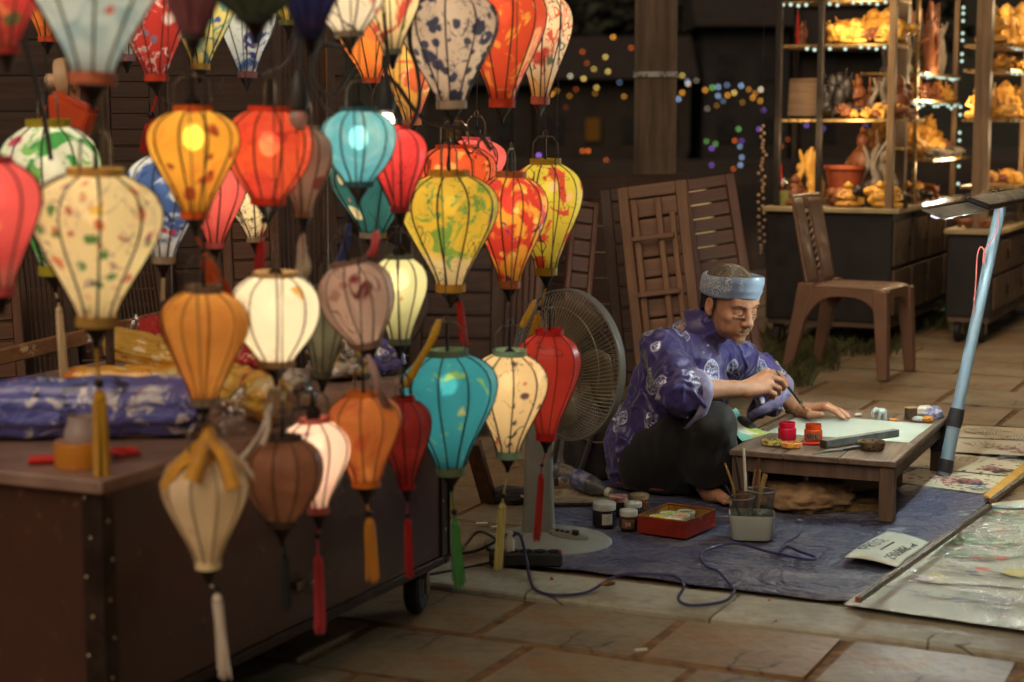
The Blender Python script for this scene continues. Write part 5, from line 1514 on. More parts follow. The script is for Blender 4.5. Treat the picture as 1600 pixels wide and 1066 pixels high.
for i, (x, y, c, lb) in enumerate([(.045, .05, S(230, 214, 60), 'pot of yellow paint at the front of the tin'), (.10, .045, S(226, 220, 180), 'pot of cream paint at the front of the tin'), (.05, .11, S(150, 190, 60), 'pot of lime paint in the tin'), (.095, .10, S(240, 150, 40), 'pot of orange paint in the middle of the tin'), (.085, .155, S(40, 130, 80), 'pot of green paint at the back of the tin')]):
    if x > tw - .03: x = tw - .034
    pt = thing('paint_pot', lb, 'pot', tin.matrix_basis @ Vector((x, y, .0065)), 0, 'paint pots in the tin')
    obj('pot', MB().lathe([(0, 0), (.024, 0), (.026, .03), (.0275, .032), (.0275, .04), (.0245, .04), (.024, .034)], 26, cap=False), M_WHITEP, pt)
    obj('paint', MB().lathe([(0, .035), (.015, .0345), (.0238, .036), (.0238, .033), (0, .033)], 22, cap=False), plain('wet_paint', c, tuple(q_ * .8 for q_ in c[:3]) + (1,), 30, .25, 0, .2), pt)
# white water tub and two clear cups
M_TUB = NT('milky_plastic'); M_TUB = M_TUB.done(M_TUB.bsdf(S(196, 204, 194), .35, 0, None, .5, trans=.35))
tb = G(1178, 846, GZ)
tub = thing('water_tub', 'square milky plastic tub of brush water', 'tub', (tb.x, tb.y + .055, GZ), -.12)
def sqlathe(prof, n=32, e=.35):
    m = MB(); vs = []; fs = []
    for (r, z) in prof:
        for i in range(n):
            a = 2 * math.pi * i / n
            c, s = math.cos(a), math.sin(a)
            vs.append((r * math.copysign(abs(c) ** e, c), r * math.copysign(abs(s) ** e, s) * .85, z))
    for j in range(len(prof) - 1):
        for i in range(n):
            i2 = (i + 1) % n
            fs.append((j * n + i, j * n + i2, (j + 1) * n + i2, (j + 1) * n + i))
    fs.append(tuple(range(n))[::-1])
    return m.add(vs, fs)
obj('tub_wall', sqlathe([(.058, 0), (.061, .004), (.068, .074), (.0665, .074), (.0595, .006), (.001, .005)]), M_TUB, tub)
M_WATER = NT('murky_water'); M_WATER = M_WATER.done(M_WATER.bsdf(S(150, 160, 156), .05, 0, None, .5, trans=.5, ior=1.33))
obj('water', MB().prism([(-.056, -.047), (.056, -.047), (.056, .047), (-.056, .047)], .046, .048), M_WATER, tub)
M_CUP = NT('clear_cup'); 
def cupmat():
    t = M_CUP
    g = t.n('ShaderNodeBsdfGlossy'); g.inputs['Roughness'].default_value = .12; g.inputs[0].default_value = (.9, .9, .9, 1)
    tp_ = t.n('ShaderNodeBsdfTransparent'); tp_.inputs[0].default_value = (.86, .87, .85, 1)
    fr = t.n('ShaderNodeLayerWeight'); fr.inputs[0].default_value = .3
    mx = t.n('ShaderNodeMixShader'); t.l(t.math('ADD', t.math('MULTIPLY', fr.outputs['Facing'], .55), .06), mx.inputs[0]); t.l(tp_.outputs[0], mx.inputs[1]); t.l(g.outputs[0], mx.inputs[2])
    return t.done(mx.outputs[0])
M_CUP = cupmat()
M_MILK = NT('milky_cup'); M_MILK = M_MILK.done(M_MILK.bsdf(S(170, 172, 166), .3, 0, None, .5, trans=.6))
for (dx, dy, lb, s, tl) in [(-.028, -.012, 'clear plastic cup with a straw stirrer standing in the milky tub', 1.0, -.06), (.026, .026, 'taller clear plastic cup at the back of the milky tub', 1.12, .04)]:
    c = thing('plastic_cup', lb, 'cup', Vector((tb.x + dx, tb.y + .055 + dy, GZ + .012)), 0, 'clear cups in the tub')
    c.rotation_euler = (0, tl, 0); c.scale = (s, s, s)
    obj('cup_wall', MB().lathe([(.001, .001), (.026, .001), (.0275, .004), (.038, .108), (.041, .110), (.041, .1125), (.0365, .1125), (.026, .006)], 30, cap=False), M_CUP, c)
    obj('cup_rim', MB().tube(circ(.0405, .1115, 30), .0014, 5, closed=True), M_MILK, c)
    obj('cup_water', MB().lathe([(0, .004), (.027, .004), (.031, .05), (0, .05)], 24), M_WATER, c)
    if s == 1.0:
        obj('stirrer', MB().tube([(.012, 0, .01), (-.03, -.005, .12), (-.046, -.008, .15)], .003, 7), M_BLACKP, c)
# wooden brush pot beside the table leg
M_BAMB = plain('bamboo', S(166, 136, 84), S(130, 100, 60), 9, .55, 0, .2)
M_CARD = plain('brown_card', S(110, 64, 40), S(80, 48, 32), 12, .7, 0, .2)
bp = G(1169, 812, GZ)
bpo = thing('brush_pot', 'brown pot of brushes and bamboo sticks beside the table leg', 'brush pot', (bp.x, bp.y + .03, GZ), 0)
obj('pot', MB().lathe([(0, 0), (.03, 0), (.034, .01), (.037, .09), (.034, .09), (.031, .012), (0, .008)], 24, cap=False), M_CARD, bpo)
for i, (x, y, tx, ty, h, r, m) in enumerate([(-.012, -.01, -.03, 0, .2, .0045, M_BLACKP), (.0, .008, -.01, .02, .215, .005, M_WHITEP), (-.02, .01, -.05, 0, .17, .004, M_BAMB), (.012, -.012, .02, -.01, .19, .005, M_CARD), (.02, .004, .012, 0, .15, .012, M_BAMB), (.024, -.01, .03, 0, .14, .009, M_BAMB)]):
    obj('brush' if r < .008 else 'bamboo_stick', MB().tube([(x, y, .012), (x + tx * .5, y + ty * .5, h * .6), (x + tx, y + ty, h)], [r, r, r * .85], 8), m, bpo)
# ------------------------------------------------------------------ the painter: implicit surfaces meshed by surface nets
class Field:
    def __init__(s, lo, hi, h):
        s.lo = np.array(lo, float); s.h = h
        s.n = np.ceil((np.array(hi, float) - s.lo) / h).astype(int) + 1
        s.f = np.full(s.n, 1.0, np.float32)
    def block(s, lo, hi):
        a = np.clip(np.floor((np.array(lo) - s.lo) / s.h).astype(int), 0, s.n)
        b = np.clip(np.ceil((np.array(hi) - s.lo) / s.h).astype(int) + 1, 0, s.n)
        if np.any(b <= a): return None, None
        ax = [s.lo[i] + s.h * np.arange(a[i], b[i]) for i in range(3)]
        X = np.stack(np.meshgrid(*ax, indexing='ij'), -1).astype(np.float32)
        return tuple(slice(a[i], b[i]) for i in range(3)), X
    def merge(s, sl, d, k, op):
        f = s.f[sl]
        d = d.astype(np.float32)
        if op == 'add':
            hh = np.maximum(k - np.abs(f - d), 0) / k
            s.f[sl] = np.minimum(f, d) - hh * hh * k * .25
        else:
            d = -d
            hh = np.maximum(k - np.abs(f - d), 0) / k
            s.f[sl] = np.maximum(f, d) + hh * hh * k * .25
    def capsule(s, a, b, ra, rb, k=.01, op='add'):
        a = np.array(a, float); b = np.array(b, float)
        m = max(ra, rb) + k + 3 * s.h
        sl, X = s.block(np.minimum(a, b) - m, np.maximum(a, b) + m)
        if sl is None: return s
        ab = b - a; L2 = max(float(ab @ ab), 1e-12)
        t = np.clip(((X - a) @ ab) / L2, 0, 1)
        d = np.linalg.norm(X - a - t[..., None] * ab, axis=-1) - (ra + (rb - ra) * t)
        s.merge(sl, d, k, op); return s
    def chain(s, pts, rs, k=.01, op='add'):
        for i in range(len(pts) - 1): s.capsule(pts[i], pts[i + 1], rs[i], rs[i + 1], k, op)
        return s
    def ell(s, c, r, R=None, k=.01, op='add'):
        c = np.array(c, float); r = np.array(r, float)
        R = np.eye(3) if R is None else np.array(R, float)
        m = r.max() + k + 3 * s.h
        sl, X = s.block(c - m, c + m)
        if sl is None: return s
        q = (X - c) @ R           # columns of R are the local axes
        k0 = np.linalg.norm(q / r, axis=-1); k1 = np.linalg.norm(q / (r * r), axis=-1)
        d = k0 * (k0 - 1) / np.maximum(k1, 1e-6)
        s.merge(sl, d, k, op); return s
    def mesh(s):
        f = s.f
        ins = f < 0
        nx, ny, nz = f.shape
        c = np.zeros((nx - 1, ny - 1, nz - 1), np.int8)
        for dx in (0, 1):
            for dy in (0, 1):
                for dz in (0, 1):
                    c += ins[dx:nx - 1 + dx, dy:ny - 1 + dy, dz:nz - 1 + dz]
        act = np.argwhere((c > 0) & (c < 8))
        idx = -np.ones(c.shape, np.int32)
        idx[tuple(act.T)] = np.arange(len(act))
        acc = np.zeros((len(act), 3)); cnt = np.zeros(len(act))
        cor = [(x, y, z) for x in (0, 1) for y in (0, 1) for z in (0, 1)]
        for i, p in enumerate(cor):
            for q in cor[i + 1:]:
                if sum(abs(np.array(p) - np.array(q))) != 1: continue
                fa = f[tuple((act + p).T)]; fb_ = f[tuple((act + q).T)]
                m = (fa < 0) != (fb_ < 0)
                t = np.where(m, fa / np.where(m, fa - fb_, 1), 0)
                acc += (np.array(p) + t[:, None] * (np.array(q) - np.array(p))) * m[:, None]
                cnt += m
        V_ = (act + acc / np.maximum(cnt, 1)[:, None]) * s.h + s.lo
        F = []
        for ax in range(3):
            sh = [slice(None)] * 3; sh2 = [slice(None)] * 3
            sh[ax] = slice(0, -1); sh2[ax] = slice(1, None)
            e = ins[tuple(sh)] != ins[tuple(sh2)]
            E = np.argwhere(e)
            o1, o2 = (ax + 1) % 3, (ax + 2) % 3
            ok = (E[:, o1] > 0) & (E[:, o2] > 0) & (E[:, o1] < f.shape[o1] - 1) & (E[:, o2] < f.shape[o2] - 1)
            E = E[ok]
            d1 = np.zeros(3, int); d1[o1] = 1; d2 = np.zeros(3, int); d2[o2] = 1
            q = [idx[tuple((E - d1 - d2).T)], idx[tuple((E - d2).T)], idx[tuple(E.T)], idx[tuple((E - d1).T)]]
            Q = np.stack(q, 1)
            fl = ins[tuple(E.T)]
            Q[~fl] = Q[~fl][:, ::-1]
            F.append(Q)
        F = np.concatenate(F)
        return V_, F[(F >= 0).all(1)]
def to_mesh(name, V_, F, mat, origin=(0, 0, 0)):
    me = bpy.data.meshes.new(name)
    me.from_pydata((V_ - np.array(origin)).tolist(), [], F.tolist())
    me.update(); me.shade_smooth(); me.materials.append(mat)
    return me
def normals(V_, F):
    a = V_[F[:, 1]] - V_[F[:, 0]]; b = V_[F[:, 2]] - V_[F[:, 0]]
    n = np.cross(a, b); N = np.zeros_like(V_)
    for i in range(4): np.add.at(N, F[:, i], n)
    return N / np.maximum(np.linalg.norm(N, axis=1), 1e-9)[:, None]

def p3(px, py, Y): return np.array(P(px, py, Y))
MAN = np.array(G(1040, 790)); MAN[2] = GZ; MAN[1] = 5.95
# --- head frame
HC = p3(1141, 470, 5.93)
yaw = math.radians(33); pit = math.radians(17); rol = math.radians(-2)
fwd = np.array([math.sin(yaw) * math.cos(pit), -math.cos(yaw) * math.cos(pit), -math.sin(pit)])
rgt = -np.array([math.cos(yaw), math.sin(yaw), 0.0])     # towards his right ear
upv = np.cross(rgt, fwd); upv /= np.linalg.norm(upv)
HR = np.stack([rgt, fwd, upv], 1)
HS = 1.0
def hp(x, y, z): return HC + HR @ (np.array([x, y, z]) * HS)
# --- joints
NECK = p3(1082, 522, 5.99); CH = p3(1062, 590, 5.99); PEL = p3(1028, 716, 6.02)
SR = p3(1034, 548, 5.86); ER = p3(1062, 612, 5.69); WR = p3(1166, 607, 5.84)
SL = p3(1152, 560, 6.09); EL = p3(1194, 592, 6.2); WL = p3(1246, 641, 6.25); 
HIPR = p3(1020, 722, 5.93); KR = p3(1112, 668, 5.72); AR = p3(1102, 772, 5.79)
HIPL = p3(1045, 722, 6.08); KL = p3(1150, 694, 6.02); AL = p3(1140, 775, 6.02)
for q_ in (AR, AL): q_[2] = max(q_[2], GZ + .04)

B = Field((.25, 5.52, -.0), (1.22, 6.40, .86), .0032)
# torso and hidden limbs
B.capsule(CH, PEL, .10, .12, .03); B.capsule(NECK, CH, .05, .11, .04)
B.capsule(SR, SL, .05, .05, .05)
B.chain([HIPR, KR, AR], [.07, .05, .032], .02); B.chain([HIPL, KL, AL], [.07, .05, .032], .02)
B.chain([SR, ER], [.044, .036], .02); B.chain([SL, EL], [.044, .036], .02)
# forearms
def lerp(a, b, t): return a + (b - a) * t
B.chain([ER, lerp(ER, WR, .3), lerp(ER, WR, .8), WR], [.036, .039, .027, .025], .012)
B.chain([EL, lerp(EL, WL, .3), lerp(EL, WL, .8), WL], [.036, .037, .026, .024], .012)
# neck and head
B.chain([NECK + np.array([-.01, .02, -.02]), hp(0, -.035, -.075), hp(0, -.02, -.03)], [.062, .056, .056], .03)
B.ell(hp(0, -.012, .028), np.array([.078, .098, .080]) * HS, HR, .02)
B.ell(hp(0, .034, -.035), np.array([.063, .058, .076]) * HS, HR, .03)
B.ell(hp(0, .040, -.084), np.array([.045, .044, .030]) * HS, HR, .028)
for sx in (-1, 1):
    B.ell(hp(sx * .042, .062, -.030), np.array([.023, .020, .019]) * HS, HR, .018)       # cheekbone
    B.ell(hp(sx * .040, .058, -.068), np.array([.020, .020, .022]) * HS, HR, .018)       # jowl
    B.capsule(hp(sx * .012, .091, .016), hp(sx * .046, .078, .014), .010, .009, .014)     # brow
B.ell(hp(0, .072, .04), np.array([.055, .022, .028]) * HS, HR, .02)
for sx in (-1, 1):
    B.ell(hp(sx * .031, .106, -.003), np.array([.020, .0145, .011]) * HS, HR, .016, 'sub')
    B.ell(hp(sx * .031, .0765, -.005), np.array([.018, .0155, .0125]) * HS, HR, .005)        # lowered lids
    B.capsule(hp(sx * .016, .0935, -.013), hp(sx * .046, .0875, -.012), .0022, .0018, .003, 'sub')
    B.capsule(hp(sx * .018, .094, -.020), hp(sx * .044, .088, -.021), .0045, .004, .008)  # bag below the eye
B.capsule(hp(0, .090, .010), hp(0, .113, -.036), .0085, .0125, .012)
B.ell(hp(0, .116, -.039), np.array([.0125, .011, .0105]) * HS, HR, .008)
for sx in (-1, 1):
    B.ell(hp(sx * .0145, .105, -.042), np.array([.0095, .012, .0088]) * HS, HR, .006)
    B.ell(hp(sx * .0075, .112, -.0505), np.array([.0042, .006, .0035]) * HS, HR, .003, 'sub')
    B.capsule(hp(sx * .022, .098, -.045), hp(sx * .033, .080, -.075), .0026, .0024, .006, 'sub')   # fold by the mouth
B.ell(hp(0, .080, -.070), np.array([.030, .024, .022]) * HS, HR, .018)
B.capsule(hp(-.019, .0955, -.0665), hp(.019, .0955, -.0665), .0050, .0050, .006)
B.capsule(hp(-.017, .0945, -.0785), hp(.017, .0945, -.0785), .0060, .0060, .006)
B.capsule(hp(-.024, .0985, -.0725), hp(.024, .0985, -.0725), .0022, .0022, .004, 'sub')
B.ell(hp(0, .082, -.104), np.array([.020, .017, .016]) * HS, HR, .016)
for sx in (-1, 1):
    ec = hp(sx * .080, -.008, -.016)
    er = math.radians(14)
    B.ell(ec, np.array([.0095, .019, .032]) * HS, HR, .006)
    B.ell(hp(sx * .090, -.004, -.012), np.array([.0075, .0105, .020]) * HS, HR, .005, 'sub')
    B.ell(hp(sx * .079, .002, -.040), np.array([.008, .009, .010]) * HS, HR, .006)
# right hand closing on the brush
def chainP(pts, rs, k=.006): B.chain([p3(*q) for q in pts], rs, k)
kn = [(1199, 581, 5.905), (1205, 589, 5.875), (1204, 600, 5.855), (1199, 610, 5.845)]
for i, q_ in enumerate(kn):
    B.capsule(WR + np.array([0, .012 - .008 * i, .006 - .006 * i]), p3(*q_), .019, .0125, .014)
chainP([kn[0], (1216, 584, 5.935), (1227, 595, 5.95), (1229, 602, 5.95)], [.0115, .0098, .0086, .0074])
chainP([kn[1], (1220, 594, 5.905), (1226, 603, 5.935), (1224, 608, 5.945)], [.0118, .0100, .0088, .0076])
chainP([kn[2], (1217, 607, 5.885), (1217, 614, 5.915), (1211, 616, 5.935)], [.0112, .0095, .0085, .0074])
chainP([kn[3], (1210, 616, 5.875), (1208, 621, 5.900), (1202, 621, 5.918)], [.0102, .0085, .0078, .0068])
chainP([(1176, 606, 5.875), (1197, 606, 5.935), (1214, 604, 5.960), (1227, 601, 5.955)], [.017, .0135, .0105, .0085], .008)
# left hand flat on the paper
TT = .212                         # table top
def q3(px, py, Y, zmin):
    v = p3(px, py, Y); v[2] = max(v[2], TT + zmin); return v
WL[2] = max(WL[2], TT + .026)
kl_ = [q3(1288, 636, 6.15, .030), q3(1293, 634, 6.19, .031), q3(1293, 634, 6.23, .028), q3(1290, 635, 6.265, .024)]
for i, q_ in enumerate(kl_):
    B.capsule(WL + np.array([.004, -.018 + .012 * i, .002]), q_, .020, .0130, .014)
tips = [[(1304, 642, 6.13, .020), (1318, 653, 6.12, .009)], [(1311, 642, 6.17, .018), (1326, 652, 6.15, .0085)], [(1311, 641, 6.21, .017), (1325, 648, 6.20, .0085)], [(1306, 641, 6.25, .014), (1318, 645, 6.25, .008)]]
for i, (m_, e_) in enumerate(tips):
    B.chain([kl_[i], q3(*m_), lerp(q3(*m_), q3(*e_), .6), q3(*e_)], [.0118, .0098, .0088, .0074], .006)
B.chain([WL + np.array([.02, -.022, -.004]), q3(1266, 648, 6.12, .016), q3(1283, 648, 6.09, .012)], [.018, .0135, .0105], .008)
# right foot
AR2 = np.array([AR[0], AR[1], GZ + .05])
B.chain([AR2, AR2 + np.array([.015, -.03, -.03]), AR2 + np.array([.05, -.10, -.033])], [.032, .030, .017], .02)
for i in range(5):
    o_ = AR2 + np.array([.05 - .012 * (i - 2) * 1.0 + .01, -.10 - .012 * (i == 0), -.036])
    B.capsule(o_ + np.array([-.012 * (i - 2) * .1, 0, 0]), o_ + np.array([.012, -.028, -.003]), .0085, .0075 + .003 * (i == 4), .006)
AL2 = np.array([AL[0], AL[1], GZ + .05])
B.chain([AL2, AL2 + np.array([.05, -.04, -.03])], [.032, .022], .02)

def skin_mat():
    t = NT('weathered_skin')
    f = t.noise(28, 4, .6); f2 = t.noise(130, 3, .6)
    col = t.mix(t.ramp(f, .35, .7), S(190, 142, 110), S(160, 112, 84))
    col = t.mix(t.ramp(f2, .62, .72, 0, .3), col, S(110, 66, 48))
    wv = t.n('ShaderNodeTexWave'); t.l(t.distort(40, .02), wv.inputs['Vector']); wv.inputs['Scale'].default_value = 45; wv.inputs['Distortion'].default_value = 3
    n = t.bump(f2, .25, .001, t.bump(f, .25, .004))
    return t.done(t.bsdf(col, .46, 0, n, .5, sss=.12))
M_SKIN = skin_mat()
man = thing('person', 'old man in violet brocade tunic and blue turban painting at the low table', 'person', MAN, 0)
Vb, Fb = B.mesh()
body = bpy.data.objects.new('body', to_mesh('body', Vb, Fb, M_SKIN, MAN)); COL.objects.link(body); body.parent = man
del B

# --- tunic
T = Field((.25, 5.50, .0), (1.12, 6.42, .72), .0045)
T.capsule(NECK + np.array([-.005, .015, -.03]), CH, .072, .132, .06)
T.capsule(CH, PEL + np.array([-.01, .0, .02]), .135, .155, .05)
T.ell(lerp(CH, PEL, .15) + np.array([.05, -.06, .0]), (.12, .10, .14), None, .05)
T.capsule(SR, SL, .060, .056, .05)
T.chain([SR, lerp(SR, ER, .6), ER, lerp(ER, WR, .16)], [.068, .066, .064, .070], .03)
T.capsule(lerp(SR, ER, .8) + np.array([0, 0, -.02]), lerp(ER, WR, .15) + np.array([0, 0, -.035]), .05, .055, .04)
T.chain([SL, lerp(SL, EL, .6), EL, lerp(EL, WL, .20)], [.062, .062, .062, .066], .03)
T.capsule(EL + np.array([0, 0, -.03]), lerp(EL, WL, .2) + np.array([-.005, -.01, -.06]), .04, .05, .04)
# back tail to the ground, front flap over the left knee
T.chain([PEL + np.array([-.06, .02, .06]), p3(985, 700, 5.98), p3(974, 748, 5.95)], [.12, .07, .035], .05)
T.chain([lerp(CH, PEL, .5) + np.array([.07, -.03, 0]), p3(1128, 662, 5.98), p3(1146, 700, 5.98), p3(1152, 735, 5.97)], [.08, .035, .03, .016], .04)
# collar
cn = np.array(hp(0, -.03, -.085)); 
T.capsule(NECK + np.array([-.005, .012, -.02]), lerp(NECK, cn, .75), .074, .068, .02)
T.capsule(lerp(NECK, cn, .25), cn + (cn - NECK) * .9, .061, .063, .004, 'sub')
# open cuffs
dR = (WR - ER) / np.linalg.norm(WR - ER); dL = (WL - EL) / np.linalg.norm(WL - EL)
T.capsule(lerp(ER, WR, .12), lerp(ER, WR, .6) + np.array([0, 0, -.0]), .058, .07, .006, 'sub')
T.capsule(lerp(ER, WR, .06) + np.array([0, 0, -.035]), lerp(ER, WR, .5) + np.array([0, 0, -.035]), .042, .05, .006, 'sub')
T.capsule(lerp(EL, WL, .12), lerp(EL, WL, .9), .048, .06, .006, 'sub')
# hollow lap
T.chain([HIPR + np.array([.06, -.02, 0]), KR + np.array([0, 0, -.01]), AR], [.10, .095, .09], .02, 'sub')
Vt, Ft = T.mesh()
N = normals(Vt, Ft)
disp = np.zeros(len(Vt))
for i, v in enumerate(Vt):
    q_ = Vector(v)
    a = mnoise.noise(Vector((q_.x * 5, q_.y * 5, q_.z * 9)))
    b_ = mnoise.noise(Vector((q_.x * 9 + 5, q_.y * 9, q_.z * 5 + 2)) + Vector((a, a, a)) * .6)
    c_ = mnoise.noise(Vector((q_.x * 13 + q_.z * 9, q_.y * 13 - q_.z * 6, q_.z * 7 + 4)) + Vector((b_, a, b_)) * .5)
    e_ = mnoise.noise(Vector((q_.x * 24 - q_.z * 10, q_.y * 24, q_.z * 15 + 9)))
    disp[i] = .009 * a + .008 * (1 - abs(b_) * 2.4) + .010 * max(0, 1 - abs(c_) * 4.5) ** 1.5 + .004 * max(0, 1 - abs(e_) * 4) - .007
# creases gathered at the elbow and armpit
for c, d_ in ((ER, np.array(SR) - ER), (lerp(SR, CH, .4), SR - CH), (EL, SL - EL), (PEL, CH - PEL)):
    dd = np.linalg.norm(Vt - c, axis=1)
    d_ = d_ / np.linalg.norm(d_)
    s_ = (Vt - c) @ d_ + .015 * np.sin((Vt @ np.array([23., 31., 17.])))
    disp += .006 * np.exp(-(dd / .09) ** 2) * np.sin(s_ * 190)
Vt = Vt + N * disp[:, None]
Vt[:, 2] = np.maximum(Vt[:, 2], GZ + .004)
def brocade(name, base, dark, silver, scale=9.5):
    t = NT(name)
    src = t.mapping((1.25, 1.25, .78), (.3, .1, .2))
    k = t.n('ShaderNodeTexVoronoi', feature='F1'); t.l(src, k.inputs['Vector']); k.inputs['Scale'].default_value = scale; k.inputs['Randomness'].default_value = .22
    med = t.ramp(k.outputs['Distance'], .34, .31)
    fil = t.ramp(t.math('ABSOLUTE', t.math('SUBTRACT', t.noise(75, 2, .5, None, 1.2), .5)), .055, .035)
    rim = t.math('MULTIPLY', t.ramp(k.outputs['Distance'], .275, .295), med)
    m = t.math('MULTIPLY', med, t.math('MAXIMUM', fil, rim))
    f = t.noise(7, 4)
    bg = t.mix(t.ramp(f, .35, .7), base, dark)
    col = t.mix(m, bg, silver)
    r = t.mix(m, (.36, .36, .36, 1), (.30, .30, .30, 1))
    n = t.bump(m, .25, .002, t.bump(t.noise(34, 4, .6), .25, .006))
    s_ = t.bsdf(col, r, t.math('MULTIPLY', m, .45), n, .5, sheen=.35)
    return t.done(s_)
M_TUN = brocade('violet_brocade', S(66, 54, 120), S(46, 40, 92), S(206, 210, 226), 8.2)
tun = bpy.data.objects.new('tunic', to_mesh('tunic', Vt, Ft, M_TUN, MAN)); COL.objects.link(tun); tun.parent = man
del T
# turned cuff linings
M_CUFF = plain('pale_cuff_lining', S(150, 146, 176), S(110, 104, 150), 40, .45, 0, .3, sheen=.3)
def cuff(a, b, r, sq, nm):
    d = Vector(b - a).normalized()
    up_ = Vector((0, 0, 1)); sx_ = d.cross(up_).normalized(); uz = sx_.cross(d)
    vs = []; fs = []; n_ = 40
    for (t_, rr) in [(-.020, 1.0), (-.012, 1.09), (.006, 1.12), (.018, 1.10), (.019, 1.03), (.0, .98)]:
        for i in range(n_):
            an = 2 * math.pi * i / n_
            w_ = 1 + .05 * math.sin(an * 3 + 1) + .02 * math.sin(an * 7)
            p = Vector(a) + d * (t_ + .010 * math.sin(an * 2 + .6)) + (sx_ * math.cos(an) * r * .86 + uz * (math.sin(an) * r * sq - (.018 if math.sin(an) < 0 else 0) * -math.sin(an))) * rr * w_
            vs.append(p - Vector(MAN))
    for j in range(5):
        for i in range(n_):
            i2 = (i + 1) % n_
            fs.append((j * n_ + i, j * n_ + i2, (j + 1) * n_ + i2, (j + 1) * n_ + i))
    obj(nm, MB().add(vs, fs), M_CUFF, man, 80)
cuff(lerp(ER, WR, .17) + np.array([0, 0, -.012]), lerp(ER, WR, .32) + np.array([0, 0, -.012]), .083, 1.0, 'cuff')
cuff(lerp(EL, WL, .20) + np.array([0, 0, -.03]), lerp(EL, WL, .35) + np.array([0, 0, -.03]), .078, 1.1, 'cuff')
# --- trousers
K = Field((.25, 5.55, .0), (1.05, 6.3, .5), .005)
K.chain([HIPR, lerp(HIPR, KR, .5), KR, lerp(KR, AR, .5), lerp(KR, AR, .72)], [.105, .095, .072, .080, .074], .03)
K.chain([HIPL, KL, AL + np.array([0, 0, .02])], [.10, .080, .070], .04)
K.capsule(HIPR, HIPL, .11, .11, .04)
K.ell(lerp(HIPR, AR, .45) + np.array([.0, .02, .03]), (.13, .10, .12), None, .05)
K.capsule(lerp(KR, AR, .72), AR + np.array([.01, -.01, -.06]), .058, .07, .005, 'sub')
Vk, Fk = K.mesh(); Nk = normals(Vk, Fk)
dk = np.array([.010 * mnoise.noise(Vector(v) * 8) + .008 * (1 - abs(mnoise.noise(Vector((v[0] * 12, v[1] * 12, v[2] * 4)))) * 2.5) for v in Vk])
Vk = Vk + Nk * dk[:, None]; Vk[:, 2] = np.maximum(Vk[:, 2], GZ + .003)
M_TROU = plain('black_trouser_cloth', S(21, 19, 19), S(15, 14, 14), 14, .7, 0, .3, 50, sheen=.15)
tr_ = bpy.data.objects.new('trousers', to_mesh('trousers', Vk, Fk, M_TROU, MAN)); COL.objects.link(tr_); tr_.parent = man
del K
# --- turban, hair, eyebrows, moustache, eyes
def hl(x, y, z): return Vector(hp(x, y, z)) - Vector(MAN)
def band_pt(a, r, z):
    tilt_ = .17
    x = r * .0835 * math.sin(a); y = -.011 + r * .1035 * math.cos(a)
    return hl(x, y, .050 + z * (1.08 + .22 * math.cos(a)) + tilt_ * y)
vs = []; fs = []; n_ = 72
prof = [(-.020, .90), (-.026, .99), (-.024, 1.06), (-.018, 1.085), (-.014, 1.075), (-.010, 1.10), (-.006, 1.09), (-.002, 1.115), (.004, 1.105), (.020, 1.115), (.033, 1.095), (.039, 1.04), (.038, .98), (.032, .92), (.026, .84)]
for z, r in prof:
    for i in range(n_):
        a = 2 * math.pi * i / n_
        fr_ = max(0, math.cos(a))
        rr = r + (.02 * fr_ if z > -.01 else .01 * fr_) + .004 * math.sin(a * 5 + z * 200)
        vs.append(band_pt(a, rr, z + .006 * math.sin(a * 2 + 1) * (1 if z < 0 else .4)))
for j in range(len(prof) - 1):
    for i in range(n_):
        i2 = (i + 1) % n_
        fs.append((j * n_ + i, (j + 1) * n_ + i, (j + 1) * n_ + i2, j * n_ + i2))
def turban_mat():
    t = NT('blue_satin_brocade')
    k = t.voro(26); fil = t.ramp(t.noise(170, 3, .6), .48, .54)
    m = t.math('MULTIPLY', t.ramp(t.noise(8, 2), .52, .58), fil)
    col = t.mix(m, t.mix(t.ramp(t.noise(9), .4, .65), S(134, 152, 172), S(104, 124, 156)), S(206, 214, 220))
    return t.done(t.bsdf(col, .33, t.math('MULTIPLY', m, .4), t.bump(t.noise(60, 3), .15, .003), .5, sheen=.3))
obj('turban', MB().add(vs, fs), turban_mat(), man, 60)
M_HAIR = NT('greying_hair')
f_ = M_HAIR.noise(1, 3, .6, M_HAIR.mapping((180, 180, 30)))
M_HAIR = M_HAIR.done(M_HAIR.bsdf(M_HAIR.mix(M_HAIR.ramp(f_, .35, .7), S(62, 52, 42), S(140, 124, 98)), .6, 0, M_HAIR.bump(f_, .8, .003), .3, sheen=.3))
M_HAIRD = plain('dark_hair', S(54, 44, 38), S(34, 28, 26), 60, .6, 0, .7, 200)
def patch(fn, nu, nv, name, mat, thick=.004):
    vs = [fn(i / nu, j / nv) for j in range(nv + 1) for i in range(nu + 1)]
    fs = [(j * (nu + 1) + i, j * (nu + 1) + i + 1, (j + 1) * (nu + 1) + i + 1, (j + 1) * (nu + 1) + i) for j in range(nv) for i in range(nu)]
    o = obj(name, MB().add(vs, fs), mat, man, 80)
    return o
def crown_hair(s, t_):
    a = 2 * math.pi * s; ph = t_ * 1.25
    n0 = 1 + .012 * math.sin(a * 17 + ph * 9) + .01 * math.sin(a * 9)
    return hl(.0845 * n0 * math.sin(a) * math.sin(ph), -.014 + .104 * n0 * math.cos(a) * math.sin(ph), 0.026 + .093 * n0 * math.cos(ph))
patch(crown_hair, 64, 10, 'hair_top', M_HAIR)
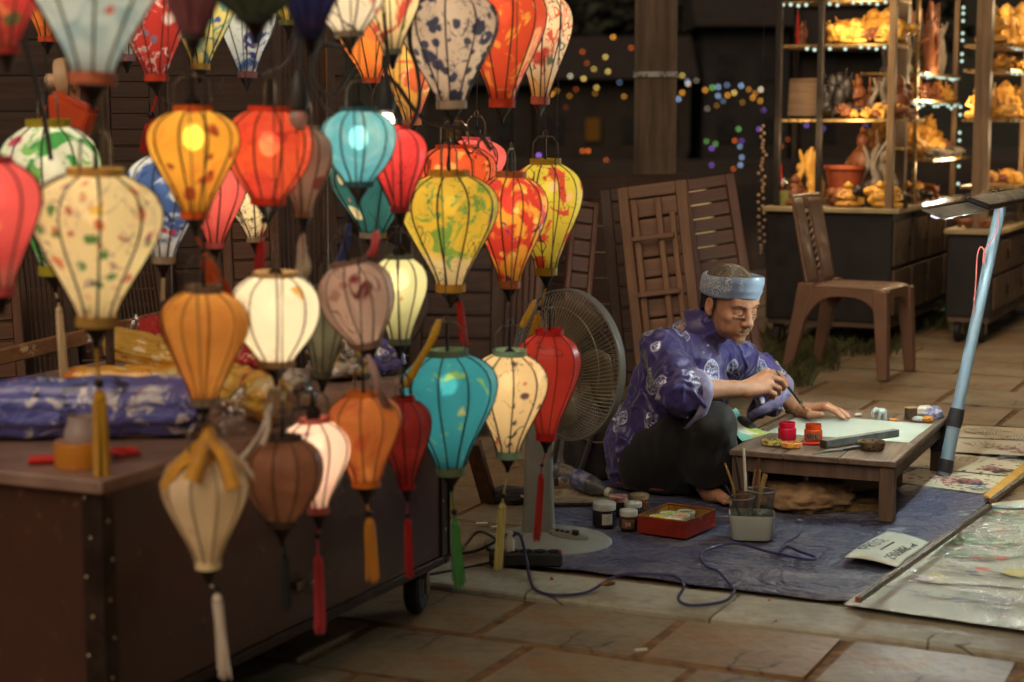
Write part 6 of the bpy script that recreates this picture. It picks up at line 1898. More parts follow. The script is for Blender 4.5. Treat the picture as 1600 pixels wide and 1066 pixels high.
def back_hair(s, t_):
    a = math.radians(72) + s * math.radians(216)
    n0 = 1 + .012 * math.sin(a * 23 + t_ * 5)
    e_ = abs(s - .5) * 2; low = -.062 + .050 * max(0, (e_ - .45) / .55) ** .8 if abs(e_ - .86) > .05 else -.03
    zz = .055 + (low - .055) * t_
    lat = 1 - .10 * max(0, t_ - .4)
    return hl(.0835 * n0 * lat * math.sin(a), -.012 + .103 * n0 * lat * math.cos(a), zz)
patch(back_hair, 70, 10, 'hair_back', M_HAIRD)
hair_rnd = random.Random(4)
hm = MB()
for i in range(420):
    a = hair_rnd.uniform(0, 2 * math.pi); p0 = hair_rnd.uniform(.15, 1.1)
    pts = []
    for k_ in range(4):
        ph = p0 + .10 * k_; aa = a + .05 * k_ * hair_rnd.uniform(-1, 1); lift = 1.006 + .006 * k_ * hair_rnd.random()
        pts.append(hl(.0845 * lift * math.sin(aa) * math.sin(ph), -.014 + .104 * lift * math.cos(aa) * math.sin(ph), .026 + .093 * lift * math.cos(ph)))
    hm.tube(pts, [.0007, .0007, .0006, .0003], 4, cap=False)
for i in range(9):
    a = hair_rnd.uniform(-1, 1); b0 = hl(.05 * a, .05, .105); e0 = hair_rnd.uniform(-.02, .02)
    hm.tube([b0, b0 + Vector((e0 * .5, -.005, .012)), b0 + Vector((e0 * 1.4, -.01, .02))], [.0005, .0004, .0002], 4, cap=False)
obj('hair_strands', hm, M_HAIR, man, 80)
def tuft(name, ctr, nstr, spread, dirn, length, rad, mat):
    m = MB()
    for i in range(nstr):
        c = [ctr[k_] + hair_rnd.uniform(-spread[k_], spread[k_]) for k_ in range(3)]
        c[1] -= .45 * abs(c[0]) * (abs(c[0]) * 14)
        d_ = [dirn[k_] + hair_rnd.uniform(-.25, .25) for k_ in range(3)]
        d_[0] += c[0] * 14
        pts = [hl(c[0] + d_[0] * length * t_, c[1] + d_[1] * length * t_ - .2 * length * t_ * t_, c[2] + d_[2] * length * t_ - .3 * length * t_ * t_) for t_ in (0, .5, 1)]
        m.tube(pts, [rad, rad, rad * .3], 4, cap=False)
    obj(name, m, mat, man, 80)
M_GREYH = plain('grey_whiskers', S(186, 172, 148), S(130, 116, 98), 60, .6, 0, 0)
tuft('moustache', (0, .101, -.0585), 110, (.024, .002, .0045), (0, .25, -.8), .011, .0007, M_GREYH)
tuft('beard', (0, .095, -.100), 60, (.015, .004, .008), (0, .3, -.9), .012, .0006, M_GREYH)
M_BROW = plain('greying_brow', S(96, 80, 66), S(70, 58, 48), 60, .6, 0, 0)
for sx in (-1, 1):
    m = MB()
    for i in range(26):
        t_ = hair_rnd.random(); x = .013 + .032 * t_
        z = .0135 + .005 * math.sin(t_ * 2.6) + hair_rnd.uniform(-.0015, .0015)
        y = .1005 - .30 * max(0, x - .016) - .07 * (x - .013)
        m.tube([hl(sx * x, y, z), hl(sx * (x + .006), y - .0005, z + .001), hl(sx * (x + .011), y - .0035, z + .0005)], [.0008, .0007, .0003], 4, cap=False)
    obj('eyebrow', m, M_BROW, man, 80)
    m = MB()
    pts = [hl(sx * x, y, z) for x, y, z in ((.017, .0945, -.0128), (.024, .0965, -.0132), (.032, .0962, -.0132), (.039, .0935, -.0125), (.045, .0885, -.0115))]
    m.tube(pts, [.0006, .0013, .0015, .0012, .0005], 6)
    obj('eyelash', m, M_HAIRD, man, 80)
lips = [hl(x, .1015 - 1.6 * x * x * 8, -.0725) for x in np.linspace(-.019, .019, 7)]
obj('mouth_line', MB().tube(lips, [.0006, .0012, .0014, .0014, .0014, .0012, .0006], 6), plain('lip_shade', S(120, 66, 52), None, 30, .5, 0, 0), man)
# stand-up collar
ca_ = Vector(lerp(NECK, cn, .42)) - Vector(MAN); cax = Vector(cn - NECK).normalized()
csx = cax.cross(Vector(fwd)).normalized(); cfy = csx.cross(cax)
if cfy.dot(Vector(fwd)) < 0: cfy = -cfy
vs = []; fs = []; n_ = 44
for t_, rr in ((-.034, .084), (-.01, .073), (.018, .068), (.030, .0665), (.031, .063), (.0, .066)):
    for i in range(n_ + 1):
        a = math.radians(14) + (2 * math.pi - math.radians(28)) * i / n_
        drop = -.022 * max(0, math.cos(a)) ** 2
        vs.append(ca_ + cax * (t_ + drop) + cfy * math.cos(a) * rr * 1.06 + csx * math.sin(a) * rr * .98)
for j in range(5):
    for i in range(n_): fs.append((j * (n_ + 1) + i, j * (n_ + 1) + i + 1, (j + 1) * (n_ + 1) + i + 1, (j + 1) * (n_ + 1) + i))
col_o = obj('collar', MB().add(vs, fs), plain('violet_collar', S(66, 52, 112), S(50, 40, 92), 30, .4, 0, .2, sheen=.3), man, 80)
pts = [Vector(v) for v in vs[3 * (n_ + 1):4 * (n_ + 1)]]
obj('collar_piping', MB().tube(pts, .0016, 6), M_CUFF, col_o)
# collar buttons
M_BTN = plain('pearl_button', S(200, 196, 206), None, 9, .3, 0, 0)
cb = p3(1104, 541, 5.865)
for q_ in (p3(1106, 540, 5.86), p3(1099, 551, 5.855)):
    obj('button', MB().ball(tuple(q_ - MAN), .0042, 10, 8), M_BTN, man)
# cushion
M_CUSH = plain('maroon_cushion', S(104, 40, 30), S(70, 28, 24), 12, .8, 0, .4, sheen=.3)
crumple('cushion', (PEL[0] + .04, PEL[1] - .03, GZ - .012), .19, .17, .036, M_CUSH, 'flat maroon cushion under the sitting man', 'cushion', 33.0, .08)
# bead bracelet on the left wrist
br = thing('bead_bracelet', 'dark bead bracelet round the left wrist of the man', 'bracelet', WL, 0)
axd = Vector(kl_[1] - WL).normalized(); sx_ = axd.cross(Vector((0, 0, 1))).normalized(); uz = sx_.cross(axd)
bd0 = Vector(WL - EL).normalized(); bx0 = bd0.cross(Vector((0, 0, 1))).normalized(); bz0 = bx0.cross(bd0)
bead = MB().ball((0, 0, 0), .0056, 10, 7).mesh('bead'); bead.materials.append(plain('dark_bead', S(60, 44, 30), S(150, 130, 90), 300, .3, 0, 0))
for i in range(18):
    a = 2 * math.pi * i / 18
    o = obj('bead', bead, None, br); o.location = bd0 * (-.018 + .006 * math.sin(a)) + bx0 * math.cos(a) * .0315 + bz0 * (math.sin(a) * .031)
# brush in the right hand
ba, bb = Vector(p3(1222, 592, 5.935)), Vector(p3(1258, 640, 6.06))
bd = (bb - ba).normalized()
bru = thing('paint_brush', 'dark slim paint brush held in the right hand of the man', 'brush', ba, 0)
Lb = (bb - ba).length
obj('handle', MB().tube([-bd * .05, bd * .02, bd * (Lb - .045)], [.0025, .0042, .0044], 10), M_BLACKP, bru)
obj('ferrule', MB().tube([bd * (Lb - .046), bd * (Lb - .025)], [.0047, .0046], 10), M_STEEL, bru)
obj('bristles', MB().tube([bd * (Lb - .026), bd * (Lb - .014), bd * Lb], [.0044, .0052, .0006], 10), M_BAMB, bru)
# ------------------------------------------------------------------ low drawing table
TZT = .212
FR = G(1400, 722, TZT); BR = G(1483, 650, TZT)
du = (BR - FR); TL = du.length; du.normalize()
dv = Vector((-du.y, du.x, 0))                    # to the left
TWD = .53
M_TTOP = wood('drawing_table_wood', S(124, 104, 88), S(84, 69, 58), 1, 1, .42, .25, S(160, 146, 128))
M_TLEG = wood('drawing_table_leg', S(112, 90, 74), S(76, 60, 50), 2, 1, .5, .3)
tab = thing('drawing_table', 'low worn wooden drawing table with paper and paint jars on it', 'table', (FR.x, FR.y, 0), math.atan2(-dv.y, -dv.x) + math.pi)
# local frame: +x = dv (left), +y = ... build with an explicit matrix
tab.rotation_mode = 'QUATERNION'
TM = Matrix((dv, du, Vector((0, 0, 1)))).transposed()     # columns: x = left, y = away
# make right handed: x = -dv (right), y = du
TM = Matrix((-dv, du, Vector((0, 0, 1)))).transposed()
tab.rotation_quaternion = TM.to_quaternion()
def tl(x, y, z=0.0):             # x metres left of the front right corner, y metres away, z above the top
    return Vector((FR.x, FR.y, TZT + z)) + dv * x + du * y
pw = TWD / 3
for i in range(3):
    obj('top_board', MB().box((-(i + .5) * pw, TL / 2, TZT - .010), (pw - .0015, TL, .020), None, .003), M_TTOP, tab)
obj('apron', MB().box((-TWD / 2, .030, TZT - .046), (TWD - .09, .018, .05), None, .002), M_TLEG, tab)
obj('apron', MB().box((-TWD / 2, TL - .030, TZT - .046), (TWD - .09, .018, .05), None, .002), M_TLEG, tab)
obj('apron', MB().box((-.026, TL / 2, TZT - .046), (.018, TL - .09, .05), None, .002), M_TTOP, tab)
obj('apron', MB().box((-TWD + .026, TL / 2, TZT - .046), (.018, TL - .09, .05), None, .002), M_TTOP, tab)
for x in (-.03, -TWD + .03):
    for y in (.032, TL - .032):
        obj('leg', MB().box((x, y, (TZT - .021 + GZ - .004) / 2), (.046, .046, TZT - .021 - GZ + .004), None, .003), M_TLEG, tab)
# paper sheet
def painted_paper(name, base, layers, rough=.6, bump=.12):
    t = NT(name)
    col = t.mix(t.ramp(t.noise(4, 3), .35, .7, 0, .6), base, tuple(c * .86 for c in base[:3]) + (1,))
    for i, ly in enumerate(layers):
        off = (i * 2.3 + len(name) * .17, i * 1.1, 0)
        k = ly[0]
        if k == 'wash':
            _, c, sc, lo, hi = ly; m = t.ramp(t.noise(sc, 3, .6, t.mapping((1, 1, 1), off), .8), lo, hi)
        elif k == 'dab':
            _, c, sc, th2, reg = ly
            m = t.math('MULTIPLY', t.ramp(t.voro(sc, t.mapping((1, 1, 1), off, src=t.distort(sc, .4 / sc))), th2, th2 - .1), t.ramp(t.noise(reg, 2, .5, t.mapping((1, 1, 1), off)), .55, .6))
        else:
            _, c, sc, wd = ly
            wv = t.n('ShaderNodeTexWave'); t.l(t.mapping((1, 1, 1), off), wv.inputs['Vector']); wv.inputs['Scale'].default_value = sc; wv.inputs['Distortion'].default_value = 9; wv.inputs['Detail'].default_value = 2
            m = t.math('MULTIPLY', t.ramp(wv.outputs['Fac'], 1 - wd, 1 - wd * .4), t.ramp(t.noise(3, 2, .5, t.mapping((1, 1, 1), off)), .52, .56))
        col = t.mix(m, col, c)
    return t.done(t.bsdf(col, rough, 0, t.bump(t.noise(6, 3), bump, .02), .4))
M_PAPT = painted_paper('drawing_paper', S(190, 200, 184), [('wash', S(206, 206, 130), 2.4, .62, .8), ('dab', S(70, 90, 80), 60, .14, 9)])
pcs = [(1200, 672), (1372, 694), (1430, 693), (1462, 664), (1330, 654), (1253, 650), (1272, 645)]
poly = [G(x, y, TZT + .002) for x, y in [(1198, 676), (1420, 692), (1457, 663), (1252, 648)]]
def curl_sheet(c, nu, nv, z, amp, seed):
    m = sheet([(q_.x, q_.y) for q_ in c], nu, nv, z, amp, seed, 4.0, .001)
    return m
single('drawing_sheet', curl_sheet(poly, 30, 20, TZT + .0022, .002, 4.4), M_PAPT, 'large sheet of pale green white drawing paper on the low table', 'paper', smooth=80)
po2 = [G(x, y, TZT + .002) for x, y in [(1120, 700), (1200, 690), (1180, 645), (1130, 620)]]
# sheet curling down off the left edge
vs = []; fs = []
for j in range(9):
    for i in range(9):
        s, t_ = i / 8, j / 8
        a = G(1160, 690, TZT + .001).lerp(G(1205, 676, TZT + .001), s); b_ = G(1140, 640, TZT + .07).lerp(G(1150, 634, TZT + .07), s)
        p = a.lerp(b_, t_); p.z = TZT + .0015 + .085 * (max(0, t_ - .15)) ** 2
        vs.append(p)
for j in range(8):
    for i in range(8): fs.append((j * 9 + i, j * 9 + i + 1, (j + 1) * 9 + i + 1, (j + 1) * 9 + i))
single('curled_sheet', MB().add(vs, fs), painted_paper('leaf_painting', S(130, 200, 186), [('wash', S(190, 196, 60), 7, .5, .56), ('wash', S(216, 220, 206), 5, .6, .66)]), 'painted sheet curling up at the left end of the low table', 'paper', smooth=80)
# paint jars on the table
def glassjar(px, py, r, h, c, label, lab):
    p = G(px, py, TZT + .0008); p.y += r
    m = NT('paint_in_glass'); f = m.noise(20, 3)
    m = m.done(m.bsdf(m.mix(m.ramp(f, .4, .7), c, tuple(q_ * .7 for q_ in c[:3]) + (1,)), .22, 0, None, .5, coat=1, coat_r=.05))
    th = thing('paint_jar', label, 'jar', (p.x, p.y, TZT + .0035), 0)
    obj('glass', MB().lathe([(0, 0), (r * .94, 0), (r, .004), (r, h * .60), (r * .95, h * .66), (r * .86, h * .69), (r * .86, h * .76), (r * .9, h * .77), (r * .9, h * .80), (r * .86, h * .81), (r * .86, h * .86), (r * .9, h * .87), (r * .9, h * .90), (r * .86, h * .91), (r * .86, h), (r * .8, h), (r * .8, h * .8), (r * .001, h * .8)], 36), m, th, 25)
    if lab:
        vs = []; n_ = 10
        for i in range(n_ + 1):
            a = -math.pi / 2 - .25 + (i / n_ - .5) * 1.5
            for z in (h * .12, h * .52): vs.append(((r + .0008) * math.cos(a), (r + .0008) * math.sin(a), z))
        obj('label', MB().add(vs, [(2 * i, 2 * i + 2, 2 * i + 3, 2 * i + 1) for i in range(n_)]), lab, th)
        for i in range(4):
            a = -math.pi / 2 - .75 + i * .27
            obj('print', MB().box((0, 0, 0), (.003, .0004, .013 - .002 * (i % 2))), M_INKD, th).location = ((r + .0014) * math.cos(a), (r + .0014) * math.sin(a), h * .32)
    return th
M_INKD = plain('dark_ink', S(40, 44, 40), None, 9, .6, 0, 0)
glassjar(1232, 690, .030, .056, S(206, 20, 60), 'open glass jar of magenta paint on the low table', None)
glassjar(1273, 692, .0295, .055, S(206, 80, 30), 'open glass jar of orange paint with a dark printed label', plain('jar_label', S(150, 110, 96), S(90, 60, 50), 90, .5, 0, 0))
def lid(px, py, r, c1, c2, label):
    p = G(px, py, TZT); p.y += r
    t = NT('paint_smeared_lid'); f = t.noise(60, 4, .7)
    m = t.done(t.bsdf(t.mix(t.ramp(f, .45, .6), c1, c2), .4, 0, t.bump(f, .3, .002), .5))
    single('jar_lid', MB().lathe([(0, 0), (r * .96, 0), (r, .002), (r, .012), (r * .97, .0145), (r * .90, .0145), (r * .88, .008), (0, .008)], 32, fn=lambda a: 1 + .01 * math.cos(a * 32)), m, label, 'lid', 'upturned jar lids', loc=(p.x, p.y, TZT + .0035), smooth=30)
lid(1208, 699, .0325, S(206, 196, 110), S(110, 96, 50), 'upturned pale yellow jar lid nearest the brush pot')
lid(1239, 703, .033, S(226, 180, 40), S(196, 90, 100), 'upturned deep yellow jar lid with pink smears in front of the magenta jar')
# ink stone bar, flat knife, dark bowl, stub of red stick
a, b_ = G(1286, 703, TZT), G(1404, 684, TZT)
d = b_ - a
M_BAR = plain('grey_stone_bar', S(112, 122, 116), S(80, 88, 84), 24, .4, .1, .2)
M_BARE = plain('dark_bar_end', S(62, 50, 42), None, 20, .5, 0, 0)
bar = thing('paper_weight', 'long grey stone bar holding the paper flat', 'paper weight', a.lerp(b_, .5) + Vector((0, .012, .016)), math.atan2(d.y, d.x))
obj('bar', MB().box((0, 0, 0), (d.length - .014, .026, .024), None, .002), M_BAR, bar)
obj('end_cap', MB().box((-d.length / 2 + .0035, 0, 0), (.006, .027, .025), None, .001), M_BARE, bar)
a, b_ = G(1270, 709, TZT + .006), G(1344, 699, TZT + .012)
d = b_ - a
kn_ = thing('palette_knife', 'slim pale palette knife resting against the dark bowl', 'knife', a, 0)
obj('blade', MB().tube([a * 0, d * .25, d * .62], [.0012, .0036, .0042], 8), M_BAR, kn_)
obj('handle', MB().tube([d * .62, d * .8, d], [.0046, .0058, .0048], 10), M_BLACKP, kn_)
bw = G(1365, 706, TZT)
def bowlmat():
    t = NT('dark_glazed_bowl')
    z = t.sep()[2]; w = t.ramp(t.voro(70, t.mapping((1, 1, 1.6))), .3, .42)
    return t.done(t.bsdf(t.mix(t.math('MULTIPLY', w, .7), S(50, 42, 36), S(126, 108, 80)), .35, 0, None, .5, coat=.4))
bowl = thing('ink_bowl', 'dark patterned ink bowl at the near edge of the low table', 'bowl', (bw.x, bw.y + .03, TZT + .001), 0)
obj('bowl_wall', MB().lathe([(0, 0), (.034, 0), (.039, .004), (.0445, .028), (.0425, .028), (.037, .007), (0, .005)], 36), bowlmat(), bowl)
obj('ink', MB().lathe([(0, .016), (.0395, .016), (.039, .0155), (0, .0155)], 28), plain('black_ink', S(24, 22, 20), None, 9, .1, 0, 0), bowl)
a, b_ = G(1254, 693, TZT + .006), G(1288, 694, TZT + .006)
single('red_stick', MB().tube([a * 0, (b_ - a) * .5, b_ - a], [.005, .0058, .0052], 9), M_REDP, 'short red ink stick lying behind the grey stone bar', 'stick', loc=a)
# little clay figures and a box at the far edge
M_CLAY = plain('pale_blue_clay', S(190, 200, 192), S(150, 162, 160), 40, .55, 0, .2)
M_CLAYW = plain('white_clay', S(220, 214, 196), S(180, 174, 156), 40, .55, 0, .2)
M_CLAYO = plain('orange_clay', S(220, 160, 70), S(196, 120, 40), 40, .5, 0, .2)
M_CLAYB = plain('blue_cloth', S(70, 76, 140), S(190, 190, 200), 70, .6, 0, .3)
p = G(1378, 656, TZT + .001)
fg = thing('clay_figure', 'small pale blue clay elephant figure at the far edge of the table', 'figurine', (p.x, p.y + .015, TZT + .001), .3)
m = MB(); m.ball((0, 0, .026), (.022, .014, .014), 14, 10); m.ball((-.02, -.002, .032), (.011, .011, .012), 12, 9)
for x in (-.012, .012):
    for y in (-.008, .008): m.tube([(x, y, 0), (x, y, .022)], [.0062, .0068], 9)
m.tube(spline([(-.028, -.003, .034), (-.036, -.004, .024), (-.034, -.004, .010)], 4), [.006] * 4 + [.005] * 3 + [.004] * 2, 8)
obj('body', m, M_CLAY, fg)
m = MB(); m.ball((-.017, -.013, .034), (.006, .003, .009), 10, 8); m.ball((-.015, .011, .034), (.006, .003, .009), 10, 8); obj('ear', m, M_CLAY, fg)
p = G(1395, 658, TZT + .001)
single('pastel_stub', MB().tube([(0, 0, .005), (.015, -.008, .005), (.03, -.015, .004)], [.005, .0052, .003], 8), M_CLAYO, 'small orange pastel stub beside the clay figure', 'pastel', loc=(p.x - .01, p.y, TZT + .0005))
p = G(1425, 655, TZT + .001)
bxo = thing('small_box', 'small dark printed box at the far edge of the table', 'box', (p.x, p.y + .02, TZT + .001), .35)
obj('box', MB().box((0, 0, .018), (.036, .026, .036), None, .001), plain('dark_box', S(54, 46, 40), S(100, 84, 60), 50, .4, 0, 0), bxo)
obj('lid', MB().box((0, 0, .0385), (.038, .028, .005), None, .001), plain('tan_box_lid', S(196, 160, 110), None, 9, .5, 0, 0), bxo)
crumple('stone', (G(1434, 659, TZT).x, G(1434, 659, TZT).y, TZT), .020, .013, .011, M_CLAY, 'smooth grey pebble in front of the small dark box', 'stone', 41.0, .08)
crumple('clay_duck', (G(1450, 660, TZT).x, G(1450, 660, TZT).y, TZT), .019, .016, .013, M_CLAYO, 'lumpy orange clay animal near the table corner', 'figurine', 45.0, .3)
crumple('cloth_ball', (G(1462, 657, TZT).x, G(1462, 657, TZT).y + .03, TZT), .032, .022, .024, M_CLAYB, 'crumpled blue and white cloth at the far table corner', 'cloth', 47.0, .35)
crumple('clay_sheep', (G(1448, 653, TZT).x, G(1448, 653, TZT).y + .035, TZT), .028, .018, .022, M_CLAYW, 'white clay animal leaning on the blue cloth', 'figurine', 51.0, .3)
crumple('eraser_crumb', (G(1342, 651, TZT).x, G(1342, 651, TZT).y + .01, TZT), .014, .008, .006, M_CLAYW, 'small white eraser beyond the fingers on the table', 'eraser', 53.0, .2)
crumple('tissue', (G(1204, 660, TZT).x - .03, G(1204, 660, TZT).y + .07, TZT), .018, .014, .014, M_CLAYW, 'small crumpled tissue at the left edge of the table', 'tissue', 57.0, .3)
# bundles under the table
M_LOG = wood('old_timber', S(176, 140, 98), S(120, 92, 64), 0, 1, .8, .8)
a, b_ = G(1300, 792, .0), G(1428, 778, .0)
d = b_ - a
single('timber_block', MB().box((0, .10, GZ + .044), (d.length, .09, .085), None, .008), M_LOG, 'old timber block lying under the table', 'timber', loc=((a.x + b_.x) / 2, (a.y + b_.y) / 2, 0), rz=math.atan2(d.y, d.x))
M_SACK = plain('brown_sackcloth', S(170, 138, 98), S(104, 82, 60), 16, .85, 0, .8, 70)
crumple('brown_sack', (G(1262, 806).x, G(1262, 806).y + .04, GZ - .012), .15, .10, .055, M_SACK, 'crumpled brown sack in the shade under the table', 'sack', 61.0, .35)
crumple('brown_sack', (G(1215, 790).x, G(1215, 790).y + .25, GZ - .012), .12, .10, .07, M_SACK, 'bulging brown bag behind the milky tub', 'bag', 66.0, .3)
M_STRAW = plain('straw_mat', S(150, 124, 80), S(96, 76, 50), 40, .8, 0, .9, 120)
crumple('straw_bundle', (G(1335, 806).x, G(1335, 806).y + .05, GZ - .014), .14, .06, .02, M_STRAW, 'flattened bundle of straw under the front of the table', 'straw', 71.0, .3)

# ------------------------------------------------------------------ LED lamp on the blue pole
M_POLE = plain('blue_grey_pipe', S(124, 144, 152), S(110, 130, 138), 9, .42, 0, .05)
M_TAPE = plain('black_tape', S(40, 38, 40), S(28, 27, 28), 18, .45, 0, .3)
pb = G(1474, 752); pt = P(1566, 312, 6.30)
pole = thing('lamp_pole', 'leaning blue grey plastic pipe taped to the table leg and carrying the lamp', 'pole', (pb.x, pb.y, 0), 0)
d = pt - Vector((pb.x, pb.y, 0))
off = Vector((.0, 0, GZ))
r0 = .0205
obj('pipe', MB().tube([off, off + d * .33, d * .98], [r0, r0, r0 * .96], 20), M_POLE, pole)
obj('sleeve', MB().tube([off + d * .0, off + d * .25], [r0 * 1.12, r0 * 1.11], 20), M_POLE, pole)
for f0, f1 in ((.01, .055), (.17, .235)):
    obj('tape_wrap', MB().tube([off + d * f0, off + d * ((f0 + f1) / 2), off + d * f1], [r0 * 1.28, r0 * 1.36, r0 * 1.26], 16), M_TAPE, pole)
obj('tape_wrap', MB().box((tl(.026, TL - .032) - pole.location) + Vector((0, 0, -.085)), (.056, .056, .07), TM, .004), M_TAPE, pole)
obj('tape_wrap', MB().tube([(tl(.026, TL - .032) - pole.location) + Vector((0, 0, -.07)), off + d * .20], .022, 10), M_TAPE, pole)
wire = [(1562, 324), (1558, 360), (1545, 382), (1538, 392), (1536, 412), (1540, 398), (1533, 386), (1527, 400), (1525, 440), (1522, 470), (1521, 492)]
single('red_wire', MB().tube(spline([P(x, y, 6.2) for x, y in wire], 6), .0022, 6), plain('pale_red_wire', S(206, 110, 100), None, 9, .5, 0, 0), 'thin pale red wire hooked along the blue grey pipe', 'wire')
lc = P(1536, 318, 6.26)
lamp = thing('led_lamp', 'flat LED lamp wrapped in clear plastic at the top of the leaning pipe', 'lamp', pt - Vector((0, 0, .0)), 0)
lo_l = P(1458, 336, 5.42) - lamp.location; lo_r = P(1566, 316, 6.28) - lamp.location
ld_ = (lo_r - lo_l); lx = ld_.normalized(); lyy = Vector((-lx.y, lx.x, 0)).normalized(); lz = lx.cross(lyy)
LR = Matrix((lx, lyy, lz)).transposed() @ Matrix.Rotation(math.radians(20), 3, 'X')
mid = lo_l + ld_ * .5
obj('housing', MB().box(mid + LR @ Vector((ld_.length * .55, 0, .013)), (ld_.length * .9, .080, .018), LR, .006), M_BLACKP, lamp)
obj('reflector', MB().box(mid + LR @ Vector((0, 0, .001)), (ld_.length, .07, .004), LR, .001), M_FANG, lamp)
M_LED = emit('led_white', (.88, .84, 1.0, 1), 1.0, False)
obj('led_strip', MB().box(mid + LR @ Vector((0, 0, -.006)), (ld_.length * .96, .022, .010), LR, .002), M_LED, lamp)
M_THINFILM = NT('thin_clear_film')
def thinfilm():
    t = M_THINFILM
    g = t.n('ShaderNodeBsdfGlossy'); g.inputs['Roughness'].default_value = .25; g.inputs[0].default_value = (.8, .8, .8, 1)
    tp_ = t.n('ShaderNodeBsdfTransparent'); tp_.inputs[0].default_value = (.95, .95, .95, 1)
    fr = t.n('ShaderNodeLayerWeight'); fr.inputs[0].default_value = .2
    mx = t.n('ShaderNodeMixShader'); t.l(t.math('MULTIPLY', fr.outputs['Facing'], .12), mx.inputs[0]); t.l(tp_.outputs[0], mx.inputs[1]); t.l(g.outputs[0], mx.inputs[2])
    return t.done(mx.outputs[0])
M_THINFILM = thinfilm()
# crinkled film around it
vs = []; fs = []; n_ = 22; m_ = 26
for i in range(m_ + 1):
    for k_ in range(n_):
        a = math.pi * k_ / (n_ - 1)
        x = -ld_.length * .56 + ld_.length * 1.12 * i / m_
        pinch = .35 + .65 * min(1, i / 3, (m_ - i) / 3)
        w = 1 + .07 * mnoise.noise(Vector((x * 18, a * 1.2, 2.0))) + .03 * math.sin(a * 5 + x * 30)
        vs.append(mid + LR @ Vector((x, 0.056 * pinch * w * math.cos(a), .002 + .044 * pinch * w * math.sin(a))))
for i in range(m_):
    for k_ in range(n_ - 1):
        k2 = k_ + 1
        fs.append((i * n_ + k_, i * n_ + k2, (i + 1) * n_ + k2, (i + 1) * n_ + k_))
obj('plastic_film', MB().add(vs, fs), M_THINFILM, lamp, 60)
for f in (-.40, -.22, -.04):
    al = bpy.data.lights.new('led_light', 'POINT'); al.shadow_soft_size = .02
    al.energy = LED_POWER / 3; al.color = (.86, 1.0, .96)
    alo = bpy.data.objects.new('led_light', al); COL.objects.link(alo); alo.parent = lamp
    alo.location = mid + LR @ Vector((ld_.length * f, 0, -.036))
# ------------------------------------------------------------------ carving stalls
M_CAB = plain('dark_cabinet_paint', S(34, 29, 27), S(26, 22, 21), 5, .5, 0, .15)
M_CABD = plain('brown_cabinet_door', S(92, 74, 58), S(70, 56, 45), 4, .5, 0, .2)
M_SHELF = wood('shelf_board', S(140, 108, 72), S(96, 72, 48), 0, 1, .4, .2)
M_POSTB = plain('black_post', S(48, 42, 38), None, 8, .45, .3, .1)
M_POSTW = wood('shelf_post', S(134, 108, 78), S(96, 76, 54), 2, 1, .5, .3)
M_CTOP = plain('counter_cloth', S(170, 150, 112), S(140, 122, 88), 8, .6, 0, .1)
M_TRIM = plain('brass_trim', S(190, 160, 100), None, 9, .3, .7, 0)
M_LEDS = emit('string_light_glow', S(200, 226, 206), 1.05, False)
CA_ = Vector((2.055, 9.70, 0))            # near corner of the left stall
CB_ = Vector((2.69, 10.02, 0))            # near corner of the right stall
def stall_local(C, s, d, z=0.0): return C - V * s + U * d + Vector((0, 0, z))
def stall(C, wS, lU, zb, zt, label, grp):
    t = thing('stall_cabinet', label, 'cabinet', C, -YAW, grp)
    # local x = V, y = U
    obj('body', MB().box((-wS / 2, lU / 2, (zb + zt - .03) / 2), (wS, lU, zt - .03 - zb), None, .004), M_CAB, t)
    obj('counter_top', MB().box((-wS / 2 + .01, lU / 2, zt - .0145), (wS + .06, lU + .05, .029), None, .004), M_CTOP, t)
    nd = max(2, round(lU / .48))
    for i in range(nd):
        for j in range(2):
            h = (zt - zb - .09) / 2
            d = obj('door', MB().box((.007, (i + .5) * lU / nd, zb + .03 + (j + .5) * h), (.014, lU / nd - .05, h - .022), None, .004), M_CABD, t)
            obj('handle', MB().box((.022, (i + .5) * lU / nd + lU / nd * .32, zb + .03 + (j + .5) * h), (.014, .012, .06), None, .003), M_IRON, d)
    obj('bottom_rail', MB().box((-wS / 2, lU / 2, zb - .016), (wS - .02, lU - .02, .03)), M_CABD, t, 0)
    for x in (-.06, -wS + .06):
        for y in (.07, lU - .07):
            w = obj('caster', MB().box((x - .026, y, zb - .065), (.006, .05, .07)).box((x + .026, y, zb - .065), (.006, .05, .07)).box((x, y, zb - .034), (.06, .06, .006)), M_GALV, t, 0)
            obj('wheel', MB().lathe([(.006, -.018), (.055, -.018), (.062, -.01), (.062, .01), (.055, .018), (.006, .018)], 20).xform(Matrix.Translation((x, y, .0625)) @ Matrix.Rotation(math.pi / 2, 4, 'Y')), M_RUBBER, w)
    return t
stall(CA_, .70, 1.80, .155, .78, 'dark cabinet of the left carving stall behind the plastic chair', 'carving stall cabinets')
stall(CB_, .25, 2.0, .15, .645, 'dark low cabinet of the right carving stall behind the lamp pole', 'carving stall cabinets')

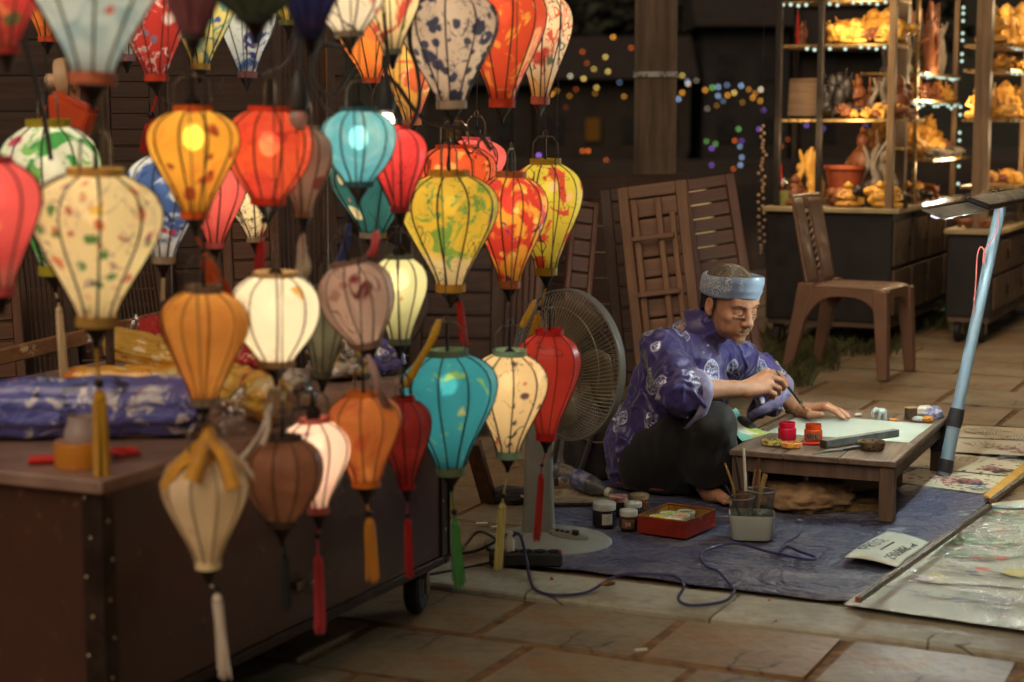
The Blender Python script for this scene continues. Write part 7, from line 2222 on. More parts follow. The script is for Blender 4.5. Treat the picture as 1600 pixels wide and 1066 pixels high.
def unit(C, label, posts, shelves, grp='carving stall shelving'):
    t = thing('shelf_unit', label, 'shelves', C, -YAW, grp)
    for (x, y, z0, z1, r, m) in posts:
        obj('post', MB().box((x, y, (z0 + z1) / 2), (r, r, z1 - z0), None, .003), m, t)
    for (x0, x1, y0, y1, z) in shelves:
        b = obj('shelf', MB().box(((x0 + x1) / 2, (y0 + y1) / 2, z - .009), (x1 - x0, y1 - y0, .018), None, .002), M_SHELF, t)
        obj('edge_trim', MB().box(((x0 + x1) / 2, y0 - .0035, z - .009), (x1 - x0, .005, .014)).box((x1 + .0035, (y0 + y1) / 2, z - .009), (.005, y1 - y0, .014)), M_TRIM, b, 0)
    return t
UA = unit(CA_, 'tall open shelf unit of the left stall crowded with carvings',
     [(-.655, .03, .782, 2.35, .035, M_POSTB), (-.42, .03, .782, 2.35, .032, M_POSTB), (-.025, .03, .782, 2.35, .04, M_POSTW), (-.655, .36, .782, 2.35, .03, M_POSTB), (-.08, .50, .782, 2.35, .07, M_POSTW), (-.025, .62, .782, 2.35, .022, M_TRIM), (-.025, 1.72, .782, 2.35, .03, M_POSTW), (-.34, 1.72, .782, 2.35, .03, M_POSTW)],
     [(-.67, -.01, .05, .36, 1.905), (-.67, -.01, .05, .36, 1.668), (-.67, .08, .05, .36, 1.262), (-.36, .01, .66, 1.70, 1.528), (-.36, .01, .38, 1.70, 1.372), (-.36, .07, .66, 1.74, 1.035), (-.30, -.05, .40, .64, 1.105)])
UB = unit(CB_, 'open shelf unit of the right stall at the picture edge',
     [(-.10, .12, .647, 2.35, .085, M_POSTW), (-.02, 1.0, .647, 2.35, .03, M_POSTW), (-.02, 1.9, .647, 2.35, .03, M_POSTW)],
     [(-.24, .02, .25, 1.9, 1.685), (-.24, .02, .25, 1.9, 1.545), (-.24, .02, .25, 1.9, 1.262), (-.24, .06, .25, 1.9, .88)])

# --- strings of little lights along the shelf edges
led = MB().ball((0, 0, 0), .0105, 8, 6).mesh('led_bulb'); led.materials.append(M_LEDS)
def string(C, a, b_, n, label, sag=.008, gaps=()):
    a = stall_local(C, *a); b_ = stall_local(C, *b_)
    t = thing('string_light', label, 'string lights', a, 0, 'string lights on the carving shelves')
    pts = []
    for i in range(n):
        f = i / max(1, n - 1)
        p = (b_ - a) * f + Vector((0, 0, -sag * math.sin(f * math.pi * 3) ** 2 + random.uniform(-.004, .004)))
        pts.append(p)
        if i in gaps: continue
        o = obj('led_bulb', led, None, t); o.location = p
    obj('wire', MB().tube([p + Vector((0, 0, .009)) for p in pts], .002, 4), M_CORD, t)
string(CA_, (.64, .035, 1.885), (.03, .035, 1.885), 15, 'string of tiny lights along the top shelf of the left stall', gaps=(4, 8))
string(CA_, (.50, .035, 1.645), (.03, .035, 1.645), 12, 'string of tiny lights under the second shelf of the left stall', gaps=(2, 4, 6))
string(CA_, (.0, .62, 1.515), (.0, 1.70, 1.515), 13, 'string of tiny lights along the long shelf under the driftwood', .012)
string(CA_, (.0, .40, 1.36), (.0, 1.70, 1.36), 14, 'string of tiny lights above the crowd of yellow figurines', .03)
string(CA_, (-.012, 1.72, 1.95), (-.012, 1.72, 1.62), 9, 'upright string of lights on the far post above the long shelf', 0, (3, 6))
string(CA_, (-.012, 1.72, 1.34), (-.012, 1.72, .86), 10, 'upright string of lights on the far post below the long shelf', 0, (2, 5, 6, 8))
string(CB_, (.0, .3, 1.672), (.0, 1.85, 1.672), 13, 'string of tiny lights on the upper shelf of the right stall', .01)
string(CB_, (.0, .3, 1.53), (.0, 1.85, 1.53), 11, 'string of tiny lights on the middle shelf of the right stall', .01)
def shelf_lamp(C, s, d, z, e):
    l = bpy.data.lights.new('shelf_light', 'POINT'); l.energy = e * STALL_GAIN; l.color = (1.0, .72, .40); l.shadow_soft_size = .06
    o = bpy.data.objects.new('shelf_light', l); COL.objects.link(o); o.location = stall_local(C, s, d, z)
for (s, d, z, e) in [(.22, -.10, 1.86, 1.5), (.2, -.08, 1.60, .9), (.25, -.10, 1.20, 1.1), (-.10, .9, 1.50, .9), (-.10, 1.0, 1.33, 1.0), (-.14, 1.3, 1.0, .9), (-.2, 1.0, 1.85, 1.4), (.55, -.08, 1.18, .5)]:
    shelf_lamp(CA_, s, d, z, e)
for (s, d, z, e) in [(-.18, .6, 1.9, 1.3), (-.15, .8, 1.5, 1.0), (-.15, .8, 1.15, 1.0), (-.2, .3, .86, .6)]:
    shelf_lamp(CB_, s, d, z, e)

# --- carvings
def carve_mat(name, c1, c2):
    t = NT(name)
    oi = t.n('ShaderNodeObjectInfo')
    f = t.noise(34, 4, .6)
    col = t.mix(t.ramp(f, .35, .7), c1, c2)
    col = t.mix(t.ramp(oi.outputs['Random'], 0, 1, 0, .5), col, tuple(x * .6 for x in c2[:3]) + (1,))
    return t.done(t.bsdf(col, .42, 0, t.bump(f, .4, .004), .5))
M_BOX = carve_mat('boxwood', S(232, 182, 84), S(206, 144, 56))
M_ROSE = carve_mat('rosewood', S(160, 96, 56), S(110, 64, 40))
M_GREYW = carve_mat('driftwood', S(150, 138, 120), S(104, 94, 82))
M_BLK = carve_mat('black_wood', S(50, 42, 38), S(34, 30, 28))
def lump(seed, kind):
    r = random.Random(seed); m = MB()
    if kind == 'figure':       # seated figure: base, belly, shoulders, head, arms, top knot
        m.ball((0, 0, .16), (.30, .26, .17), 12, 8); m.ball((0, -.05, .40), (.25, .22, .24), 12, 8); m.ball((0, 0, .60), (.24, .17, .16), 12, 8)
        m.ball((.0, -.03, .84), (.14, .14, .16), 12, 8); m.ball((.01, 0, .97), (.06, .06, .06), 9, 6)
        for s in (-1, 1):
            m.tube([(s * .22, 0, .62), (s * .33, -.08, .42), (s * .14, -.25, .34)], [.08, .075, .05], 8)
            m.tube([(s * .1, -.1, .14), (s * .34, -.16, .12), (s * .05, -.27, .10)], [.10, .11, .08], 8)
            m.ball((s * .14, -.03, .84), (.03, .04, .07), 8, 6)
    elif kind == 'tall':       # standing robed figure
        m.lathe([(.20, 0), (.22, .06), (.16, .12), (.19, .3), (.17, .5), (.19, .62), (.10, .72), (.0, .74)], 12, fn=lambda a: 1 + .10 * math.cos(a * 5))
        m.ball((0, -.02, .82), (.095, .095, .12), 12, 8); m.ball((0, .02, .93), (.06, .06, .07), 9, 6)
        m.tube([(-.17, 0, .58), (-.2, -.12, .45), (-.04, -.18, .5)], [.06, .06, .04], 8); m.tube([(.17, 0, .58), (.22, -.1, .4), (.2, -.16, .28)], [.06, .055, .04], 8)
        m.tube([(.24, -.14, .05), (.22, -.15, .95)], [.02, .02], 6)
    elif kind == 'root':       # gnarled root carving
        for i in range(9):
            a = r.uniform(0, 6.28); x, y = .18 * math.cos(a), .14 * math.sin(a)
            m.tube(spline([(x, y, 0), (x * 1.5 + r.uniform(-.1, .1), y, .35), (x * .7 + r.uniform(-.15, .15), y * .7, .65), (x * 1.3 + r.uniform(-.2, .2), y, r.uniform(.75, 1.0))], 3), [.08, .09, .08, .07, .065, .06, .06, .05, .045, .03], 7)
        for i in range(8): m.ball((r.uniform(-.25, .25), r.uniform(-.2, .1), r.uniform(.1, .85)), r.uniform(.06, .11), 8, 6)
    elif kind == 'animal':
        m.ball((0, 0, .45), (.42, .24, .26), 14, 9); m.ball((-.42, 0, .60), (.20, .17, .19), 12, 8); m.ball((-.58, 0, .52), (.10, .09, .09), 9, 6)
        for x in (-.25, .25):
            for y in (-.13, .13): m.tube([(x, y, 0), (x * .95, y, .22), (x * .9, y, .42)], [.085, .08, .11], 8)
        for s in (-1, 1): m.ball((-.38, s * .16, .72), (.05, .05, .09), 8, 6)
        m.tube([(.38, 0, .5), (.5, 0, .45), (.52, .02, .25)], [.05, .035, .025], 6)
    else:                      # cluster of rounded fruit and leaves
        for i in range(16):
            a = r.uniform(0, 6.28); q_ = r.uniform(0, .3)
            m.ball((q_ * math.cos(a), q_ * .8 * math.sin(a), .12 + r.uniform(0, .55) * (1 - q_)), r.uniform(.11, .19), 9, 7)
        for i in range(5):
            a = i * 1.3; m.tube([(.2 * math.cos(a), .2 * math.sin(a), .3), (.36 * math.cos(a), .3 * math.sin(a), .55 + r.uniform(-.1, .2))], [.05, .02], 6)
    return m
meshes = {}
def carv(kind, seed, mat):
    key = (kind, seed, mat.name)
    if key not in meshes:
        me = lump(seed, kind).mesh('carving', 60); me.materials.append(mat); meshes[key] = me
    return meshes[key]
names = {'figure': 'figurine', 'tall': 'figurine', 'root': 'root_carving', 'animal': 'animal_carving', 'cluster': 'fruit_carving'}
def put(C, s, d, z, h, kind, mat, label, rz=None, grp='wood carvings on the stall shelves', wide=1.0):
    o = bpy.data.objects.new(names[kind], carv(kind, random.randint(0, 3), mat)); COL.objects.link(o)
    o.location = stall_local(C, s, d, z + .001)
    o.rotation_euler = (0, 0, rz if rz is not None else random.uniform(-.7, .7) - .1)
    o.scale = (h * wide, h * wide, h)
    return tag(o, label, 'carving', grp)
def crowd(C, s0, s1, d0, d1, z, h0, h1, n, mix, where, wide=1.0):
    kn = {'figure': 'seated figurine', 'tall': 'standing figurine', 'root': 'gnarled root carving', 'animal': 'animal carving', 'cluster': 'carved fruit cluster'}
    mn = {'boxwood': 'yellow wooden', 'rosewood': 'red brown', 'driftwood': 'grey brown', 'black_wood': 'black'}
    along = abs(d1 - d0) > abs(s1 - s0)
    for i in range(n):
        f = (i + .5) / n
        k_, m_ = random.choice(mix)
        s = s0 + (s1 - s0) * f + random.uniform(-.02, .02) * (abs(s1 - s0) > .3)
        if along: d = d0 + (d1 - d0) * f; s = random.uniform(min(s0, s1), max(s0, s1))
        else: d = random.uniform(d0, d1)
        put(C, s, d, z, random.uniform(h0, h1), k_, m_, '%s %s, %s from the %s %s' % (mn[m_.name], kn[k_], ORD[i], 'near end' if along else 'left', where), wide=wide)
F, TL_, RO, AN, CL = 'figure', 'tall', 'root', 'animal', 'cluster'
crowd(CA_, .40, .04, .22, .33, 1.668, .17, .225, 9, [(F, M_BOX), (CL, M_BOX)], 'in the upper left back row', 1.35)
crowd(CA_, .40, .04, .08, .16, 1.668, .10, .15, 12, [(F, M_BOX), (CL, M_BOX), (CL, M_ROSE)], 'in the upper left front row', 1.2)
crowd(CA_, .64, .46, .10, .3, 1.668, .10, .22, 2, [(TL_, M_ROSE)], 'in the dark upper left bay')
crowd(CA_, .36, -.04, .07, .14, 1.262, .07, .12, 15, [(CL, M_BOX), (AN, M_BLK), (AN, M_BOX), (CL, M_ROSE)], 'along the second shelf front', 1.2)
crowd(CA_, .42, .02, .27, .34, 1.262, .14, .24, 9, [(TL_, M_ROSE), (F, M_ROSE), (F, M_BOX)], 'at the second shelf back')
put(CA_, .13, .24, 1.262, .24, 'root', M_GREYW, 'arched grey driftwood carving on the second shelf', 0.3, wide=1.0)
put(CA_, .27, .26, 1.262, .25, 'tall', M_ROSE, 'brown standing figurine beside the arched driftwood on the second shelf')
put(CA_, .36, .16, 1.262, .38, 'cluster', M_BLK, 'tall black carving filling the second shelf beside the black post', 0.0, wide=.62)
# tan carved board on second shelf
bd_ = thing('carved_board', 'tan carved board leaning in the left bay of the second shelf', 'board', stall_local(CA_, .55, .2, 1.263), -YAW + .1)
obj('board', MB().box((0, 0, .115), (.19, .03, .22), Matrix.Rotation(math.radians(-12), 3, 'X'), .006), M_SHELF, bd_)
obj('frame', MB().box((.09, -.02, .115), (.02, .03, .23), Matrix.Rotation(math.radians(-12), 3, 'X'), .004), M_TRIM, bd_)
cnd = thing('red_candle', 'tall red candle stick in the left bay of the upper shelf', 'candle', stall_local(CA_, .58, .12, 1.669), 0)
obj('stick', MB().tube([(0, 0, 0), (0, 0, .16)], .008, 10), M_REDP, cnd); obj('tip', MB().tube([(0, 0, .16), (0, 0, .21)], [.006, .002], 8), M_REDP, cnd)
# counter of the left stall, end side
put(CA_, .53, .20, .78, .33, 'root', M_BOX, 'large curling yellow carving at the left end of the counter', .4, wide=.8)
put(CA_, .58, .12, .78, .17, 'figure', M_ROSE, 'brown seated figurine beside the drink on the counter', wide=1.1)
put(CA_, .24, .30, .78, .44, 'tall', M_ROSE, 'tall brown carving behind the terracotta pot', wide=.9)
put(CA_, .15, .24, .78, .36, 'root', M_GREYW, 'spiky grey brown carving right of the terracotta pot', wide=.8)
potm = plain('terracotta', S(170, 84, 48), S(136, 64, 38), 12, .6, 0, .2)
pt_ = stall_local(CA_, .31, .17, .781)
single('terracotta_pot', MB().lathe([(0, .0), (.07, 0), (.075, .01), (.105, .20), (.115, .205), (.115, .225), (.1, .225), (.09, .2), (0, .19)], 28), potm, 'terracotta pot on the counter of the left stall', 'pot', loc=pt_)
crowd(CA_, .36, -.02, .05, .12, .78, .08, .17, 16, [(CL, M_ROSE), (CL, M_BOX), (AN, M_BLK), (AN, M_ROSE), (F, M_BOX)], 'on the counter behind the chair', 1.2)
crowd(CA_, .05, .25, .3, 1.7, .78, .07, .14, 16, [(AN, M_ROSE), (AN, M_BLK), (CL, M_ROSE), (AN, M_BOX)], 'on the left stall long counter', 1.1)
dk_ = thing('drink_cup', 'plastic cup of pale green drink with a red straw on the counter', 'cup', stall_local(CA_, .625, .06, .781), 0)
obj('cup_wall', MB().lathe([(.001, 0), (.030, 0), (.040, .11), (.043, .112), (.043, .116), (.038, .112), (.028, .006)], 24, cap=False), M_CUP, dk_)
obj('drink', MB().lathe([(0, .004), (.029, .004), (.0375, .085), (0, .085)], 24), plain('milky_drink', S(196, 190, 120), S(130, 140, 60), 9, .4, 0, 0), dk_)
obj('lid', MB().lathe([(.043, .114), (.040, .13), (.028, .15), (.008, .156), (.0, .156)], 24), M_CUP, dk_)
obj('straw', MB().tube([(.0, 0, .02), (-.02, 0, .24)], .0045, 8), M_REDP, dk_)
# long unit
crowd(CA_, .05, .30, .68, 1.68, 1.528, .30, .46, 13, [(RO, M_GREYW), (RO, M_GREYW), (TL_, M_GREYW), (TL_, M_ROSE)], 'on the top long shelf', .6)
crowd(CA_, .05, .25, .45, 1.66, 1.372, .10, .14, 17, [(F, M_BOX), (TL_, M_BOX), (F, M_ROSE), (TL_, M_ROSE)], 'on the narrow middle shelf', 1.1)
crowd(CA_, .16, .32, .70, 1.66, 1.035, .22, .31, 12, [(F, M_BOX), (CL, M_BOX), (RO, M_BOX)], 'on the bright shelf, back row', .95)
crowd(CA_, .02, .14, .68, 1.70, 1.035, .11, .18, 15, [(F, M_BOX), (CL, M_ROSE), (CL, M_BOX)], 'on the bright shelf middle', 1.1)
crowd(CA_, -.05, 0, .68, 1.72, 1.035, .05, .085, 10, [(AN, M_BLK), (AN, M_GREYW), (CL, M_ROSE)], 'on the bright shelf, front row', 1.2)
put(CA_, .12, .5, 1.106, .13, 'figure', M_ROSE, 'brown seated figurine on the small shelf by the wooden post')
put(CA_, .14, .52, .782, .30, 'figure', M_GREYW, 'large grey seated carving beside the wooden post on the counter', wide=.8)
for i, (s, d) in enumerate([(.03, .46), (.04, .54)]):
    put(CA_, s, d + .5, 1.528, .42, 'tall', M_ROSE, ['first', 'second'][i] + ' tall brown standing carving at the near end of the top shelf', wide=.5)
# right stall
crowd(CB_, .02, .18, .3, 1.8, 1.685, .20, .27, 9, [(F, M_BOX), (TL_, M_BOX)], 'on the right stall upper shelf')
crowd(CB_, .02, .18, .3, 1.8, 1.545, .09, .11, 12, [(F, M_BOX), (CL, M_BOX)], 'on the right stall narrow shelf', 1.1)
crowd(CB_, .10, .20, .3, 1.8, 1.262, .17, .23, 11, [(TL_, M_BOX), (F, M_BOX), (RO, M_BOX)], 'on the right stall, back row')
crowd(CB_, -.02, .08, .3, 1.8, 1.262, .08, .13, 11, [(CL, M_BOX), (F, M_BOX)], 'on the right stall, front row', 1.1)
crowd(CB_, -.04, .18, .26, 1.8, .88, .08, .11, 13, [(CL, M_BOX), (CL, M_ROSE)], 'on the right stall low shelf', 1.3)
crowd(CB_, .22, -.0, .02, .2, .645, .06, .09, 5, [(CL, M_ROSE), (AN, M_ROSE)], 'on the low counter behind the lamp', 1.2)
# hanging beads imitating a column of blurred light spots beside the left stall
sh_ = thing('light_spot_string', 'hanging string of pale beads imitating light spots beside the dark cabinet', 'bead string', P(1187, 395, 10.2), 0)
shell = MB().ball((0, 0, 0), (.009, .007, .009), 8, 6).mesh('light_spot_bead'); shell.materials.append(plain('shell', S(216, 180, 140), S(190, 150, 110), 30, .35, 0, .1))  # pale bead colour imitates out-of-focus light
for i in range(36):
    o = obj('light_spot_bead', shell, None, sh_); o.location = (random.uniform(-.014, .014) + .016 * (i % 2), random.uniform(-.01, .01), i * .0205)
obj('thread', MB().tube([(0, 0, 0), (.004, 0, .5), (0, 0, 1.6)], .0016, 5), M_CORD, sh_)

# ------------------------------------------------------------------ brown plastic chair
M_PLAS = plain('brown_plastic', S(118, 86, 66), S(104, 74, 57), 7, .42, 0, .06)
ca, cb = G(1391, 594), G(1424, 582); cc_ = G(1276, 575)
wdir = (cb - ca); wdir.normalize(); fdir = Vector((wdir.y, -wdir.x, 0))   # forward, towards the right
seatw, seatd = .40, .42
org = ca + wdir * .17 - fdir * .24
chair = thing('plastic_chair', 'brown moulded plastic chair with a slotted back beside the cabinet', 'chair', (org.x, org.y, 0), 0)
CM = Matrix((fdir, -wdir, Vector((0, 0, 1)))).transposed()                # local x forward, y towards camera side
if CM.determinant() < 0: CM = Matrix((fdir, wdir, Vector((0, 0, 1)))).transposed()
chair.rotation_mode = 'QUATERNION'; chair.rotation_quaternion = CM.to_quaternion()
SH = .445
def hexa(lo, hi):   # lo, hi: (cx, cy, z, sx, sy)
    vs = []
    for (x, y, z, a, b_) in (lo, hi):
        vs += [(x - a / 2, y - b_ / 2, z), (x + a / 2, y - b_ / 2, z), (x + a / 2, y + b_ / 2, z), (x - a / 2, y + b_ / 2, z)]
    return vs, [(3, 2, 1, 0), (4, 5, 6, 7), (0, 1, 5, 4), (1, 2, 6, 5), (2, 3, 7, 6), (3, 0, 4, 7)]
def soft(o, w=.006):
    md = o.modifiers.new('bevel', 'BEVEL'); md.width = w; md.segments = 3; md.limit_method = 'ANGLE'
    return o
seat = MB()
vs = []; fs = []; n_ = 14
for i in range(n_ + 1):
    for j in range(n_ + 1):
        x = -.21 + .42 * i / n_; y = -.20 + .40 * j / n_
        z = SH - .008 * math.sin(math.pi * i / n_) * math.sin(math.pi * j / n_) - (.02 * max(0, (i / n_ - .85) / .15) ** 2)
        vs.append((x, y * (1 - .06 * (1 - i / n_)), z))
for i in range(n_):
    for j in range(n_):
        q_ = i * (n_ + 1) + j; fs.append((q_, q_ + n_ + 1, q_ + n_ + 2, q_ + 1))
so = obj('seat', seat.add(vs, fs), M_PLAS, chair); md = so.modifiers.new('t', 'SOLIDIFY'); md.thickness = .014; md.offset = -1
ap = MB()
def arch(lo, hi, n_=14):
    # skirt whose lower edge sweeps down into the legs
    return [(lo, SH - .013)] + [(lo + (hi - lo) * i / n_, SH - .05 - .13 * abs(2 * i / n_ - 1) ** 3.2) for i in range(n_ + 1)] + [(hi, SH - .013)]
for y in (-1, 1):
    pf = arch(-.20, .20); n2_ = len(pf)
    ap.add([(x, y * .190 - .008, z) for x, z in pf] + [(x, y * .190 + .008, z) for x, z in pf], [tuple(range(n2_)), tuple(range(2 * n2_ - 1, n2_ - 1, -1))] + [(i, n2_ + i, n2_ + (i + 1) % n2_, (i + 1) % n2_) for i in range(n2_)])
for x in (.203, -.2):
    pf = arch(-.18, .18); n2_ = len(pf)
    ap.add([(x - .008, y, z) for y, z in pf] + [(x + .008, y, z) for y, z in pf], [tuple(range(2 * n2_ - 1, n2_ - 1, -1)), tuple(range(n2_))] + [(i, (i + 1) % n2_, n2_ + (i + 1) % n2_, n2_ + i) for i in range(n2_)])
soft(obj('skirt', ap, M_PLAS, chair), .003)
for y in (-1, 1):
    soft(obj('leg', MB().add(*hexa((.215, y * .196, 0, .050, .046), (.185, y * .174, SH - .014, .075, .062))), M_PLAS, chair))
    soft(obj('leg', MB().add(*hexa((-.285, y * .205, 0, .050, .036), (-.195, y * .172, SH + .01, .085, .05))), M_PLAS, chair))
def backpt(y, z):
    t_ = (z - SH) / .43
    return Vector((-.195 - .085 * t_ - .018 * math.cos(y / .2 * 1.4) * t_, y * (1 - .04 * t_), z))
def back_panel(y0, y1, z0, z1, nm, ny=6, nz=12, par=chair):
    vs = [backpt(y0 + (y1 - y0) * j / ny, z0 + (z1 - z0) * i / nz) for i in range(nz + 1) for j in range(ny + 1)]
    fs = [(i * (ny + 1) + j, (i + 1) * (ny + 1) + j, (i + 1) * (ny + 1) + j + 1, i * (ny + 1) + j + 1) for i in range(nz) for j in range(ny)]
    o = obj(nm, MB().add(vs, fs), M_PLAS, par); md = o.modifiers.new('t', 'SOLIDIFY'); md.thickness = .014; md.offset = 0
    return o
back_panel(-.19, -.030, SH - .01, SH + .43, 'back_panel')
back_panel(.030, .19, SH - .01, SH + .43, 'back_panel')
back_panel(-.0295, .0295, SH - .01, SH + .06, 'back_panel', 2, 4)
back_panel(-.0295, .0295, SH + .37, SH + .43, 'back_panel', 2, 4)
for i in range(9):
    z = SH + .082 + i * .034
    a, b_ = backpt(-.030, z - .012), backpt(.030, z + .012)
    obj('back_bar', MB().tube([a, (a + b_) / 2 + Vector((.006, 0, 0)), b_], .0055, 8), M_PLAS, chair)
tr2 = [backpt(-.19 + .38 * i / 14, SH + .43) + Vector((-.004, 0, 0)) for i in range(15)]
obj('top_rail', MB().tube(tr2, .0125, 10), M_PLAS, chair)
# ------------------------------------------------------------------ grass and weeds, boat
M_GRASS = plain('weeds', S(86, 84, 44), S(60, 62, 34), 9, .8, 0, 0)
def grass(regions, n, label):
    rnd = random.Random(9); m = MB()
    for i in range(n):
        (x0, x1, y0, y1) = rnd.choice(regions)
        p = G(rnd.uniform(x0, x1), rnd.uniform(y0, y1), -.015)
        h = rnd.uniform(.03, .10); a = rnd.uniform(0, 6.28); w = .003
        dx, dy = math.cos(a), math.sin(a); l = rnd.uniform(.2, .8) * h
        m.add([p + Vector((-dy * w, dx * w, 0)), p + Vector((dy * w, -dx * w, 0)), p + Vector((dx * l * .4 + dy * w * .6, dy * l * .4 - dx * w * .6, h * .7)), p + Vector((dx * l, dy * l, h)), p + Vector((dx * l * .4 - dy * w * .6, dy * l * .4 + dx * w * .6, h * .7))], [(0, 1, 2, 3, 4)])
    o = single('grass', m, M_GRASS, label, 'grass', smooth=0); o['kind'] = 'stuff'
grass([(1190, 1310, 528, 585), (1180, 1270, 560, 610), (1300, 1400, 535, 560), (1425, 1530, 492, 520)], 2600, 'weedy grass growing in the paving under the chair and cabinets')
M_LEAFB = plain('pot_leaves', S(70, 110, 60), S(46, 76, 40), 20, .5, 0, .1)
pp = P(1502, 500, 10.6)
plt_ = thing('potted_plant', 'leafy green potted plant between the two cabinets', 'plant', (pp.x, pp.y, 0), 0)
obj('pot', MB().lathe([(0, 0), (.07, 0), (.09, .12), (.095, .13), (.08, .13), (0, .115)], 20), plain('pale_pot', S(150, 150, 120), None, 9, .6, 0, .1), plt_)
m = MB(); rnd = random.Random(5)
for i in range(60):
    a = rnd.uniform(0, 6.28); e = rnd.uniform(.2, 1.3); L_ = rnd.uniform(.06, .2)
    b_ = Vector((math.cos(a) * math.cos(e), math.sin(a) * math.cos(e), math.sin(e))) * L_ + Vector((0, 0, .12)); s_ = Vector((-math.sin(a), math.cos(a), 0)) * .018
    t_ = b_ + Vector((math.cos(a), math.sin(a), -.3)) * .05
    m.add([b_ - Vector((math.cos(a), math.sin(a), 0)) * .02, b_ + s_, t_, b_ - s_], [(0, 1, 2, 3)])
obj('leaves', m, M_LEAFB, plt_, 0)
bo = P(1022, 292, 21.0)
bt_ = thing('moored_boat', 'moored boat with a rounded cream canopy beyond the wooden pillar', 'boat', (bo.x, 21.0, -1.42), .2)
hull = MB(); vs = []; fs = []
for i in range(9):
    x = -2.2 + 4.4 * i / 8; w = .7 * (1 - (abs(x) / 2.35) ** 3); zk = .0 + .25 * (abs(x) / 2.2) ** 2
    vs += [(x, -w, .75 + zk), (x, -w * .7, .2 + zk), (x, 0, zk), (x, w * .7, .2 + zk), (x, w, .75 + zk)]
for i in range(8):
    for j in range(4): fs.append((i * 5 + j, i * 5 + j + 1, (i + 1) * 5 + j + 1, (i + 1) * 5 + j))
fs += [(0, 4, 3, 2, 1), (40, 41, 42, 43, 44)]
obj('hull', hull.add(vs, fs), WOODX[1], bt_)
obj('canopy', MB().add([(x, .68 * math.cos(a), 1.0 + .95 * math.sin(a)) for x in (-.62, .55) for a in np.linspace(.1, math.pi - .1, 13)], [(j, j + 1, 13 + j + 1, 13 + j) for j in range(12)]), plain('cream_canvas', S(216, 196, 150), None, 4, .8, 0, .1), bt_)
# ------------------------------------------------------------------ paintings laid out on the ground
PB = S(206, 202, 176)
PK = [painted_paper('calligraphy_sheet', S(206, 196, 166), [('line', S(50, 44, 40), 30, .22), ('dab', S(176, 60, 70), 30, .30, 6), ('wash', S(206, 180, 70), 5, .64, .72), ('dab', S(60, 62, 64), 22, .26, 7)]),
      painted_paper('flower_sheet', S(204, 198, 170), [('dab', S(186, 70, 80), 28, .34, 5), ('dab', S(60, 60, 60), 36, .26, 6), ('line', S(120, 90, 50), 12, .05)]),
      painted_paper('fish_sheet', S(178, 184, 164), [('wash', S(160, 190, 150), 5, .60, .7), ('dab', S(206, 110, 90), 9, .25, 4), ('wash', S(200, 196, 90), 4, .66, .74)]),
      painted_paper('plain_wash_sheet', S(174, 180, 164), [('wash', S(170, 180, 150), 5, .5, .7), ('dab', S(96, 96, 110), 12, .2, 4)])]
def painting(c, z, mat, label, seed, amp=.002, nu=24, nv=8, group='paintings laid out for sale'):
    pts = [G(x, y, z) for x, y in c]
    o = single('painting', sheet([(q_.x, q_.y) for q_ in pts], nu, nv, z, amp, seed, 5.0, .002), mat, label, 'painting', group, smooth=80)
    return o
# far set, right of the table
rows = [[(1486, 664), (1660, 672), (1660, 690), (1488, 683)], [(1488, 684), (1660, 692), (1660, 716), (1482, 706)], [(1478, 708), (1655, 724), (1600, 746), (1440, 731)], [(1435, 732), (1580, 746), (1535, 772), (1390, 752)]]
flb = ['far calligraphy sheet, topmost of the paintings right of the table', 'calligraphy sheet with a curved brown stroke, second from the far edge', 'sheet with dark and red flowers beside the yellow border strip', 'sheet with a pink flower spray beside the table leg']
z0 = .006
for i, (c, lb) in enumerate(zip(rows, flb)):
    painting([c[3], c[2], c[1], c[0]], z0 + (3 - i) * .004 + .012, PK[i % 2], lb, 3.0 + i, .002)
ys = [G(x, y, .03) for x, y in [(1536, 774), (1548, 778), (1620, 722), (1604, 720)]]
single('border_strip', MB().prism([(q_.x, q_.y) for q_ in ys], .026, .031), plain('yellow_card', S(206, 156, 60), S(176, 130, 50), 9, .6, 0, .1), 'yellow card strip bordering the far paintings', 'strip', smooth=0)
rows2 = [[(1322, 945), (1700, 1000), (1700, 926), (1424, 899)], [(1395, 906), (1700, 927), (1700, 878), (1474, 857)], [(1458, 864), (1700, 876), (1700, 824), (1514, 826)], [(1508, 832), (1700, 828), (1700, 776), (1556, 790)]]
nlb = ['painting under glittering film, nearest the kerb', 'painting with a row of red and orange fish marks, second from the kerb', 'green and white painting third from the kerb', 'pale painting at the back of the film covered set']
for i, (c, lb) in enumerate(zip(rows2, nlb)):
    painting(c, .026 + .004 * i, PK[2 + (i % 2 == 0)], lb, 9.0 + i, .004, 40, 12)
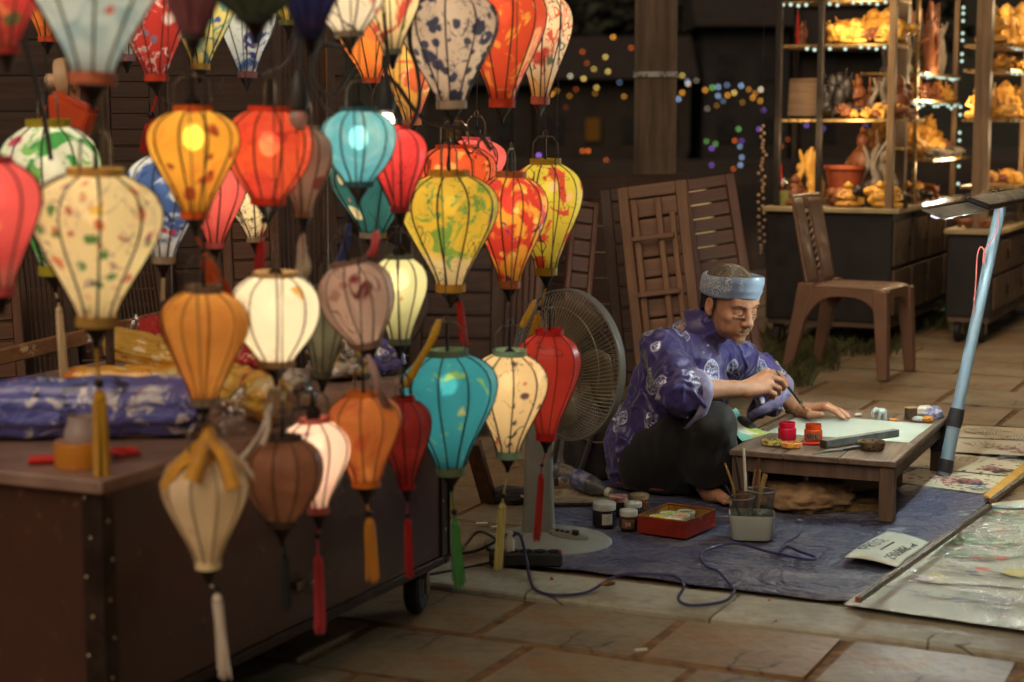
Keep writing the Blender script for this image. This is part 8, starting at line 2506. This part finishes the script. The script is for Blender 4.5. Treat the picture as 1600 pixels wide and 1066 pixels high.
# printed motifs on the sheets
def motif(parent_label, z, items):
    par = next(o for o in COL.objects if o.get('label') == parent_label)
    for (kind, px, py, a, b_, c) in items:
        m = MB(); ctr = G(px, py, z); rr = random.Random(px * 7 + py)
        key = 'ink_' + str(c)
        mt = INK.get(c) or plain('printed_colour', c, tuple(q_ * .8 for q_ in c[:3]) + (1,), 40, .6, 0, 0); INK[c] = mt
        if kind == 'spot':
            pts = []
            for i in range(18):
                an = 2 * math.pi * i / 18; q_ = 1 + .12 * rr.uniform(-1, 1)
                pts.append(ctr + U * math.sin(an) * b_ * q_ + V * math.cos(an) * a * q_)
            m.add(pts, [tuple(range(18))])
        elif kind == 'spray':
            for i in range(int(a)):
                p = ctr + U * rr.gauss(0, b_) + V * rr.gauss(0, b_ * 1.6); s_ = rr.uniform(.004, .012)
                an0 = rr.uniform(0, 6)
                m.add([p + U * math.sin(an0 + 2 * math.pi * k_ / 6) * s_ + V * math.cos(an0 + 2 * math.pi * k_ / 6) * s_ * 1.3 + Vector((0, 0, .0001 * i)) for k_ in range(6)], [(0, 1, 2, 3, 4, 5)])
        elif kind == 'curve':
            pts = spline([ctr + V * a * (t_ - .5) + U * b_ * math.sin(t_ * 5 + px) for t_ in np.linspace(0, 1, 7)], 4)
            for i in range(len(pts) - 1):
                d = (pts[i + 1] - pts[i]).normalized(); nn = Vector((-d.y, d.x, 0)) * (.0035 + .003 * math.sin(i * .7))
                m.add([pts[i] + nn, pts[i] - nn, pts[i + 1] - nn, pts[i + 1] + nn], [(0, 1, 2, 3)])
        else:      # brush written characters in columns
            for i in range(int(a)):
                for j in range(3):
                    p = ctr + V * (i * .026) - U * (j * .0) + U * (.03 * (j - 1))
                    for k_ in range(4):
                        an = rr.choice((0, .1, 1.5, .8, 2.3)); d = (V * math.cos(an) + U * math.sin(an)) * rr.uniform(.005, .010); nn = Vector((-d.y, d.x, 0)).normalized() * .0014
                        q_ = p + V * rr.uniform(-.006, .006) + U * rr.uniform(-.008, .008) + Vector((0, 0, .0001 * k_))
                        m.add([q_ - d + nn, q_ - d - nn, q_ + d - nn, q_ + d + nn], [(0, 1, 2, 3)])
        obj('printed_motif', m, mt, par, 0)
INK = {}
IR, IO, IG, IB, IK, IY, IPK, IBR = S(190, 96, 90), S(204, 138, 110), S(122, 152, 112), S(112, 122, 126), S(96, 90, 82), S(196, 192, 112), S(176, 110, 112), S(150, 118, 80)
motif(nlb[0], .034, [('spot', 1418, 912, .05, .012, IB), ('curve', 1470, 935, .3, .02, IB), ('spray', 1560, 950, 40, .05, S(150, 156, 160))] if False else [('curve', 1440, 925, .25, .02, IB), ('spot', 1450, 908, .06, .014, S(150, 146, 150)), ('spray', 1580, 945, 60, .05, S(160, 170, 176)), ('spray', 1500, 930, 30, .04, S(150, 170, 140))])
motif(nlb[1], .038, [('spot', 1533, 873, .032, .016, IR), ('spot', 1562, 870, .032, .014, IO), ('spray', 1500, 867, 46, .03, IG), ('spot', 1519, 893, .016, .016, IB), ('spot', 1524, 899, .022, .008, IB), ('spot', 1606, 896, .07, .05, IY), ('curve', 1560, 893, .3, .012, IB), ('curve', 1568, 902, .34, .01, IB), ('curve', 1450, 882, .1, .02, IY)])
motif(nlb[2], .042, [('spray', 1520, 848, 60, .05, S(120, 160, 120)), ('curve', 1560, 845, .34, .02, IG), ('spray', 1590, 850, 40, .03, S(190, 200, 170)), ('spot', 1555, 850, .02, .01, IO)])
motif(nlb[3], .046, [('spray', 1580, 806, 60, .05, S(130, 160, 130)), ('curve', 1585, 815, .3, .02, IG), ('spray', 1575, 800, 20, .03, IR)])
zf = z0 + .0125
motif(flb[0], zf + .014, [('curve', 1515, 676, .16, .03, IBR), ('curve', 1545, 672, .2, .02, IBR), ('spray', 1520, 675, 14, .02, IBR)])
motif(flb[1], zf + .010, [('chars', 1540, 696, 5, 0, IK), ('curve', 1515, 694, .2, .05, IBR), ('spray', 1590, 703, 30, .03, IPK), ('curve', 1580, 700, .12, .05, IY)])
motif(flb[2], zf + .006, [('chars', 1490, 716, 5, 0, IK), ('spray', 1570, 716, 34, .025, IB), ('spray', 1555, 733, 36, .03, IPK), ('curve', 1540, 730, .16, .04, IY), ('spray', 1572, 738, 40, .025, IK)])
motif(flb[3], zf + .002, [('spray', 1508, 752, 46, .035, IPK), ('curve', 1505, 742, .22, .05, IB), ('spray', 1530, 764, 30, .02, IB), ('curve', 1440, 745, .1, .03, IK)])
# backing board below them
bb_ = [G(x, y, .02) for x, y in [(1318, 947), (1705, 1002), (1705, 772), (1552, 788)]]
single('backing_board', MB().prism([(q_.x, q_.y) for q_ in bb_], .0165 + .008, .0245 + .0005), plain('white_board', S(200, 196, 176), None, 6, .6, 0, .1), 'thin white board under the film covered paintings', 'board', smooth=0)
# the film itself
def film():
    t = NT('clear_film')
    h = t.noise(7, 4, .65, t.distort(4, .2), .8); h2 = t.voro(30, t.distort(20, .05))
    n = t.bump(h2, .6, .012, t.bump(h, .7, .03))
    g = t.n('ShaderNodeBsdfGlossy'); g.inputs['Roughness'].default_value = .22; g.inputs[0].default_value = (1, 1, .98, 1); t.l(n, g.inputs['Normal'])
    d = t.n('ShaderNodeBsdfDiffuse'); d.inputs[0].default_value = (.92, .9, .84, 1); t.l(n, d.inputs['Normal'])
    gd = t.n('ShaderNodeMixShader'); gd.inputs[0].default_value = .55; t.l(g.outputs[0], gd.inputs[1]); t.l(d.outputs[0], gd.inputs[2])
    tp_ = t.n('ShaderNodeBsdfTransparent'); tp_.inputs[0].default_value = (.98, .98, .97, 1)
    # whitish creases painted in to stand for glare and glints on the film
    glint = t.math('MULTIPLY', t.ramp(t.noise(38, 4, .75, t.distort(12, .06)), .49, .56), t.ramp(t.noise(2.6, 3, .6, t.mapping((1, 1, 1), (3, 1, 0))), .46, .60))
    mx = t.n('ShaderNodeMixShader'); t.l(t.math('ADD', t.math('MULTIPLY', glint, .5), .06), mx.inputs[0]); t.l(tp_.outputs[0], mx.inputs[1]); t.l(gd.outputs[0], mx.inputs[2])
    return t.done(mx.outputs[0])
fc = [G(x, y, .05) for x, y in [(1326, 944), (1705, 998), (1705, 778), (1555, 791)]]
o = single('plastic_film', sheet([(q_.x, q_.y) for q_ in fc], 150, 90, .046, .015, 17.0, 13.0, .006), film(), 'crinkled clear plastic film laid over the near paintings', 'film', smooth=80)
M_ALU = plain('aluminium_rod', S(140, 142, 134), S(110, 112, 106), 14, .35, .8, .1)
def rod(a, b_, za, label):
    a, b_ = G(a[0], a[1], za), G(b_[0], b_[1], za)
    d = b_ - a
    t = thing('weight_rod', label, 'rod', a, math.atan2(d.y, d.x), 'rods weighing down the film')
    L_ = d.length
    obj('rod', MB().box((L_ / 2, 0, .010), (L_, .017, .016), None, .002), M_ALU, t)
    obj('groove', MB().box((L_ / 2, 0, .0185), (L_ - .01, .006, .002)), M_IRON, t, 0)
    obj('end_plug', MB().box((-.002, 0, .010), (.004, .015, .014), None, .002), plain('rust', S(120, 70, 44), None, 30, .7, 0, .2), t)
rod((1341, 943), (1546, 797), .058, 'long grey metal rod weighing down the film along its left edge')
rod((1549, 787), (1660, 706), .058, 'second metal rod continuing behind the long one')
single('film_cord', MB().tube(spline([G(x, y, .06) for x, y in [(1538, 790), (1560, 794), (1600, 795), (1660, 792)]], 5), .004, 7), plain('grey_cord', S(110, 120, 130), None, 9, .5, 0, 0), 'grey cord lying across the film behind the long rod', 'cord')
# ------------------------------------------------------------------ handwritten price card
cz_ = .030
cc = [G(x, y, cz_) for x, y in [(1319, 874), (1402, 888), (1452, 846), (1386, 832)]]
vs = []; fs = []
n1, n2 = 16, 10
for j in range(n2 + 1):
    for i in range(n1 + 1):
        s, t_ = i / n1, j / n2
        p = cc[0].lerp(cc[1], s).lerp(cc[3].lerp(cc[2], s), t_)
        p.z = cz_ + .006 * math.sin(s * 3.3 + .4) + .004 * math.sin(t_ * 4 + s) + .004
        vs.append(p - cc[0])
for j in range(n2):
    for i in range(n1):
        q_ = j * (n1 + 1) + i; fs.append((q_, q_ + 1, q_ + n1 + 2, q_ + n1 + 1))
card = thing('price_card', 'white card with a handwritten price beside the long rod', 'sign', cc[0], 0)
cso = obj('card', MB().add(vs, fs), plain('card_paper', S(196, 204, 188), S(182, 190, 174), 8, .6, 0, .1), card, 80)
md = cso.modifiers.new('t', 'SOLIDIFY'); md.thickness = .0012; md.offset = -1
GL = {'P': [[(0, 0), (0, 1), (.5, .95), (.55, .7), (.45, .5), (0, .48)]], 'R': [[(0, 0), (0, 1), (.5, .95), (.5, .6), (0, .5), (.6, 0)]], 'I': [[(.0, 0), (.35, 0)], [(.18, 0), (.18, 1)], [(0, 1), (.35, 1)]], 'C': [[(.55, .85), (.3, 1), (.05, .75), (.02, .3), (.25, 0), (.55, .12)]],
      'E': [[(.5, 0), (0, 0), (0, 1), (.5, 1)], [(0, .52), (.4, .52)]], '2': [[(.02, .8), (.2, 1), (.45, .9), (.45, .6), (0, 0), (.5, 0)]], '5': [[(.5, 1), (.08, 1), (.04, .55), (.35, .6), (.5, .3), (.3, 0), (0, .08)]],
      '0': [[(.25, 1), (.03, .7), (.03, .3), (.25, 0), (.47, .3), (.47, .7), (.25, 1)]], '.': [[(.05, 0), (.08, .06)]], 'd': [[(.4, .55), (.15, .55), (.02, .28), (.15, 0), (.4, .1)], [(.4, 1), (.4, 0)], [(.25, .85), (.55, .85)]],
      'v': [[(0, .5), (.2, 0), (.4, .5)]], 'n': [[(0, 0), (0, .5)], [(0, .4), (.25, .5), (.35, .35), (.35, 0)]], '-': [[(0, .4), (.3, .4)]]}
def card_z(p):
    best = min(range(len(vs)), key=lambda i: (vs[i].x - p.x) ** 2 + (vs[i].y - p.y) ** 2)
    return vs[best].z + .0012
def write(txt, start, end, hgt, wd, name, gap=.28):
    a, b_ = G(start[0], start[1], cz_) - cc[0], G(end[0], end[1], cz_) - cc[0]
    a.z = b_.z = 0
    ex = (b_ - a); Lw = ex.length; ex.normalize(); ey = Vector((-ex.y, ex.x, 0))
    tot = sum(max(q_[0] for st in GL[c] for q_ in st) + gap for c in txt) - gap
    sc = Lw / tot
    m = MB(); x = 0
    for c in txt:
        for st in GL[c]:
            pts = [a + ex * ((x + q_[0]) * sc) + ey * (q_[1] * hgt) for q_ in st]
            pts = spline(pts, 3) if len(pts) > 2 else pts
            for i in range(len(pts) - 1):
                d = (pts[i + 1] - pts[i]); 
                if d.length < 1e-6: continue
                nn = Vector((-d.y, d.x, 0)).normalized() * wd / 2; e_ = d.normalized() * wd * .3
                q4 = [pts[i] - e_ + nn, pts[i] - e_ - nn, pts[i + 1] + e_ - nn, pts[i + 1] + e_ + nn]
                m.add([Vector((q_.x, q_.y, card_z(q_) + .0002 * (i % 3))) for q_ in q4], [(0, 1, 2, 3)])
        x += max(q_[0] for st in GL[c] for q_ in st) + gap
    obj(name, m, M_INKD, card, 0)
write('PRICE', (1359, 866), (1389, 850), .034, .0052, 'price_word')
write('-', (1376, 867), (1397, 853), .001, .006, 'underline')
write('250.000d', (1396, 879), (1424, 859), .028, .0042, 'price_number')
write('vnd', (1427, 857), (1434, 852), .018, .0045, 'price_unit')
# ------------------------------------------------------------------ scraps and fallen petals
M_PETAL = plain('dry_petal', S(150, 70, 30), S(110, 50, 24), 60, .7, 0, .3)
for i, (x, y, lb) in enumerate([(862, 910, 'dry brown blossom on the kerb below the power strip'), (1208, 976, 'orange brown blossom on the paving near the kerb'), (1196, 942, 'red brown petal at the tarpaulin edge'), (1022, 943, 'small brown petal on the kerb'), (976, 938, 'dark petal on the kerb stone left of the lead')]):
    p = G(x, y, .004)
    m = MB(); rr = random.Random(i)
    for k_ in range(7):
        a = rr.uniform(0, 6.28); L_ = rr.uniform(.010, .018) * (1 if i < 3 else .6)
        e = Vector((math.cos(a), math.sin(a), rr.uniform(.2, .8))) * L_; s_ = Vector((-math.sin(a), math.cos(a), 0)) * L_ * .35
        m.add([(0, 0, .001), e * .5 + s_, e, e * .5 - s_], [(0, 1, 2, 3)])
    single('fallen_petal', m, M_PETAL, lb, 'petal', 'fallen petals', loc=(p.x, p.y, .003), smooth=0)
M_SCRAP = plain('paper_scrap', S(206, 196, 176), None, 9, .7, 0, 0)
for (x, y, L_, rz, lb) in [(992, 1019, .030, .3, 'white cigarette stub in the paving joint'), (744, 820, .035, .1, 'pale paper scrap on the paving right of the cart'), (768, 826, .02, .5, 'tiny paper scrap near the black cord')]:
    p = G(x, y, .006)
    single('paper_scrap', MB().tube([(0, 0, .004), (L_, 0, .004)], .0042, 8), M_SCRAP, lb, 'scrap', loc=p, rz=rz)

# grit in the paving joints
m = MB(); rr = random.Random(77)
for i in range(1500):
    u = 4.19 - SU * rr.randint(0, 4) + rr.gauss(0, .012) if rr.random() < .5 else rr.uniform(2.7, 4.19)
    v = rr.uniform(-.9, 1.6)
    if not visible(UV(u, v), 20): continue
    r_ = rr.uniform(.0012, .004); p = UV(u, v, -.004)
    m.add([p + Vector((math.cos(k_ * 2.1 + i) * r_, math.sin(k_ * 2.1 + i) * r_, 0)) for k_ in range(3)] + [p + Vector((0, 0, r_))], [(0, 1, 3), (1, 2, 3), (2, 0, 3)])
o = single('gravel', m, plain('grit', S(150, 116, 76), S(90, 70, 48), 300, .9, 0, 0), 'sandy grit scattered over the paving and its joints', 'grit', smooth=0); o['kind'] = 'stuff'
